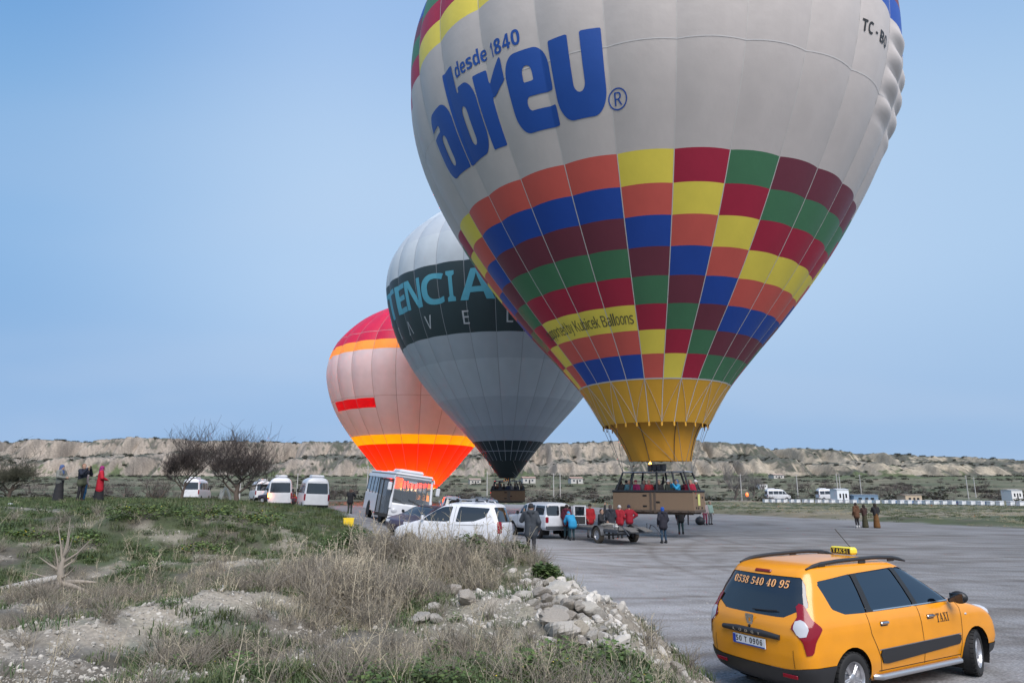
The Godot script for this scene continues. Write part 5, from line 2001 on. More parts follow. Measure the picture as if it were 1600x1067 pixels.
func build_vehicles() -> void:
	M.tint = mat(0.10, 0.12, 0.15, 0.03)
	M.tint.transparency = BaseMaterial3D.TRANSPARENCY_ALPHA
	M.tint.albedo_color.a = 0.45
	M.seat = tri_tex(mat(0.12, 0.10, 0.13, 0.9), M.fine, 2.0)
	M.hive_blue = mat(0.12, 0.20, 0.34, 0.6)
	M.deck = tri_tex(mat(0.19, 0.185, 0.18, 0.8), M.fine, 2.0)
	make_taxi()
	make_mpv()
	make_suv()
	make_hatch()
	make_bus()
	make_trailer()
	var v := make_minibus("white_minibus", "white high-roofed minibus seen from behind, standing above the grassy bank", "")
	settle(v, -16.0, -56.0, deg_to_rad(112), 3.5, 1.8)
	var air := Geo.new()
	air.box(Vector3(-1.6, 2.68, 0), Vector3(1.6, 0.2, 1.0), Basis.IDENTITY, 0.08)
	part("air_conditioner", air, M.white_car, v)
	for q in [
		[-19.9, -60.0, 108.0, "white minibus with a lit tail light, half hidden by the minibus before it"],
		[-32.5, -90.0, 118.0, "white minibus parked beyond the big bare tree, nearer the tree's trunk"],
		[-28.2, -84.0, 125.0, "white minibus with dark rear window beyond the bank, left of the two minibuses"],
		[-37.0, -82.0, 100.0, "white minibus almost hidden behind the bare tree's branches"],
	]:
		var d := dup(v, Vector3.ZERO, 0.0, q[3])
		settle(d, q[0], q[1], deg_to_rad(q[2]), 3.5, 1.8)
		if str(q[3]).contains("lit tail light"):
			var lamp := Geo.new()
			lamp.box(Vector3(-2.84, 1.15, -0.86), Vector3(0.12, 0.36, 0.16), Basis.IDENTITY, 0.02)
			part("lit_tail_light", lamp, glow(mat(1, 0.3, 0.1, 0.4), 1.0, 0.28, 0.06, 3.0), d)
			var om := OmniLight3D.new()
			om.name = "tail_lamp_light"
			d.add_child(om)
			om.position = Vector3(-2.95, 1.1, -0.82)
			om.light_color = Color(1, 0.5, 0.25)
			om.light_energy = 0.12
			om.light_size = 0.1
			om.omni_attenuation = 2.0
			om.omni_range = 30.0
			om.shadow_enabled = true
	for q in [[-5.3, -60.0, 100.0, "white van whose roof shows just right of the bus mirror"], [-3.1, -57.0, 150.0, "white van whose roof shows beyond the roof rails of the nearer white van"]]:
		var d := dup(get_node("white_van"), Vector3.ZERO, 0.0, q[3])
		settle(d, q[0], q[1], deg_to_rad(q[2]), 2.66, 1.5)
	# a small parked car by the far minibuses
	var c := dup(get_node("dark_car"), Vector3.ZERO, 0, "dark hatchback beside the far minibuses above the bank")
	settle(c, -24.2, -72.0, deg_to_rad(160), 2.45, 1.4)
	var crate := thing("yellow_crate", "yellow plastic crate on the ground beside the bus", "crate", Vector3(-7.75, land(-7.75, 33.4), -33.4), 0.3)
	for q in [[0, 0.23, 0.19, 0.02, 0.38, 0.44], [0, -0.23, 0.19, 0.02, 0.38, 0.44], [1, 0.16, 0.19, 0.02, 0.38, 0.3], [1, -0.16, 0.19, 0.02, 0.38, 0.3]]:
		var g := Geo.new()
		if q[0] == 0:
			g.box(Vector3(q[1], q[2], 0), Vector3(0.02, 0.38, 0.34), Basis.IDENTITY, 0.004)
			g.box(Vector3(q[1] * 1.05, 0.36, 0), Vector3(0.03, 0.03, 0.36), Basis.IDENTITY, 0.004)
		else:
			g.box(Vector3(0, q[2], q[1]), Vector3(0.44, 0.38, 0.02), Basis.IDENTITY, 0.004)
			g.box(Vector3(0, 0.2, q[1] * 1.06), Vector3(0.44, 0.03, 0.02), Basis.IDENTITY, 0.004)
		part("crate_wall", g, mat(0.72, 0.50, 0.02, 0.5), crate)
	var cb := Geo.new()
	cb.box(Vector3(0, 0.02, 0), Vector3(0.42, 0.02, 0.3), Basis.IDENTITY)
	part("crate_floor", cb, mat(0.72, 0.50, 0.02, 0.5), crate)

# ---- people: one continuous skin over a jointed skeleton, meshed as surface nets. They face +z.
func limb(a: Vector3, b: Vector3, ra: float, rb: float, reg: int) -> Array:
	return [a, b, ra, rb, reg]

func pose(o: Dictionary) -> Dictionary:
	var j := {
		"pelvis": Vector3(0, 0.96, 0), "chest": Vector3(0, 1.30, 0), "neck": Vector3(0, 1.47, 0.0), "head": Vector3(0, 1.615, 0.03),
		"lsh": Vector3(0.175, 1.42, 0), "lel": Vector3(0.25, 1.14, -0.02), "lwr": Vector3(0.25, 0.90, 0.06),
		"rsh": Vector3(-0.175, 1.42, 0), "rel": Vector3(-0.25, 1.14, -0.02), "rwr": Vector3(-0.25, 0.90, 0.06),
		"lhip": Vector3(0.09, 0.93, 0), "lkn": Vector3(0.10, 0.50, 0.02), "lan": Vector3(0.11, 0.085, -0.02),
		"rhip": Vector3(-0.09, 0.93, 0), "rkn": Vector3(-0.10, 0.50, 0.02), "ran": Vector3(-0.11, 0.085, -0.02),
		"coat": 0.0, "skirt": false, "hood": false, "cap": 0, "bulk": 0.012, "scarf": false}
	j.merge(o, true)
	return j

func bones_of(j: Dictionary) -> Array:
	var e: float = j.bulk
	var up: Vector3 = (j.neck - j.pelvis).normalized()
	var side: Vector3 = (j.lsh - j.rsh).normalized()
	var fw := side.cross(up).normalized()
	var o := []
	for s in [-1.0, 1.0]:
		o.append(limb(j.pelvis + side * 0.06 * s, j.chest + side * 0.085 * s, 0.108 + e, 0.112 + e, 1))
	o.append(limb(j.lsh - side * 0.02, j.rsh + side * 0.02, 0.07 + e, 0.07 + e, 1))
	o.append(limb(j.neck - up * 0.06, j.head - up * 0.05, 0.058, 0.055, 0))
	o.append(limb(j.head - up * 0.035 + fw * 0.008, j.head + up * 0.045 - fw * 0.012, 0.076, 0.086, 0))
	o.append(limb(j.head - up * 0.005 + fw * 0.08, j.head - up * 0.03 + fw * 0.10, 0.012, 0.017, 0))
	o.append(limb(j.head - up * 0.075 + fw * 0.045, j.head - up * 0.085 + fw * 0.055, 0.035, 0.03, 0))
	for s in [-1.0, 1.0]:
		o.append(limb(j.head + side * s * 0.082 + up * 0.012, j.head + side * s * 0.086 - up * 0.02, 0.02, 0.015, 0))
	if j.scarf:
		o.append(limb(j.head + up * 0.045 - fw * 0.03, j.neck - fw * 0.02, 0.108, 0.10, 4))
		o.append(limb(j.neck, j.chest + up * 0.05 + fw * 0.05, 0.10, 0.09, 4))
	elif j.cap == 1:
		o.append(limb(j.head + up * 0.055 - fw * 0.012, j.head + up * 0.075 - fw * 0.012, 0.098, 0.088, 4))
	elif j.cap == 2:
		o.append(limb(j.head + up * 0.058 - fw * 0.01, j.head + up * 0.07 - fw * 0.01, 0.095, 0.09, 4))
		o.append(limb(j.head + up * 0.05 + fw * 0.08, j.head + up * 0.045 + fw * 0.15, 0.03, 0.02, 4))
	else:
		o.append(limb(j.head + up * 0.05 - fw * 0.025, j.head - up * 0.02 - fw * 0.04, 0.09, 0.075, 4))
	if j.hood:
		o.append(limb(j.neck - fw * 0.09 + up * 0.02 + side * 0.07, j.neck - fw * 0.09 + up * 0.02 - side * 0.07, 0.065, 0.065, 1))
		o.append(limb(j.neck - fw * 0.10 - up * 0.02, j.neck - fw * 0.12 - up * 0.10, 0.06, 0.04, 1))
	for q in ["l", "r"]:
		o.append(limb(j[q + "sh"], j[q + "el"], 0.062 + e, 0.05 + e, 1))
		o.append(limb(j[q + "el"], j[q + "wr"], 0.050 + e, 0.038 + e * 0.8, 1))
		var d: Vector3 = (j[q + "wr"] - j[q + "el"]).normalized()
		o.append(limb(j[q + "wr"] + d * 0.02, j[q + "wr"] + d * 0.085, 0.033, 0.032, 5))
		if j.skirt:
			o.append(limb(j[q + "an"], j[q + "an"] + Vector3(0, -0.03, 0.13), 0.045, 0.036, 3))
			continue
		o.append(limb(j[q + "hip"], j[q + "kn"], 0.092, 0.066, 2))
		o.append(limb(j[q + "kn"], j[q + "an"] + Vector3(0, 0.06, 0), 0.066, 0.05, 2))
		var toe: Vector3 = j.get(q + "toe", j[q + "an"] + Vector3(0, -0.035, 0.14))
		o.append(limb(j[q + "an"] + Vector3(0, 0.05, -0.01), j[q + "an"] + Vector3(0, -0.025, -0.03), 0.056, 0.055, 3))
		o.append(limb(j[q + "an"] + Vector3(0, -0.03, 0), toe, 0.05, 0.038, 3))
	if j.skirt:
		o.append(limb(j.pelvis, j.pelvis + Vector3(0, -0.42, 0.0), 0.15, 0.19, 2))
		o.append(limb(j.pelvis + Vector3(0, -0.42, 0), j.pelvis + Vector3(0, -0.84, 0), 0.19, 0.235, 2))
	if j.coat > 0.0:
		for s in [-1.0, 1.0]:
			o.append(limb(j.pelvis + side * 0.05 * s + Vector3.UP * 0.05, j.pelvis + side * 0.065 * s - Vector3.UP * j.coat, 0.125 + e, 0.135 + e, 6))
	return o

func body(j: Dictionary, cell := 0.024) -> Dictionary:
	var bones := bones_of(j)
	var lo := Vector3(9, 9, 9)
	var hi := -lo
	for b in bones:
		var r := maxf(b[2], b[3]) + 0.05
		for p in [b[0], b[1]]:
			lo = lo.min(p - Vector3.ONE * r)
			hi = hi.max(p + Vector3.ONE * r)
	lo.y = -0.03
	var nx := int((hi.x - lo.x) / cell) + 2
	var ny := int((hi.y - lo.y) / cell) + 2
	var nz := int((hi.z - lo.z) / cell) + 2
	var f := PackedFloat32Array()
	f.resize(nx * ny * nz)
	f.fill(1.0)
	var near := PackedFloat32Array()
	near.resize(f.size())
	near.fill(1.0)
	var reg := PackedByteArray()
	reg.resize(f.size())
	for b in bones:
		var a: Vector3 = b[0]
		var ba: Vector3 = b[1] - b[0]
		var l2 := maxf(ba.length_squared(), 1e-9)
		var ra: float = b[2]
		var rb: float = b[3]
		var m := maxf(ra, rb) + 0.05
		var p0: Vector3 = ((b[0].min(b[1]) - Vector3.ONE * m - lo) / cell).max(Vector3.ZERO)
		var p1: Vector3 = ((b[0].max(b[1]) + Vector3.ONE * m - lo) / cell).min(Vector3(nx - 1, ny - 1, nz - 1))
		for z in range(int(p0.z), int(p1.z) + 1):
			for y in range(int(p0.y), int(p1.y) + 1):
				var row := (z * ny + y) * nx
				for x in range(int(p0.x), int(p1.x) + 1):
					var p := Vector3(x, y, z) * cell + lo - a
					var t := clampf(p.dot(ba) / l2, 0.0, 1.0)
					var d := (p - ba * t).length() - lerpf(ra, rb, t)
					var k := row + x
					if d < near[k]:
						near[k] = d
						reg[k] = b[4]
					var c := f[k]
					var h := maxf(0.032 - absf(c - d), 0.0) / 0.032
					f[k] = minf(c, d) - h * h * 0.008
	var floor_row := int((0.0 - lo.y) / cell)
	for z in nz:
		for x in nx:
			for y in floor_row + 1:
				var k := (z * ny + y) * nx + x
				f[k] = maxf(f[k], -(y * cell + lo.y))
	var at := {}
	var v := PackedVector3Array()
	var rg := PackedByteArray()
	var off := [0, 1, nx, nx + 1, nx * ny, nx * ny + 1, nx * ny + nx, nx * ny + nx + 1]
	var cor := [Vector3(0, 0, 0), Vector3(1, 0, 0), Vector3(0, 1, 0), Vector3(1, 1, 0), Vector3(0, 0, 1), Vector3(1, 0, 1), Vector3(0, 1, 1), Vector3(1, 1, 1)]
	var edges := [[0, 1], [2, 3], [4, 5], [6, 7], [0, 2], [1, 3], [4, 6], [5, 7], [0, 4], [1, 5], [2, 6], [3, 7]]
	for z in nz - 1:
		for y in ny - 1:
			for x in nx - 1:
				var k := (z * ny + y) * nx + x
				var c0 := f[k]
				if absf(c0) > 0.06:
					continue
				var inside := 0
				for q in 8:
					if f[k + off[q]] < 0.0:
						inside += 1
				if inside == 0 or inside == 8:
					continue
				var s := Vector3.ZERO
				var n := 0
				for e in edges:
					var d0 := f[k + off[e[0]]]
					var d1 := f[k + off[e[1]]]
					if (d0 < 0.0) != (d1 < 0.0):
						s += cor[e[0]].lerp(cor[e[1]], d0 / (d0 - d1))
						n += 1
				at[k] = v.size()
				v.append((Vector3(x, y, z) + s / n) * cell + lo)
				rg.append(reg[k] if near[k] < near[k + off[7]] else reg[k + off[7]])
	var idx := PackedInt32Array()
	var sy := nx
	var sz := nx * ny
	for k in at:
		for ax in 3:
			var st: int = [1, sy, sz][ax]
			var su: int = [sy, sz, 1][ax]
			var sv: int = [sz, 1, sy][ax]
			if (f[k] < 0.0) == (f[k + st] < 0.0):
				continue
			if not (at.has(k - su) and at.has(k - sv) and at.has(k - su - sv)):
				continue
			var q := [at[k], at[k - su], at[k - su - sv], at[k - sv]]
			if f[k] < 0.0:
				q.reverse()
			for t in [0, 1, 2, 0, 2, 3]:
				idx.append(q[t])
	# fingers
	var g := Geo.new()
	for s in ["l", "r"]:
		var d: Vector3 = (j[s + "wr"] - j[s + "el"]).normalized()
		var w: Vector3 = d.cross(Vector3(1, 0, 0) if absf(d.x) < 0.8 else Vector3(0, 1, 0)).normalized()
		var c := w.cross(d)
		for k in 5:
			var base: Vector3 = j[s + "wr"] + d * (0.105 if k < 4 else 0.05) + w * ((k - 1.5) * 0.018 if k < 4 else 0.038)
			var dir := d if k < 4 else (d + w * 0.9).normalized()
			var l: float = [0.062, 0.072, 0.068, 0.052, 0.055][k]
			g.tube(PackedVector3Array([base - dir * 0.02, base + dir * l * 0.5 + c * 0.004, base + dir * l + c * 0.02]), [0.0095, 0.0085, 0.007], 6)
	var o := v.size()
	v.append_array(g.v)
	for k in g.v.size():
		rg.append(5)
	for k in g.i:
		idx.append(k + o)
	# normals once; the colours are set for each person
	var nn := PackedVector3Array()
	nn.resize(v.size())
	for k in range(0, idx.size(), 3):
		var p := v[idx[k]]
		var w := (v[idx[k + 2]] - p).cross(v[idx[k + 1]] - p)
		for e in 3:
			nn[idx[k + e]] += w
	for k in nn.size():
		nn[k] = nn[k].normalized()
	return {"v": v, "n": nn, "i": idx, "r": rg, "head": j.head, "wr": j.rwr}

func dressed(b: Dictionary, skin_c: Vector3, top: Vector3, legs: Vector3, shoes: Vector3, hair: Vector3, coat := Vector3(-1, 0, 0)) -> ArrayMesh:
	var pal := [skin_c, top, legs, shoes, hair, skin_c, coat if coat.x >= 0 else top]
	var c := PackedColorArray()
	for r in b.r:
		var p: Vector3 = pal[r]
		c.append(Color(p.x, p.y, p.z))
	var a := []
	a.resize(Mesh.ARRAY_MAX)
	a[Mesh.ARRAY_VERTEX] = b.v
	a[Mesh.ARRAY_NORMAL] = b.n
	a[Mesh.ARRAY_COLOR] = c
	a[Mesh.ARRAY_INDEX] = b.i
	var m := ArrayMesh.new()
	m.add_surface_from_arrays(Mesh.PRIMITIVE_TRIANGLES, a)
	return m

func person(label: String, b: Dictionary, at: Vector3, yaw: float, cols: Array, size := 1.0, group := "") -> Node3D:
	var m := dressed(b, cols[0], cols[1], cols[2], cols[3], cols[4], cols[5] if cols.size() > 5 else Vector3(-1, 0, 0))
	var t := thing("person", label, "person", at, deg_to_rad(yaw), group)
	t.scale = Vector3.ONE * size
	put("figure", m, M.cloth, t)
	for s in [-1.0, 1.0]:
		var g := Geo.new()
		g.ball(b.head + Vector3(s * 0.032, 0.0, 0.078), Vector3(0.011, 0.008, 0.007), Basis.IDENTITY, 8, 6)
		part("eye", g, M.black, t)
	var mo := Geo.new()
	mo.ball(b.head + Vector3(0, -0.058, 0.082), Vector3(0.022, 0.005, 0.007), Basis.IDENTITY, 8, 6)
	part("mouth", mo, M.lip, t)
	return t

func on_land(x: float, z: float) -> Vector3:
	return Vector3(x, land(x, -z), z)

func held_phone(t: Node3D, p: Vector3, label: String) -> void:
	var g := Geo.new()
	g.box(p, Vector3(0.075, 0.15, 0.012), Basis(Vector3.RIGHT, -0.2), 0.004)
	var o := put("mobile_phone", g.mesh(), M.black)
	o.transform = t.transform
	tag(o, label, "phone")

func build_people() -> void:
	M.lip = mat(0.30, 0.11, 0.09, 0.6)
	var sk := Vector3(0.46, 0.28, 0.20)
	var blk := Vector3(0.022, 0.022, 0.026)
	var navy := Vector3(0.02, 0.035, 0.07)
	var red := Vector3(0.36, 0.012, 0.025)
	var maroon := Vector3(0.12, 0.012, 0.03)
	var grey := Vector3(0.16, 0.16, 0.17)
	var jean := Vector3(0.035, 0.07, 0.13)
	var teal := Vector3(0.02, 0.06, 0.075)
	var cyan := Vector3(0.03, 0.34, 0.62)
	var hair := Vector3(0.025, 0.018, 0.014)
	var white := Vector3(0.62, 0.62, 0.62)
	var stand := body(pose({}))
	var capped := body(pose({"cap": 2, "lwr": Vector3(0.2, 0.95, 0.14), "rwr": Vector3(-0.2, 0.95, 0.14), "coat": 0.14, "bulk": 0.025}))
	var jacket := body(pose({"coat": 0.16, "bulk": 0.028, "hood": true, "lwr": Vector3(0.21, 0.94, 0.12), "rwr": Vector3(-0.21, 0.94, 0.12)}))
	var walk := body(pose({"coat": 0.20, "bulk": 0.03, "hood": true, "cap": 2, "lel": Vector3(0.32, 1.20, 0.08), "lwr": Vector3(0.26, 1.44, 0.22), "rel": Vector3(-0.27, 1.15, -0.08), "rwr": Vector3(-0.26, 0.90, 0.02),
		"lkn": Vector3(0.10, 0.52, 0.20), "lan": Vector3(0.11, 0.10, 0.30), "rkn": Vector3(-0.10, 0.50, -0.06), "ran": Vector3(-0.11, 0.12, -0.34), "rtoe": Vector3(-0.11, 0.04, -0.22)}))
	var photo := body(pose({"coat": 0.12, "bulk": 0.02, "lel": Vector3(0.27, 1.25, 0.22), "lwr": Vector3(0.10, 1.50, 0.32), "rel": Vector3(-0.27, 1.25, 0.22), "rwr": Vector3(-0.10, 1.50, 0.32)}))
	var hips := body(pose({"coat": 0.10, "bulk": 0.028, "cap": 1, "lel": Vector3(0.42, 1.20, -0.06), "lwr": Vector3(0.22, 1.03, 0.06), "rel": Vector3(-0.42, 1.20, -0.06), "rwr": Vector3(-0.22, 1.03, 0.06)}))
	var raised := body(pose({"bulk": 0.025, "coat": 0.1, "lel": Vector3(0.32, 1.62, 0.05), "lwr": Vector3(0.34, 1.90, 0.06), "rel": Vector3(-0.30, 1.18, 0.1), "rwr": Vector3(-0.18, 1.10, 0.28)}))
	var skirt := body(pose({"skirt": true, "scarf": true, "bulk": 0.025, "lel": Vector3(0.26, 1.18, 0.08), "lwr": Vector3(0.10, 1.16, 0.28), "rel": Vector3(-0.26, 1.18, 0.08), "rwr": Vector3(-0.08, 1.14, 0.28)}))
	var coat_skirt := body(pose({"skirt": true, "scarf": true, "coat": 0.34, "bulk": 0.03, "lel": Vector3(0.27, 1.16, 0.06), "lwr": Vector3(0.14, 1.08, 0.24), "rel": Vector3(-0.27, 1.16, 0.06), "rwr": Vector3(-0.14, 1.08, 0.24)}))
	var lean := body(pose({"pelvis": Vector3(0, 0.90, -0.12), "chest": Vector3(0, 1.16, 0.10), "neck": Vector3(0, 1.26, 0.24), "head": Vector3(0, 1.36, 0.36), "lsh": Vector3(0.18, 1.22, 0.2), "rsh": Vector3(-0.18, 1.22, 0.2), "lel": Vector3(0.24, 0.98, 0.32), "lwr": Vector3(0.16, 0.84, 0.48),
		"rel": Vector3(-0.24, 0.98, 0.32), "rwr": Vector3(-0.16, 0.84, 0.48), "lhip": Vector3(0.09, 0.88, -0.1), "rhip": Vector3(-0.09, 0.88, -0.1), "bulk": 0.04, "coat": 0.12, "cap": 1}))
	var sit := body(pose({"pelvis": Vector3(0, 0.12, 0), "chest": Vector3(0, 0.46, 0.03), "neck": Vector3(0, 0.63, 0.04), "head": Vector3(0, 0.775, 0.07), "lsh": Vector3(0.175, 0.58, 0.03), "rsh": Vector3(-0.175, 0.58, 0.03), "lel": Vector3(0.33, 0.80, 0.10), "lwr": Vector3(0.38, 1.06, 0.10), "rel": Vector3(-0.26, 0.36, 0.12), "rwr": Vector3(-0.16, 0.3, 0.34),
		"lhip": Vector3(0.09, 0.12, 0.05), "rhip": Vector3(-0.09, 0.12, 0.05), "lkn": Vector3(0.12, 0.16, 0.46), "rkn": Vector3(-0.12, 0.16, 0.46), "lan": Vector3(0.12, 0.085, 0.80), "ran": Vector3(-0.12, 0.085, 0.80), "bulk": 0.025}))
	# on the ground
	var p := person("person in dark grey hooded jacket walking away past the white van", walk, on_land(0.66, -24.6), 176, [sk, Vector3(0.042, 0.048, 0.062), blk, Vector3(0.13, 0.08, 0.06), blk], 1.03)
	held_phone(p, Vector3(0.22, 1.50, 0.30), "dark phone held up by the walker beside the white van")
	person("woman in blue headscarf, grey top and long black skirt on the grass", skirt, on_land(-20.9, -32.2), 80, [sk, Vector3(0.20, 0.21, 0.19), blk, blk, Vector3(0.07, 0.12, 0.28)], 0.96)
	p = person("person in black top taking a photo, camouflage jacket tied round the waist", photo, on_land(-20.2, -32.7), 75, [sk, Vector3(0.01, 0.014, 0.03), blk, Vector3(0.05, 0.03, 0.025), Vector3(0.16, 0.08, 0.05), Vector3(0.09, 0.10, 0.06)], 1.0)
	held_phone(p, Vector3(0.0, 1.56, 0.42), "dark phone raised by the photographer with the camouflage jacket")
	person("person in pale jacket and blue trousers, half hidden between photographer and red coat", stand, on_land(-20.6, -33.6), 100, [sk, Vector3(0.42, 0.40, 0.41), Vector3(0.02, 0.13, 0.30), blk, Vector3(0.35, 0.32, 0.30)], 0.93)
	person("woman in red coat and magenta headscarf with black skirt on the grass", coat_skirt, on_land(-20.1, -34.0), 120, [sk, Vector3(0.50, 0.008, 0.03), blk, blk, Vector3(0.30, 0.015, 0.16), Vector3(0.50, 0.008, 0.03)], 0.98)
	p = person("person in black jacket photographing beside the bus door", photo, on_land(-11.9, -51.5), 170, [sk, blk, Vector3(0.05, 0.06, 0.05), blk, Vector3(0.16, 0.10, 0.08)], 1.04)
	person("person in purple jacket and blue jeans beside the rear of the minibus", stand, on_land(-15.4, -58.0), 30, [sk, Vector3(0.06, 0.012, 0.05), Vector3(0.02, 0.06, 0.20), blk, hair], 1.0)
	person("person in maroon jacket standing behind the off-road wagon's open tailgate", jacket, on_land(2.95, -38.0), 150, [sk, maroon, teal, blk, hair], 1.04)
	person("person in bright blue jacket bending down at the front of the trailer", lean, on_land(3.15, -37.2), 200, [sk, cyan, teal, blk, cyan, cyan], 0.98)
	person("person in red jacket standing behind the wagon's open rear door", capped, on_land(4.35, -39.3), 15, [sk, Vector3(0.42, 0.012, 0.02), grey, blk, hair], 1.04)
	var tr: Node3D = get_node("basket_trailer")
	person("person in black jacket sitting on the trailer with one arm raised", sit, tr.transform * Vector3(-0.55, 0.72, 0.55), 60, [sk, blk, Vector3(0.34, 0.32, 0.29), white, hair], 1.0)
	person("person in dark coat standing with their back to us beside the trailer", jacket, on_land(5.35, -38.2), 185, [sk, Vector3(0.03, 0.035, 0.045), blk, blk, Vector3(0.1, 0.07, 0.06)], 1.03)
	person("person in red jacket and white cap beside the dark coat at the trailer", capped, on_land(5.95, -38.9), 160, [sk, Vector3(0.40, 0.012, 0.03), blk, blk, white], 1.0)
	person("person in red jacket with hands on hips and dark cap under the basket's left end", hips, on_land(6.6, -39.6), 190, [sk, Vector3(0.36, 0.010, 0.03), grey, blk, Vector3(0.03, 0.03, 0.06)], 1.0)
	person("person in black jacket with bright blue hood watching the big basket", jacket, on_land(7.54, -35.2), 195, [sk, Vector3(0.016, 0.018, 0.028), Vector3(0.02, 0.055, 0.10), blk, Vector3(0.01, 0.08, 0.40)], 1.0)
	person("person in dark green trousers standing behind the big basket, legs showing below it", jacket, on_land(10.1, -42.2), 180, [sk, blk, Vector3(0.015, 0.05, 0.055), blk, hair], 1.02)
	person("person in white top and pink trousers beyond the big basket's right end", stand, on_land(14.6, -53.2), 10, [sk, Vector3(0.5, 0.42, 0.42), Vector3(0.26, 0.05, 0.10), blk, Vector3(0.4, 0.35, 0.33)], 0.98)
	person("person in pale green top and grey trousers beyond the big basket's right end", stand, on_land(15.1, -53.6), 20, [sk, Vector3(0.34, 0.48, 0.42), grey, blk, hair], 0.98)
	person("person in brown jacket and black trousers, left of the three out on the open ground", jacket, on_land(24.1, -49.2), 200, [sk, Vector3(0.13, 0.06, 0.03), blk, white, hair], 0.98)
	person("woman in dark top and brown skirt, middle of the three out on the open ground", skirt, on_land(24.75, -49.4), 190, [sk, Vector3(0.06, 0.03, 0.025), Vector3(0.06, 0.055, 0.03), white, hair], 0.9)
	person("woman in black top and mustard skirt, right of the three out on the open ground", skirt, on_land(25.35, -49.0), 170, [sk, blk, Vector3(0.18, 0.08, 0.02), white, hair], 0.95)
	# riders in the big basket
	var b1 := Basis(Vector3.UP, deg_to_rad(-32))
	var riders := [
		[-2.05, 0.55, 200, photo, [sk, blk, blk, blk, hair], "rider in black at the left end of the big basket"],
		[-1.75, -0.4, 60, jacket, [sk, Vector3(0.03, 0.03, 0.035), blk, blk, hair], "rider in dark jacket behind the left end of the big basket"],
		[-1.5, 0.6, 20, stand, [sk, Vector3(0.06, 0.16, 0.2), blk, blk, Vector3(0.3, 0.2, 0.14)], "fair-haired rider in teal beside the leftmost uprights of the big basket"],
		[-1.1, 0.55, 340, capped, [sk, Vector3(0.26, 0.01, 0.09), blk, blk, Vector3(0.26, 0.012, 0.05)], "rider in pink jacket and cap at the left half of the big basket"],
		[-0.7, 0.3, 10, jacket, [sk, grey, blk, blk, hair], "rider in grey jacket in the left half of the big basket"],
		[-0.3, 0.6, 30, stand, [sk, red, blk, blk, hair], "dark-haired rider in red just left of the basket's leather straps"],
		[0.05, 0.0, 0, raised, [sk, blk, blk, blk, hair], "pilot in black with a raised arm under the burners of the big basket"],
		[0.3, 0.6, 15, stand, [sk, blk, blk, blk, blk], "rider in black with dark hat right of the basket's leather straps"],
		[0.85, 0.55, 340, capped, [sk, Vector3(0.08, 0.09, 0.07), blk, blk, white], "rider in olive jacket and white cap in the right half of the big basket"],
		[1.35, 0.6, 320, photo, [sk, cyan, blk, blk, Vector3(0.02, 0.16, 0.45)], "rider in bright blue jacket with raised arms in the big basket"],
		[1.8, 0.3, 0, stand, [sk, maroon, blk, blk, Vector3(0.4, 0.3, 0.26)], "grey-haired rider in maroon near the right end of the big basket"],
		[2.1, 0.6, 10, jacket, [sk, Vector3(0.42, 0.015, 0.05), blk, blk, hair], "rider in bright red at the right corner of the big basket"],
		[2.15, -0.1, 90, capped, [sk, Vector3(0.035, 0.035, 0.03), blk, blk, Vector3(0.7, 0.7, 0.7)], "rider in black with white hat at the right end of the big basket"],
		[-1.9, 0.1, 150, capped, [sk, navy, blk, blk, blk], "rider in navy jacket and dark cap near the left end of the big basket"],
		[-0.95, -0.2, 30, photo, [sk, blk, blk, blk, hair], "rider in black with raised arms in the second row left of the pilot"],
		[0.6, -0.1, 330, jacket, [sk, Vector3(0.05, 0.05, 0.055), blk, blk, hair], "rider in dark grey hooded jacket in the second row right of the pilot"],
		[1.1, 0.2, 20, hips, [sk, blk, blk, blk, blk], "rider in black knitted cap behind the bright blue jacket"],
		[1.6, -0.3, 10, capped, [sk, Vector3(0.3, 0.22, 0.2), blk, blk, grey], "rider in dusty pink jacket near the right end of the big basket"],
	]
	for r in riders:
		person(r[5], r[3], Vector3(8.36, 1.44, -40.0) + b1 * Vector3(r[0], 0, r[1]), r[2] - 32, r[4], 0.97)
	var b2 := Basis(Vector3.UP, deg_to_rad(6))
	for k in 9:
		var c: Vector3 = [blk, Vector3(0.02, 0.03, 0.05), Vector3(0.05, 0.05, 0.06), blk, navy, Vector3(0.30, 0.30, 0.32), blk, navy, Vector3(0.04, 0.05, 0.045)][k]
		person("rider in dark clothes in the basket of the grey balloon", [stand, capped, jacket][k % 3], Vector3(-0.44, 1.5, -70.0) + b2 * Vector3(-1.42 + k * 0.355, 0, 0.45 if k % 2 == 0 else -0.3), 40.0 * k, [sk, c, blk, blk, hair], 0.97, "riders in the basket of the grey balloon")
	var bag := Geo.new()
	bag.ball(Vector3(0, 0.30, 0), Vector3(0.36, 0.31, 0.34), Basis.IDENTITY, 20, 12)
	bag.tube(PackedVector3Array([Vector3(-0.12, 0.56, 0), Vector3(0, 0.68, 0), Vector3(0.12, 0.56, 0)]), 0.02, 6)
	var bo := put("kit_bag", bag.mesh(), M.padding)
	bo.position = on_land(14.2, -53.2)
	tag(bo, "round black kit bag on the ground beside the pink-trousered person", "bag")

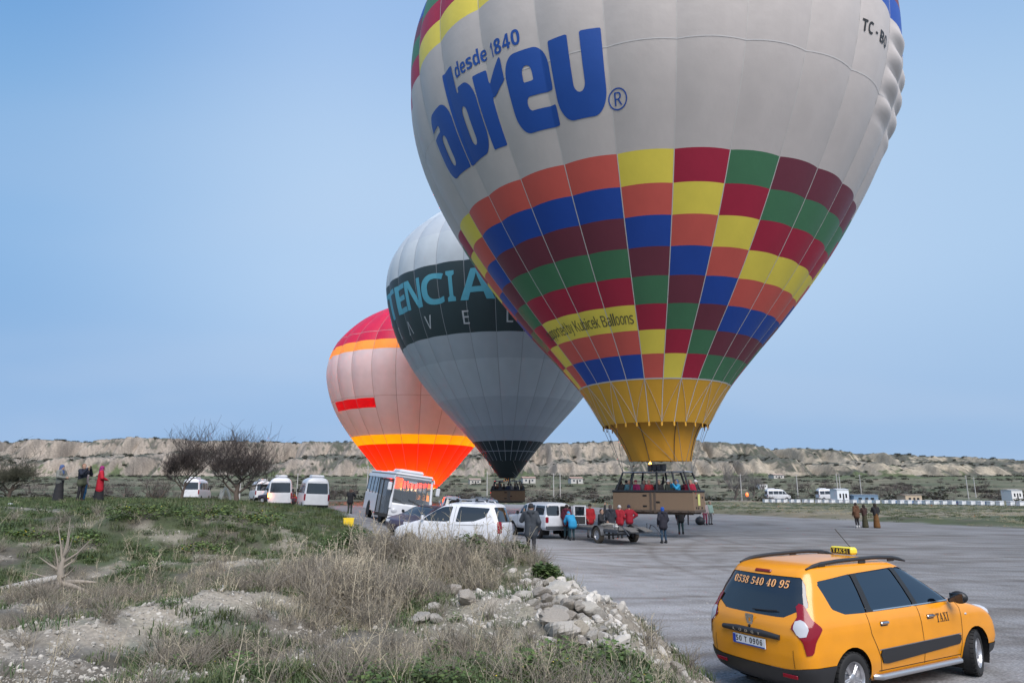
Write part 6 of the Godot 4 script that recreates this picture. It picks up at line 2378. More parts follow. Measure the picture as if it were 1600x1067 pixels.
# ---- stones
func stone(sd: int, rough := 0.30, sides := 18, rows := 12) -> ArrayMesh:
	var r := RandomNumberGenerator.new()
	r.seed = sd
	var cuts := []
	for k in 15:
		cuts.append([Vector3(r.randf_range(-1, 1), r.randf_range(-1, 1), r.randf_range(-1, 1)).normalized(), r.randf_range(0.5, 0.88)])
	var g := Geo.new()
	var last := -1
	for k in rows + 1:
		var t := PI * k / rows
		var f := g.v.size()
		for j in sides:
			var a := TAU * j / sides
			var d := Vector3(sin(t) * cos(a), cos(t), sin(t) * sin(a))
			var l := 1.0 + rough * fn.get_noise_3d(d.x * 1.1 + sd, d.y * 1.1, d.z * 1.1)
			for c in cuts:
				var q := d.dot(c[0])
				if q > 0.05:
					l = minf(l, c[1] / q)
			l += 0.035 * fn.get_noise_3d(d.x * 5.0 + sd, d.y * 5.0, d.z * 5.0)
			var tone := 1.0 + 0.25 * fn.get_noise_3d(d.x * 2.0, d.y * 2.0 + sd, d.z * 2.0)
			g.col = Color(tone, tone, tone)
			g.vert(d * l)
		if last >= 0:
			g.ring_strip(last, f, sides)
		last = f
	var flat := Geo.new()
	for k in g.i:
		flat.col = g.c[k]
		flat.i.append(flat.vert(g.v[k]))
	return flat.mesh()

func build_rocks() -> void:
	var kinds := []
	for k in 6:
		kinds.append(stone(100 + k))
	var pale := []
	for q in [[0.56, 0.52, 0.46], [0.63, 0.59, 0.52], [0.48, 0.43, 0.37], [0.54, 0.48, 0.39]]:
		var m: StandardMaterial3D = M.rock.duplicate()
		m.albedo_color = lin(q[0], q[1], q[2])
		pale.append(m)
	var rng := RandomNumberGenerator.new()
	rng.seed = 5
	# [x, z, radius, flatness]; the heap along the edge of the bank
	var heap := []
	for q in ROCKS:
		heap.append(q)
	var special := {0: "biggest pale rounded boulder at the foot of the heap on the bank", 1: "upright pale boulder standing beside the biggest boulder of the heap", 2: "white rounded stone lying alone on the bare bank left of the heap", 3: "cream stone half in dry weeds beside the lone white stone"}
	for k in heap.size():
		var q: Array = heap[k]
		var o := put("boulder", kinds[k % 6], pale[(k * 7 + int(k / 3)) % 4])
		var s: float = q[2] * 1.3
		o.scale = Vector3(s * rng.randf_range(0.95, 1.25), s * q[3], s * rng.randf_range(0.85, 1.1))
		o.rotation = Vector3(rng.randf_range(-0.25, 0.25), rng.randf_range(0, TAU), rng.randf_range(-0.25, 0.25))
		o.position = on_land(q[0], q[1]) + Vector3.UP * s * q[3] * (0.52 + (q[4] if q.size() > 4 else 0.0))
		var where := "on the bare bank left of the heap" if q[0] < 0.1 else "at the far end of the heap by the green bush" if q[1] < -11.4 else "low at the near end of the heap" if q[1] > -8.6 else "in the middle of the heap along the bank"
		var big := "large pale boulder " if q[2] > 0.12 else "small pale boulder "
		tag(o, special[k] if special.has(k) else big + where, "boulder", "" if special.has(k) else big.strip_edges() + "s " + where)
	var br := Geo.new()
	br.box(Vector3.ZERO, Vector3(0.2, 0.17, 0.12), Basis(Vector3(1, 0.4, 0.2).normalized(), 0.4), 0.015)
	var bo := put("brick", br.mesh(), tri_tex(mat(0.36, 0.15, 0.10, 0.9), M.fine, 4.0))
	bo.position = on_land(1.05, -17.3) + Vector3.UP * 0.16
	tag(bo, "orange-red broken brick on top of the boulder heap's far end", "brick")
	# rubble between the boulders
	var rub := []
	var rcol := []
	for k in 900:
		var d := rng.randf_range(7.6, 13.4)
		var x := bank_edge(d) - 1.6 + rng.randf_range(-1.6, 1.1)
		if rng.randf() > exp(-pow((x - bank_edge(d) + 1.6) / 0.8, 2)) + 0.25 * pale_slope(x, d):
			continue
		var s := 0.025 + 0.075 * pow(rng.randf(), 3.0)
		var t := Transform3D(Basis.from_euler(Vector3(rng.randf() * 0.8, rng.randf() * 6, rng.randf() * 0.8)) * Basis.from_scale(Vector3(s * rng.randf_range(1.0, 1.7), s * 0.8, s)), Vector3(x, land(x, d) + s * 0.25, -d))
		rub.append(t)
		var c := rng.randf_range(0.30, 0.52)
		rcol.append(Color(c, c * 0.94, c * 0.85))
	scatter("rubble", stone(141, 0.3, 10, 7), vcol(mat(1, 1, 1, 0.95)), rub, rcol)
	# loose stones on the bare patches
	var small := []
	var cols := []
	for k in 70000:
		var d := 5.6 * pow(26.0 / 5.6, pow(rng.randf(), 1.35))
		var x := rng.randf_range(-0.82, 0.36) * d - 0.2
		var b := bare(x, d)
		var e := bank_edge(d) - x
		var stony := 0.9 * pale_slope(x, d) + sm(0.0, 0.4, fn.get_noise_2d(x * 0.45 - 30, d * 0.6)) + 0.7 * track(x, d) + 1.3 * exp(-pow((e - 0.9) / 0.8, 2)) * (1.0 if d < 18 else 0.0)
		if e < 0.1:
			stony = 0.10
		elif b > 0.6 and track(x, d) < 0.2:
			continue
		if rng.randf() > stony:
			continue
		var s := 0.007 + 0.030 * pow(rng.randf(), 6.0) * (1.0 if e > 0.1 else 0.4)
		var t := Transform3D(Basis.from_euler(Vector3(rng.randf() * 6, rng.randf() * 6, rng.randf() * 6)).scaled(Vector3.ONE), Vector3.ZERO)
		t.basis = t.basis * Basis.from_scale(Vector3(s * rng.randf_range(1.0, 1.8), s * 0.65, s))
		t.origin = Vector3(x, land(x, d) + s * 0.05, -d)
		small.append(t)
		var c := rng.randf_range(0.20, 0.46)
		cols.append(Color(c, c * 0.94, c * 0.84))
	var pm: StandardMaterial3D = vcol(mat(1, 1, 1, 0.95))
	scatter("gravel", stone(140, 0.4, 8, 6), pm, small, cols)

# ---- weeds and grass
func blade(g: Geo, o: Vector3, dir: Vector3, l: float, w: float, droop: float, c: Color) -> void:
	var side := dir.cross(Vector3.UP)
	side = side.normalized() if side.length() > 0.05 else Vector3.RIGHT
	var p1 := o + dir * l * 0.55
	var p2 := o + dir * l + Vector3(dir.x, -1.0, dir.z) * l * droop
	g.col = c
	var f := g.vert(o - side * w)
	g.vert(o + side * w)
	g.vert(p1 - side * w * 0.75)
	g.vert(p1 + side * w * 0.75)
	g.vert(p2)
	g.tri(f, f + 2, f + 1)
	g.tri(f + 1, f + 2, f + 3)
	g.tri(f + 2, f + 4, f + 3)

func tuft(sd: int, n: int, lo: float, hi: float, w: float, lean: float, droop: float, ca: Vector3, cb: Vector3, spread: float) -> ArrayMesh:
	var r := RandomNumberGenerator.new()
	r.seed = sd
	var g := Geo.new()
	for k in n:
		var a := r.randf() * TAU
		var q := r.randf() * lean
		var dir := Vector3(cos(a) * q, 1.0, sin(a) * q).normalized()
		var c := ca.lerp(cb, r.randf())
		var rr := sqrt(r.randf()) * spread
		var b := r.randf() * TAU
		blade(g, Vector3(cos(b) * rr, -0.02, sin(b) * rr), dir, r.randf_range(lo, hi), w * r.randf_range(0.7, 1.3), droop * r.randf_range(0.3, 1.4), Color(c.x, c.y, c.z))
	return g.mesh()

func stalk(sd: int, n: int, h: float, side_twigs: int, c: Vector3) -> ArrayMesh:
	var r := RandomNumberGenerator.new()
	r.seed = sd
	var g := Geo.new()
	for k in n:
		var t := r.randf_range(0.75, 1.2)
		g.col = Color(c.x * t, c.y * t, c.z * t)
		var o := Vector3(r.randf_range(-0.18, 0.18), -0.03, r.randf_range(-0.18, 0.18))
		var dir := Vector3(r.randf_range(-0.55, 0.55), 1, r.randf_range(-0.55, 0.55)).normalized()
		var l := h * r.randf_range(0.55, 1.1)
		var bend := Vector3(r.randf_range(-0.1, 0.1), 0, r.randf_range(-0.1, 0.1))
		var ps := PackedVector3Array()
		for j in 5:
			var u := j / 4.0
			ps.append(o + dir * l * u + bend * u * u)
		g.tube(ps, [0.0065, 0.006, 0.005, 0.004, 0.002], 4, false)
		for j in side_twigs:
			var u := r.randf_range(0.3, 0.95)
			var p := o + dir * l * u + bend * u * u
			var a := r.randf() * TAU
			var d2 := Vector3(cos(a), r.randf_range(0.4, 1.4), sin(a)).normalized()
			var l2 := l * r.randf_range(0.12, 0.32) * (1.1 - u * 0.6)
			g.tube(PackedVector3Array([p, p + d2 * l2 * 0.6, p + d2 * l2 + Vector3(0, -0.02, 0)]), [0.0035, 0.003, 0.0015], 3, false)
			if r.randf() < 0.5:
				g.ball(p + d2 * l2, Vector3(0.008, 0.010, 0.008), Basis.IDENTITY, 4, 3)
	return g.mesh()

func brush(sd: int, n: int, h: float, c: Vector3) -> ArrayMesh:
	# a tangle of thin dead twigs
	var r := RandomNumberGenerator.new()
	r.seed = sd
	var g := Geo.new()
	for k in n:
		var a := r.randf() * TAU
		var q := r.randf_range(0.2, 1.3)
		var dir := Vector3(cos(a) * q, 1.0, sin(a) * q).normalized()
		var t := r.randf_range(0.6, 1.3)
		g.col = Color(c.x * t, c.y * t, c.z * t)
		var p := Vector3(r.randf_range(-0.12, 0.12), -0.02, r.randf_range(-0.12, 0.12))
		var ps := PackedVector3Array([p])
		for j in 4:
			dir = (dir + Vector3(r.randf_range(-0.5, 0.5), r.randf_range(-0.35, 0.3), r.randf_range(-0.5, 0.5))).normalized()
			p += dir * h * r.randf_range(0.2, 0.4)
			ps.append(p)
		g.tube(ps, [0.005, 0.0042, 0.0035, 0.0028, 0.0016], 3, false)
	return g.mesh()

func leafy(sd: int, n: int, rad: Vector3, leaf: float, ca: Vector3, cb: Vector3, flower := 0.0) -> ArrayMesh:
	var r := RandomNumberGenerator.new()
	r.seed = sd
	var g := Geo.new()
	for k in n:
		var d := Vector3(r.randf_range(-1, 1), r.randf_range(-0.1, 1), r.randf_range(-1, 1))
		d = d.normalized() * pow(r.randf(), 0.4)
		var p := d * rad
		var c := ca.lerp(cb, r.randf())
		var s := leaf * r.randf_range(0.6, 1.3)
		if r.randf() < flower and d.y > 0.25:
			c = Vector3(0.58, 0.44, 0.02)
			s *= 0.42
		g.col = Color(c.x, c.y, c.z)
		var a := r.randf() * TAU
		var u := Vector3(cos(a), r.randf_range(-0.5, 0.6), sin(a)).normalized() * s
		var w := u.cross(Vector3(r.randf_range(-0.6, 0.6), 1, r.randf_range(-0.6, 0.6))).normalized() * s * 0.42
		var f := g.vert(p)
		g.vert(p + u * 0.5 + w)
		g.vert(p + u)
		g.vert(p + u * 0.5 - w)
		g.tri(f, f + 1, f + 2)
		g.tri(f, f + 2, f + 3)
	return g.mesh()

func bare_twigs(g: Geo, trunk: Geo, r: RandomNumberGenerator, p: Vector3, dir: Vector3, l: float, rad: float, depth: int, most: int, droop: float, thin := 0.006) -> void:
	var ps := PackedVector3Array([p])
	var d := dir
	var n := 4 if depth < 2 else 3
	for k in n:
		d = (d + Vector3(r.randf_range(-0.28, 0.28), r.randf_range(-0.16, 0.20) - droop * depth * 0.03, r.randf_range(-0.28, 0.28))).normalized()
		ps.append(ps[-1] + d * l / n)
	var rs := []
	for k in n + 1:
		rs.append(lerpf(rad, rad * 0.62, float(k) / n))
	(trunk if depth < 2 else g).tube(ps, rs, 8 if depth == 0 else 6 if depth == 1 else 4 if depth < 4 else 3, false)
	if depth >= most:
		return
	var kids := 4 if depth < 2 else r.randi_range(3, 5) if depth < 4 else r.randi_range(2, 5)
	for k in kids:
		var u := r.randf_range(0.45, 1.0) if k > 0 else 1.0
		var at := ps[mini(int(u * n), n)]
		var a := TAU * (k + r.randf() * 0.8) / kids
		var out := Vector3(cos(a), r.randf_range(0.0, 0.8), sin(a))
		var nd := (d * r.randf_range(0.35, 0.8) + out * (1.0 if depth == 0 else 0.7) + Vector3.UP * (0.0 if depth < 2 else 0.22)).normalized()
		bare_twigs(g, trunk, r, at, nd, l * r.randf_range(0.55, 1.08), maxf(rs[-1] * r.randf_range(0.55, 0.78), thin), depth + 1, most, droop, thin)

func bare_tree(label: String, at: Vector3, sd: int, lean: Vector3, h: float, rad: float, most: int, c: Vector3, trunk_c: Vector3, droop := 0.5, group := "") -> Node3D:
	var r := RandomNumberGenerator.new()
	r.seed = sd
	var t := thing("bare_tree", label, "tree", at, 0.0, group)
	var g := Geo.new()
	g.col = Color(c.x, c.y, c.z)
	var tr := Geo.new()
	tr.col = Color(trunk_c.x, trunk_c.y, trunk_c.z)
	bare_twigs(g, tr, r, Vector3(0, -0.1, 0), (Vector3.UP + lean).normalized(), h * 0.25, rad, 0, most, droop, h * 0.0016)
	part("trunk", tr, M.bark, t)
	part("crown", g, M.bark, t)
	return t

func dry_amount(x: float, d: float) -> float:
	# the belt of tall dead weeds over the crown of the bank
	var m := exp(-pow((x + 2.7) / 1.45, 4) - pow((d - 11.2) / 2.0, 4))
	m = maxf(m, 0.9 * exp(-pow((x + 1.5) / 1.8, 4) - pow((d - 14.2) / 2.5, 4)))
	m = maxf(m, 0.22 * exp(-pow((x + 6.0) / 2.8, 2) - pow((d - 12.0) / 2.0, 2)))
	m = maxf(m, 0.16 * exp(-pow((x + 0.9) / 2.0, 2) - pow((d - 7.2) / 1.0, 2)))
	return m * sm(-0.45, 0.05, fn.get_noise_2d(x * 0.6 + 70, d * 0.6))

func green_amount(x: float, d: float) -> float:
	var m := sm(-0.05, 0.22, fn.get_noise_2d(x * 0.33 + 9, d * 0.33) + 0.10)
	m *= lerpf(0.35, 0.8, sm(8.0, 11.0, d))
	m = maxf(m, 0.8 * sm(13.5, 16.0, d + 0.3 * x))
	m = maxf(m, 0.9 * exp(-pow((x + 0.4) / 2.1, 4) - pow((d - 6.5) / 1.25, 4)) * sm(-0.4, 0.0, fn.get_noise_2d(x * 0.9, d * 0.9 + 20.0)))
	m = maxf(m, exp(-pow((x + 8.6) / 3.8, 2) - pow((d - 19.6) / 2.4, 2)))
	m = maxf(m, 0.9 * exp(-pow((x + 3.0) / 2.4, 2) - pow((d - 16.5) / 1.5, 2)))
	m = maxf(m, 0.6 * exp(-pow((x - 2.0) / 0.7, 2) - pow((d - 10.6) / 1.2, 2)))
	return m

func build_plants() -> void:
	var rng := RandomNumberGenerator.new()
	rng.seed = 77
	var grass := [[], [], []]
	var gcol := [[], [], []]
	var dry := [[], []]
	var dcol := [[], []]
	var stalks := [[], [], []]
	var twigs := [[], []]
	var leaves := [[], []]
	var lcol := [[], []]
	for k in 60000:
		var d := 5.4 * pow(62.0 / 5.4, rng.randf())
		var x := rng.randf_range(-0.92, 0.42) * d
		if x < -30:
			continue
		var b := bare(x, d)
		if d > 60.0 or rng.randf() < b * 1.15:
			continue
		var e := bank_edge(d) - x
		var cliff := exp(-pow((e - 1.75) / 0.8, 2)) * (1.0 if d < 13.6 and d > 7.7 else 0.0)
		if rng.randf() < cliff * 0.96:
			continue
		if rng.randf() < 0.88 * pale_slope(x, d):
			continue
		var stony := sm(0.15, 0.45, fn.get_noise_2d(x * 0.45 - 30, d * 0.6)) * (1.0 - sm(14, 26, d))
		var y := land(x, d)
		var gr := green_amount(x, d)
		var dy := dry_amount(x, d)
		var far := 1.0 + sm(14, 50, d) * 0.9
		var t := Transform3D(Basis(Vector3.UP, rng.randf() * TAU).scaled(Vector3.ONE * rng.randf_range(0.65, 1.35) * far), Vector3(x, y, -d))
		var roll := rng.randf()
		if roll < maxf(gr * 0.62, 0.42 * dy) * (1.0 - stony * 0.8):
			var q := rng.randi() % 3
			grass[q].append(t)
			var v := rng.randf_range(0.7, 1.25)
			gcol[q].append(Color(v * rng.randf_range(0.85, 1.2), v, v * rng.randf_range(0.8, 1.1)))
			if rng.randf() < 0.10 * gr and d < 26:
				var w := 0 if rng.randf() < 0.7 else 1
				leaves[w].append(t)
				lcol[w].append(Color(v, v, v))
		elif roll < 0.70 and rng.randf() < 0.015 + 0.05 * sm(9, 14, d) + 0.62 * dy and rng.randf() < 1.0 - 0.75 * stony:
			var q := rng.randi() % 2
			dry[q].append(t.scaled_local(Vector3.ONE * (0.55 + 0.65 * dy)))
			var v := rng.randf_range(0.65, 1.2)
			dcol[q].append(Color(v, v * 0.99, v * 0.97))
		if d < 24 and rng.randf() < 0.085 * dy + 0.005 * (1.0 - b):
			stalks[rng.randi() % 3].append(t.scaled_local(Vector3.ONE * rng.randf_range(0.6, 1.1) * (0.55 + 0.45 * minf(dy * 1.5, 1.0))))
		if d < 20 and rng.randf() < 0.13 * dy + 0.010 * (1.0 - stony):
			twigs[rng.randi() % 2].append(t.scaled_local(Vector3.ONE * (0.6 + 0.5 * dy)))
	# the field past the open ground
	for k in 9000:
		var d := rng.randf_range(34.0, 135.0)
		var x := rng.randf_range(-0.35, 0.95) * d
		if d < lot_end(x) + 0.5 or x < -20:
			continue
		var t := Transform3D(Basis(Vector3.UP, rng.randf() * TAU).scaled(Vector3(2.2, 1.3, 2.2) * rng.randf_range(0.6, 1.3)), Vector3(x, land(x, d), -d))
		if fn.get_noise_2d(x * 0.08, d * 0.1) > -0.05:
			var q := rng.randi() % 3
			grass[q].append(t)
			var v := rng.randf_range(0.6, 1.1)
			gcol[q].append(Color(v * 1.1, v, v * 0.9))
		elif rng.randf() < 0.6:
			var q := rng.randi() % 2
			dry[q].append(t.scaled_local(Vector3(0.7, 0.6, 0.7)))
			dcol[q].append(Color(0.9, 0.9, 0.8))
	var g1 := Vector3(0.042, 0.072, 0.026)
	var g2 := Vector3(0.095, 0.125, 0.050)
	for q in 3:
		scatter("grass", tuft(31 + q, 34, 0.09, [0.17, 0.22, 0.14][q], 0.0042, 0.9, 0.25, g1, g2, 0.13), M.leaf, grass[q], gcol[q])
	var d1 := Vector3(0.34, 0.29, 0.20)
	var d2 := Vector3(0.48, 0.43, 0.31)
	for q in 2:
		scatter("dry_grass", tuft(41 + q, 38, 0.18, [0.55, 0.42][q], 0.0034, 2.1, 0.55, d1, d2, 0.16), M.leaf, dry[q], dcol[q])
		scatter("leafy_weeds", leafy(51 + q, 150, Vector3(0.17, 0.18, 0.17), 0.036, Vector3(0.045, 0.085, 0.022), Vector3(0.10, 0.145, 0.04), 0.0 if q == 0 else 0.10), M.leaf, leaves[q], lcol[q])
		scatter("dead_brushwood", brush(61 + q, 46, 0.42, Vector3(0.29, 0.255, 0.205)), M.bark, twigs[q])
	for q in 3:
		scatter("dry_weed_stalks", stalk(71 + q, 4, [0.85, 0.7, 0.95][q], [7, 12, 5][q], Vector3(0.44, 0.38, 0.28)), M.bark, stalks[q])
	# green bushes at the far end of the bank and yellow-flowered ones on the hummock
	var bl := ["dense green bush at the far right end of the weedy bank", "lower green bush beside the dense one at the end of the bank", "green bush among the tall dry weeds in front of the white van", "bushy green weed on the bank near the white van's front wheel"]
	var bp := [[0.05, -14.4, 0.6], [0.6, -13.0, 0.5], [-0.9, -14.6, 0.9], [-3.4, -15.6, 1.0]]
	for k in 4:
		var t := thing("bush", bl[k], "bush", on_land(bp[k][0], bp[k][1]))
		put("foliage", leafy(81 + k, 1100, Vector3(0.55, 0.52, 0.5) * bp[k][2], 0.075, Vector3(0.035, 0.07, 0.018), Vector3(0.085, 0.125, 0.035)), M.leaf, t)
		put("stems", brush(85 + k, 30, 0.4 * bp[k][2], Vector3(0.09, 0.07, 0.05)), M.bark, t)
	var fl := [[-8.2, -18.9, 1.3], [-6.9, -19.2, 1.0], [-9.8, -18.6, 1.1], [-10.2, -16.6, 0.8], [-7.4, -16.9, 0.8], [-11.6, -16.9, 0.7]]
	for k in fl.size():
		var t := thing("flowering_weed", "low green weed with small yellow flowers on the green hummock", "weed", on_land(fl[k][0], fl[k][1]), 0.0, "yellow-flowered weeds on the green hummock")
		put("foliage", leafy(91 + k, 620, Vector3(0.8, 0.34, 0.6) * fl[k][2], 0.07, Vector3(0.05, 0.095, 0.02), Vector3(0.12, 0.165, 0.04), 0.16), M.leaf, t)
	# the dead stump with its pale roots
	var st := thing("dead_stump", "bleached dead stump with upright branches and sprawling roots in the hollow", "stump", on_land(-8.45, -13.4))
	st.scale = Vector3(0.8, 0.95, 0.8)
	var pale := Vector3(0.33, 0.29, 0.24)
	var tg := Geo.new()
	tg.col = Color(pale.x, pale.y, pale.z)
	tg.tube(PackedVector3Array([Vector3(0, -0.15, 0), Vector3(0.02, 0.15, 0), Vector3(0.0, 0.42, 0.02), Vector3(0.03, 0.62, 0)]), [0.13, 0.085, 0.065, 0.03], 10)
	part("trunk", tg, M.bark, st)
	for q in [[0.0, 0.5, -0.22, 1.25, 0.02], [0.02, 0.55, 0.12, 1.15, 0.05], [0.03, 0.5, 0.62, 0.95, 0.0], [-0.05, 0.3, -0.18, 0.85, 0.1], [0.05, 0.4, 0.33, 0.72, -0.1], [-0.03, 0.35, -0.42, 0.62, 0.2], [0.02, 0.6, 0.3, 1.0, 0.2], [0.0, 0.25, -0.12, 0.95, -0.1], [0.0, 0.5, 0.02, 1.35, -0.05], [0.0, 0.2, 0.5, 0.45, 0.3], [0.0, 0.2, -0.5, 0.35, 0.35]]:
		var g := Geo.new()
		g.col = tg.col
		var a := Vector3(q[0], q[1], 0)
		var b := Vector3(q[2], q[3], q[4])
		g.tube(PackedVector3Array([a, a.lerp(b, 0.5) + Vector3(0.04, -0.03, 0.02), b]), [0.030, 0.018, 0.006], 7)
		part("branch", g, M.bark, st)
	for q in [[-1.0, -0.02, 0.35], [0.9, -0.02, 0.3], [-0.4, -0.05, 0.8], [0.8, 0.12, -0.1], [0.4, -0.04, 0.9]]:
		var g := Geo.new()
		g.col = tg.col
		var b := Vector3(q[0], q[1], q[2])
		g.tube(PackedVector3Array([Vector3(0, 0.12, 0), b * 0.5 + Vector3(0, 0.08, 0), b]), [0.06, 0.04, 0.015], 7)
		part("root", g, M.bark, st)
	var lg := Geo.new()
	lg.col = Color(0.42, 0.40, 0.38)
	lg.tube(PackedVector3Array([Vector3(-0.95, 0.05, 0.75), Vector3(-0.45, 0.14, 0.5), Vector3(0.05, 0.24, 0.2)]), [0.06, 0.075, 0.05], 8)
	part("fallen_limb", lg, M.bark, st)
	# litter
	var bags := [[-5.1, -12.7, "crumpled pale plastic bag caught among the dry stalks"], [-0.85, -6.55, "small pale plastic scrap in the weeds low in the picture"], [-2.0, -7.4, "white paper scrap on the bare bank between the weeds"], [-18.6, -26.0, "white plastic scrap on the grass near the women"], [-4.1, -20.6, "white plastic bag on the trodden track before the weeds"]]
	for k in bags.size():
		var m := stone(300 + k, 0.9)
		var o := put("plastic_scrap", m, mat(0.6, 0.62, 0.66, 0.4))
		o.position = on_land(bags[k][0], bags[k][1]) + Vector3.UP * 0.05
		o.scale = Vector3(0.13, 0.07, 0.09) * (1.0 if k != 1 and k != 2 else 0.6)
		tag(o, bags[k][2], "litter")
	# bare trees of the middle distance
	var tw := Vector3(0.075, 0.060, 0.058)
	var tk := Vector3(0.13, 0.10, 0.08)
	bare_tree("big leaning bare tree with wide dark twiggy crown on the grassy bank", on_land(-16.1, -41.0), 401, Vector3(-0.35, 0, 0.1), 4.5, 0.17, 6, tw, tk, 0.15)
	bare_tree("smaller bare tree just left of the big leaning one", on_land(-19.6, -41.5), 403, Vector3(-0.2, 0, 0), 4.6, 0.10, 6, tw, tk, 0.2)
	bare_tree("low spreading tree with olive twigs at the left edge, beyond the women", on_land(-29.5, -41.0), 405, Vector3(0.1, 0, 0), 3.7, 0.12, 6, Vector3(0.085, 0.085, 0.055), tk, 0.6)
	bare_tree("bare tree between the left-hand tree and the big leaning tree, behind the women", on_land(-26.5, -52.0), 407, Vector3(0.0, 0, 0), 3.6, 0.14, 4, Vector3(0.12, 0.095, 0.08), tk, 0.4)
	for q in [[-17.3, -41.6, 0.2], [-16.9, -42.2, -0.35], [-18.4, -44.0, 0.1]]:
		var g := Geo.new()
		g.col = Color(0.6, 0.6, 0.58)
		g.tube(PackedVector3Array([Vector3(0, -0.1, 0), Vector3(q[2] * 0.4, 0.35, 0), Vector3(q[2], 0.8, 0)]), [0.09, 0.075, 0.06], 8)
		var o := put("painted_trunk", g.mesh(), M.bark)
		o.position = on_land(q[0], q[1])
		tag(o, "short white-painted tree trunk beside the big leaning bare tree", "tree trunk", "white-painted trunks beside the leaning tree")

const POLES := ["", "pale utility pole between the two minibuses on the valley road", "left one of the two close poles above the beekeepers' cabin", "right one of the two close poles above the beekeepers' cabin", "utility pole left of the grey balloon's basket", "left one of the two poles between the grey balloon and the big basket", "right one of the two poles between the grey balloon and the big basket", "utility pole behind the big leaning bare tree", "white pole just right of the big leaning bare tree", "pale pole above the minibuses on the bank", "utility pole behind the tan shed", "utility pole left of the white hut far right", "utility pole at the far right behind the white hut"]

func build_far() -> void:
	var rng := RandomNumberGenerator.new()
	rng.seed = 99
	var tw := Vector3(0.11, 0.09, 0.085)
	var tk := Vector3(0.13, 0.11, 0.095)
	# trees beyond the open ground
	var a := bare_tree("tall pale grey bare tree right of the big basket, below the cliffs", Vector3(62, land(62, 195), -195), 501, Vector3(0, 0, 0), 13.0, 0.4, 5, Vector3(0.19, 0.175, 0.17), tk, -0.3)
	var b := bare_tree("bare tree in the fields below the cliffs", Vector3(18, land(18, 330), -330), 503, Vector3(0.1, 0, 0), 9.0, 0.3, 4, tw, tk, 0.0, "bare trees in the fields below the cliffs")
	dup(a, Vector3(69, land(69, 200), -200), 1.3, "second grey bare tree, close right of the tall grey one", "", 0.8)
	for k in 64:
		var d := rng.randf_range(150.0, 420.0)
		var u := rng.randf_range(-0.8, 0.8)
		if k < 26:
			d = rng.randf_range(215, 300)
			u = rng.randf_range(0.40, 0.68)
		elif k < 40:
			d = rng.randf_range(110, 190)
			u = rng.randf_range(-0.75, -0.2)
		var x := u * d
		var zone := "behind the women and the minibuses on the left" if u < -0.18 else "between the grey balloon and the big basket" if u < 0.2 else "in the shrubby belt above the beehives" if u > 0.38 and d < 305 else "under the cliffs right of the big basket"
		dup(b, Vector3(x, land(x, d) - 0.1, -d), rng.randf() * TAU, "far bare tree " + zone, "far bare trees " + zone, rng.randf_range(0.35, 0.85))
	# scrub in belts, on the ledges and along the skyline
	var bush := leafy(601, 150, Vector3(1.5, 1.1, 1.5), 0.55, Vector3(0.05, 0.058, 0.036), Vector3(0.11, 0.10, 0.075))
	var twig := brush(602, 70, 1.7, Vector3(0.13, 0.105, 0.10))
	var wb := []
	var wt := []
	for k in 5200:
		var d := rng.randf_range(125.0, 560.0)
		var x := rng.randf_range(-0.85, 0.85) * d
		if fn.get_noise_2d(x * 0.012 + 40, d * 0.03) < 0.08 + 0.1 * sin(d * 0.05):
			continue
		var t := Transform3D(Basis(Vector3.UP, rng.randf() * TAU).scaled(Vector3.ONE * rng.randf_range(0.5, 1.6)), Vector3(x, land(x, d) - 0.1, -d))
		if rng.randf() < 0.55:
			wt.append(t)
		else:
			wb.append(t)
	for k in 2600:
		var d := rng.randf_range(560.0, 830.0)
		var x := rng.randf_range(-0.85, 0.85) * d
		var h0 := hill_height(x, d)
		var h1 := hill_height(x, d + 3.0)
		if absf(h1 - h0) > 0.9:
			continue
		wb.append(Transform3D(Basis(Vector3.UP, rng.randf() * TAU).scaled(Vector3.ONE * rng.randf_range(0.6, 1.7)), Vector3(x, h0, -d)))
	scatter("scrub", bush, M.leaf, wb)
	scatter("bare_scrub", twig, M.bark, wt)
	# poles along the valley road
	var pole := thing("utility_pole", "pale utility pole beside the orange warning lamp", "utility pole", Vector3.ZERO)
	var pg := Geo.new()
	pg.tube(PackedVector3Array([Vector3(0, -0.3, 0), Vector3(0, 6.4, 0)]), [0.14, 0.09], 8)
	part("post", pg, mat(0.40, 0.39, 0.38, 0.9), pole)
	var pc := Geo.new()
	pc.box(Vector3(0, 6.1, 0), Vector3(1.5, 0.1, 0.1), Basis.IDENTITY, 0.01)
	part("crossarm", pc, mat(0.30, 0.28, 0.26, 0.9), pole)
	var poles := [[56.5, 172], [72.0, 176], [84, 180], [87.5, 186], [-6.0, 168], [10.5, 176], [12.3, 178], [-53, 172], [-46, 118], [-27, 130], [100, 200], [124, 190], [142, 214]]
	for k in poles.size():
		var x: float = poles[k][0]
		var d: float = poles[k][1]
		if k == 0:
			pole.position = Vector3(x, land(x, d), -d)
		else:
			dup(pole, Vector3(x, land(x, d), -d), rng.randf() * 0.6, POLES[k])
	# beehives in rows along the field
	var hive := thing("beehive", "white box beehive in the long row across the field", "beehive", Vector3.ZERO, 0, "white beehives in rows across the field")
	var hw := mat(0.62, 0.64, 0.66, 0.7)
	var hb := Geo.new()
	hb.box(Vector3(0, 0.32, 0), Vector3(0.86, 0.50, 0.62), Basis.IDENTITY, 0.02)
	part("box", hb, hw, hive)
	var hl := Geo.new()
	hl.box(Vector3(0, 0.60, 0), Vector3(0.92, 0.09, 0.68), Basis.IDENTITY, 0.015)
	part("lid", hl, mat(0.55, 0.56, 0.58, 0.5, 0.3), hive)
	var hs := Geo.new()
	hs.box(Vector3(0, 0.03, 0), Vector3(0.7, 0.08, 0.5), Basis.IDENTITY)
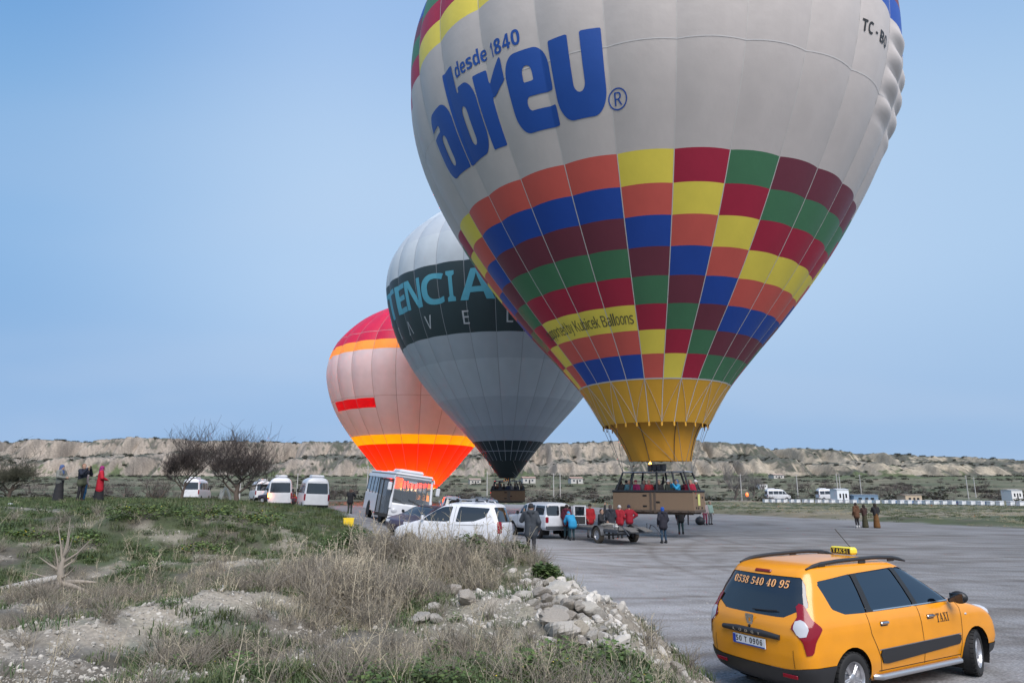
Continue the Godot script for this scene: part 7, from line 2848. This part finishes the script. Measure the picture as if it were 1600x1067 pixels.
	part("stand", hs, M.plastic, hive)
	var yaw := atan2(29.4, 24.1) * -1.0 + PI / 2
	for row in 2:
		for k in (34 if row == 0 else 15):
			var u := k / 33.0 if row == 0 else 0.55 + 0.47 * k / 14.0
			var x := lerpf(46.0, 71.5, u) + (0.9 if row == 1 else 0.0) + rng.randf_range(-0.12, 0.12)
			var d := lerpf(126.8, 96.5, u) + (1.6 if row == 1 else 0.0)
			var p := Vector3(x, land(x, d), -d)
			if row == 1:
				p.y += 0.68
				var st := Geo.new()
				st.box(Vector3(0, -0.36, 0), Vector3(1.2, 0.62, 0.7), Basis.IDENTITY, 0.02)
			if row == 0 and k == 0:
				hive.position = p
				hive.rotation.y = 0.35
				continue
			if row == 1:
				p = Vector3(x + 0.6, land(x + 0.6, d + 1.4) + 0.0, -d - 1.4)
			var o := dup(hive, p, 0.35 + rng.randf_range(-0.06, 0.06))
			if row == 1 and k % 3 == 1 or row == 1 and k < 5:
				o.set_meta("label", "blue box beehive in the second row across the field")
				o.set_meta("group", "blue beehives in the second row")
				(o.get_node("box") as MeshInstance3D).material_override = M.hive_blue
			elif row == 1:
				o.set_meta("label", "white box beehive in the second row across the field")
				o.set_meta("group", "white beehives in the second row")
	# huts, houses and vehicles far off
	hut("beekeepers_cabin", "white and blue cabin behind the long row of beehives", Vector3(59.5, 0, -127), Vector3(2.4, 2.5, 2.0), Vector3(0.62, 0.66, 0.7), Vector3(0.5, 0.52, 0.55))
	hut("blue_container", "low blue container beside the beekeepers' cabin", Vector3(63.6, 0, -127), Vector3(5.0, 1.5, 2.0), Vector3(0.14, 0.22, 0.32), Vector3(0.2, 0.27, 0.36))
	hut("tan_shed", "tan box-shaped shed behind the beehives", Vector3(67.3, 0, -118.5), Vector3(3.2, 1.5, 2.0), Vector3(0.42, 0.34, 0.25), Vector3(0.36, 0.3, 0.24))
	hut("white_hut", "small white hut in the green field far right, below the cliffs", Vector3(123, 0, -172), Vector3(3.2, 2.6, 3.0), Vector3(0.62, 0.62, 0.62), Vector3(0.5, 0.5, 0.5))
	hut("field_house", "white farmhouse among the trees right of the grey balloon's mouth", Vector3(36, 0, -395), Vector3(7, 3.0, 6), Vector3(0.42, 0.41, 0.39), Vector3(0.3, 0.2, 0.16))
	hut("field_house", "white farmhouse below the cliffs, behind the grey balloon's wires", Vector3(10, 0, -430), Vector3(8, 3.2, 6), Vector3(0.42, 0.41, 0.39), Vector3(0.3, 0.2, 0.16))
	hut("field_house", "pale farmhouse left of the grey balloon's mouth below the cliffs", Vector3(-22, 0, -410), Vector3(6.5, 2.8, 6), Vector3(0.40, 0.38, 0.35), Vector3(0.3, 0.22, 0.18))
	hut("field_house", "white house at the foot of the cliffs under the right-hand ridge", Vector3(190, 0, -500), Vector3(8, 3.0, 7), Vector3(0.42, 0.41, 0.39), Vector3(0.34, 0.25, 0.2))
	hut("field_house", "small white house among shrubs right of the parked road vehicles", Vector3(118, 0, -330), Vector3(4, 2.4, 4), Vector3(0.6, 0.6, 0.6), Vector3(0.3, 0.22, 0.18))
	var bus: Node3D = get_node("white_minibus")
	var v1 := dup(bus, Vector3.ZERO, 0.0, "white minibus on the valley road, nearer the big basket")
	settle(v1, 62.5, -164.5, deg_to_rad(4), 3.5, 1.8)
	var v2 := dup(bus, Vector3.ZERO, 0.0, "white minibus on the valley road, farther from the big basket")
	settle(v2, 74.6, -164.5, deg_to_rad(2), 3.5, 1.8)
	var lp := thing("warning_lamp", "orange warning lamp on a post beside the valley road", "lamp", Vector3(53.8, land(53.8, 160), -160))
	var lg := Geo.new()
	lg.bar(Vector3(0, -0.2, 0), Vector3(0, 1.0, 0), 0.06, 8)
	part("post", lg, M.steel, lp)
	var lb := Geo.new()
	lb.ball(Vector3(0, 1.4, 0), Vector3(0.34, 0.5, 0.34), Basis.IDENTITY, 12, 8)
	part("lamp_globe", lb, glow(mat(1, 0.3, 0.1, 0.4), 1.0, 0.12, 0.02, 0.35), lp)
	var om := OmniLight3D.new()
	om.name = "warning_light"
	lp.add_child(om)
	om.position = Vector3(0, 1.4, 0.6)
	om.light_color = Color(1, 0.4, 0.2)
	om.light_energy = 0.2
	om.light_size = 0.2
	om.omni_range = 40.0
	om.omni_attenuation = 2.0
	om.shadow_enabled = true

func hut(called: String, label: String, at: Vector3, size: Vector3, wall: Vector3, roof: Vector3) -> void:
	var t := thing(called, label, "hut" if size.x < 6.0 else "house", Vector3(at.x, land(at.x, -at.z) - 0.1, at.z), 0.2)
	var w := Geo.new()
	w.box(Vector3(0, size.y * 0.5, 0), size, Basis.IDENTITY, 0.03)
	part("wall", w, mat(wall.x, wall.y, wall.z, 0.8), t)
	var r := Geo.new()
	var h := size.y * (0.3 if size.x > 6.0 else 0.06)
	var x := size.x * 0.54
	var z := size.z * 0.56
	r.poly([Vector3(-x, size.y, z), Vector3(x, size.y, z), Vector3(x, size.y + h, 0), Vector3(-x, size.y + h, 0)])
	r.poly([Vector3(-x, size.y + h, 0), Vector3(x, size.y + h, 0), Vector3(x, size.y, -z), Vector3(-x, size.y, -z)])
	r.poly([Vector3(-x, size.y, -z), Vector3(-x, size.y, z), Vector3(-x, size.y + h, 0)])
	r.poly([Vector3(x, size.y, z), Vector3(x, size.y, -z), Vector3(x, size.y + h, 0)])
	r.poly([Vector3(-x, size.y + 0.003, z), Vector3(-x, size.y + 0.003, -z), Vector3(x, size.y + 0.003, -z), Vector3(x, size.y + 0.003, z)])
	part("roof", r, mat(roof.x, roof.y, roof.z, 0.8), t)
	for k in 2:
		var p := Geo.new()
		p.box(Vector3(size.x * (k * 0.5 - 0.25), size.y * 0.55, size.z * 0.5 + 0.01), Vector3(size.x * 0.14, size.y * 0.3, 0.06), Basis.IDENTITY, 0.01)
		part("window", p, M.glass, t)
	var d := Geo.new()
	d.box(Vector3(size.x * 0.02, size.y * 0.36, size.z * 0.5 + 0.01), Vector3(size.x * 0.12, size.y * 0.7, 0.06), Basis.IDENTITY, 0.01)
	part("door", d, M.plastic, t)
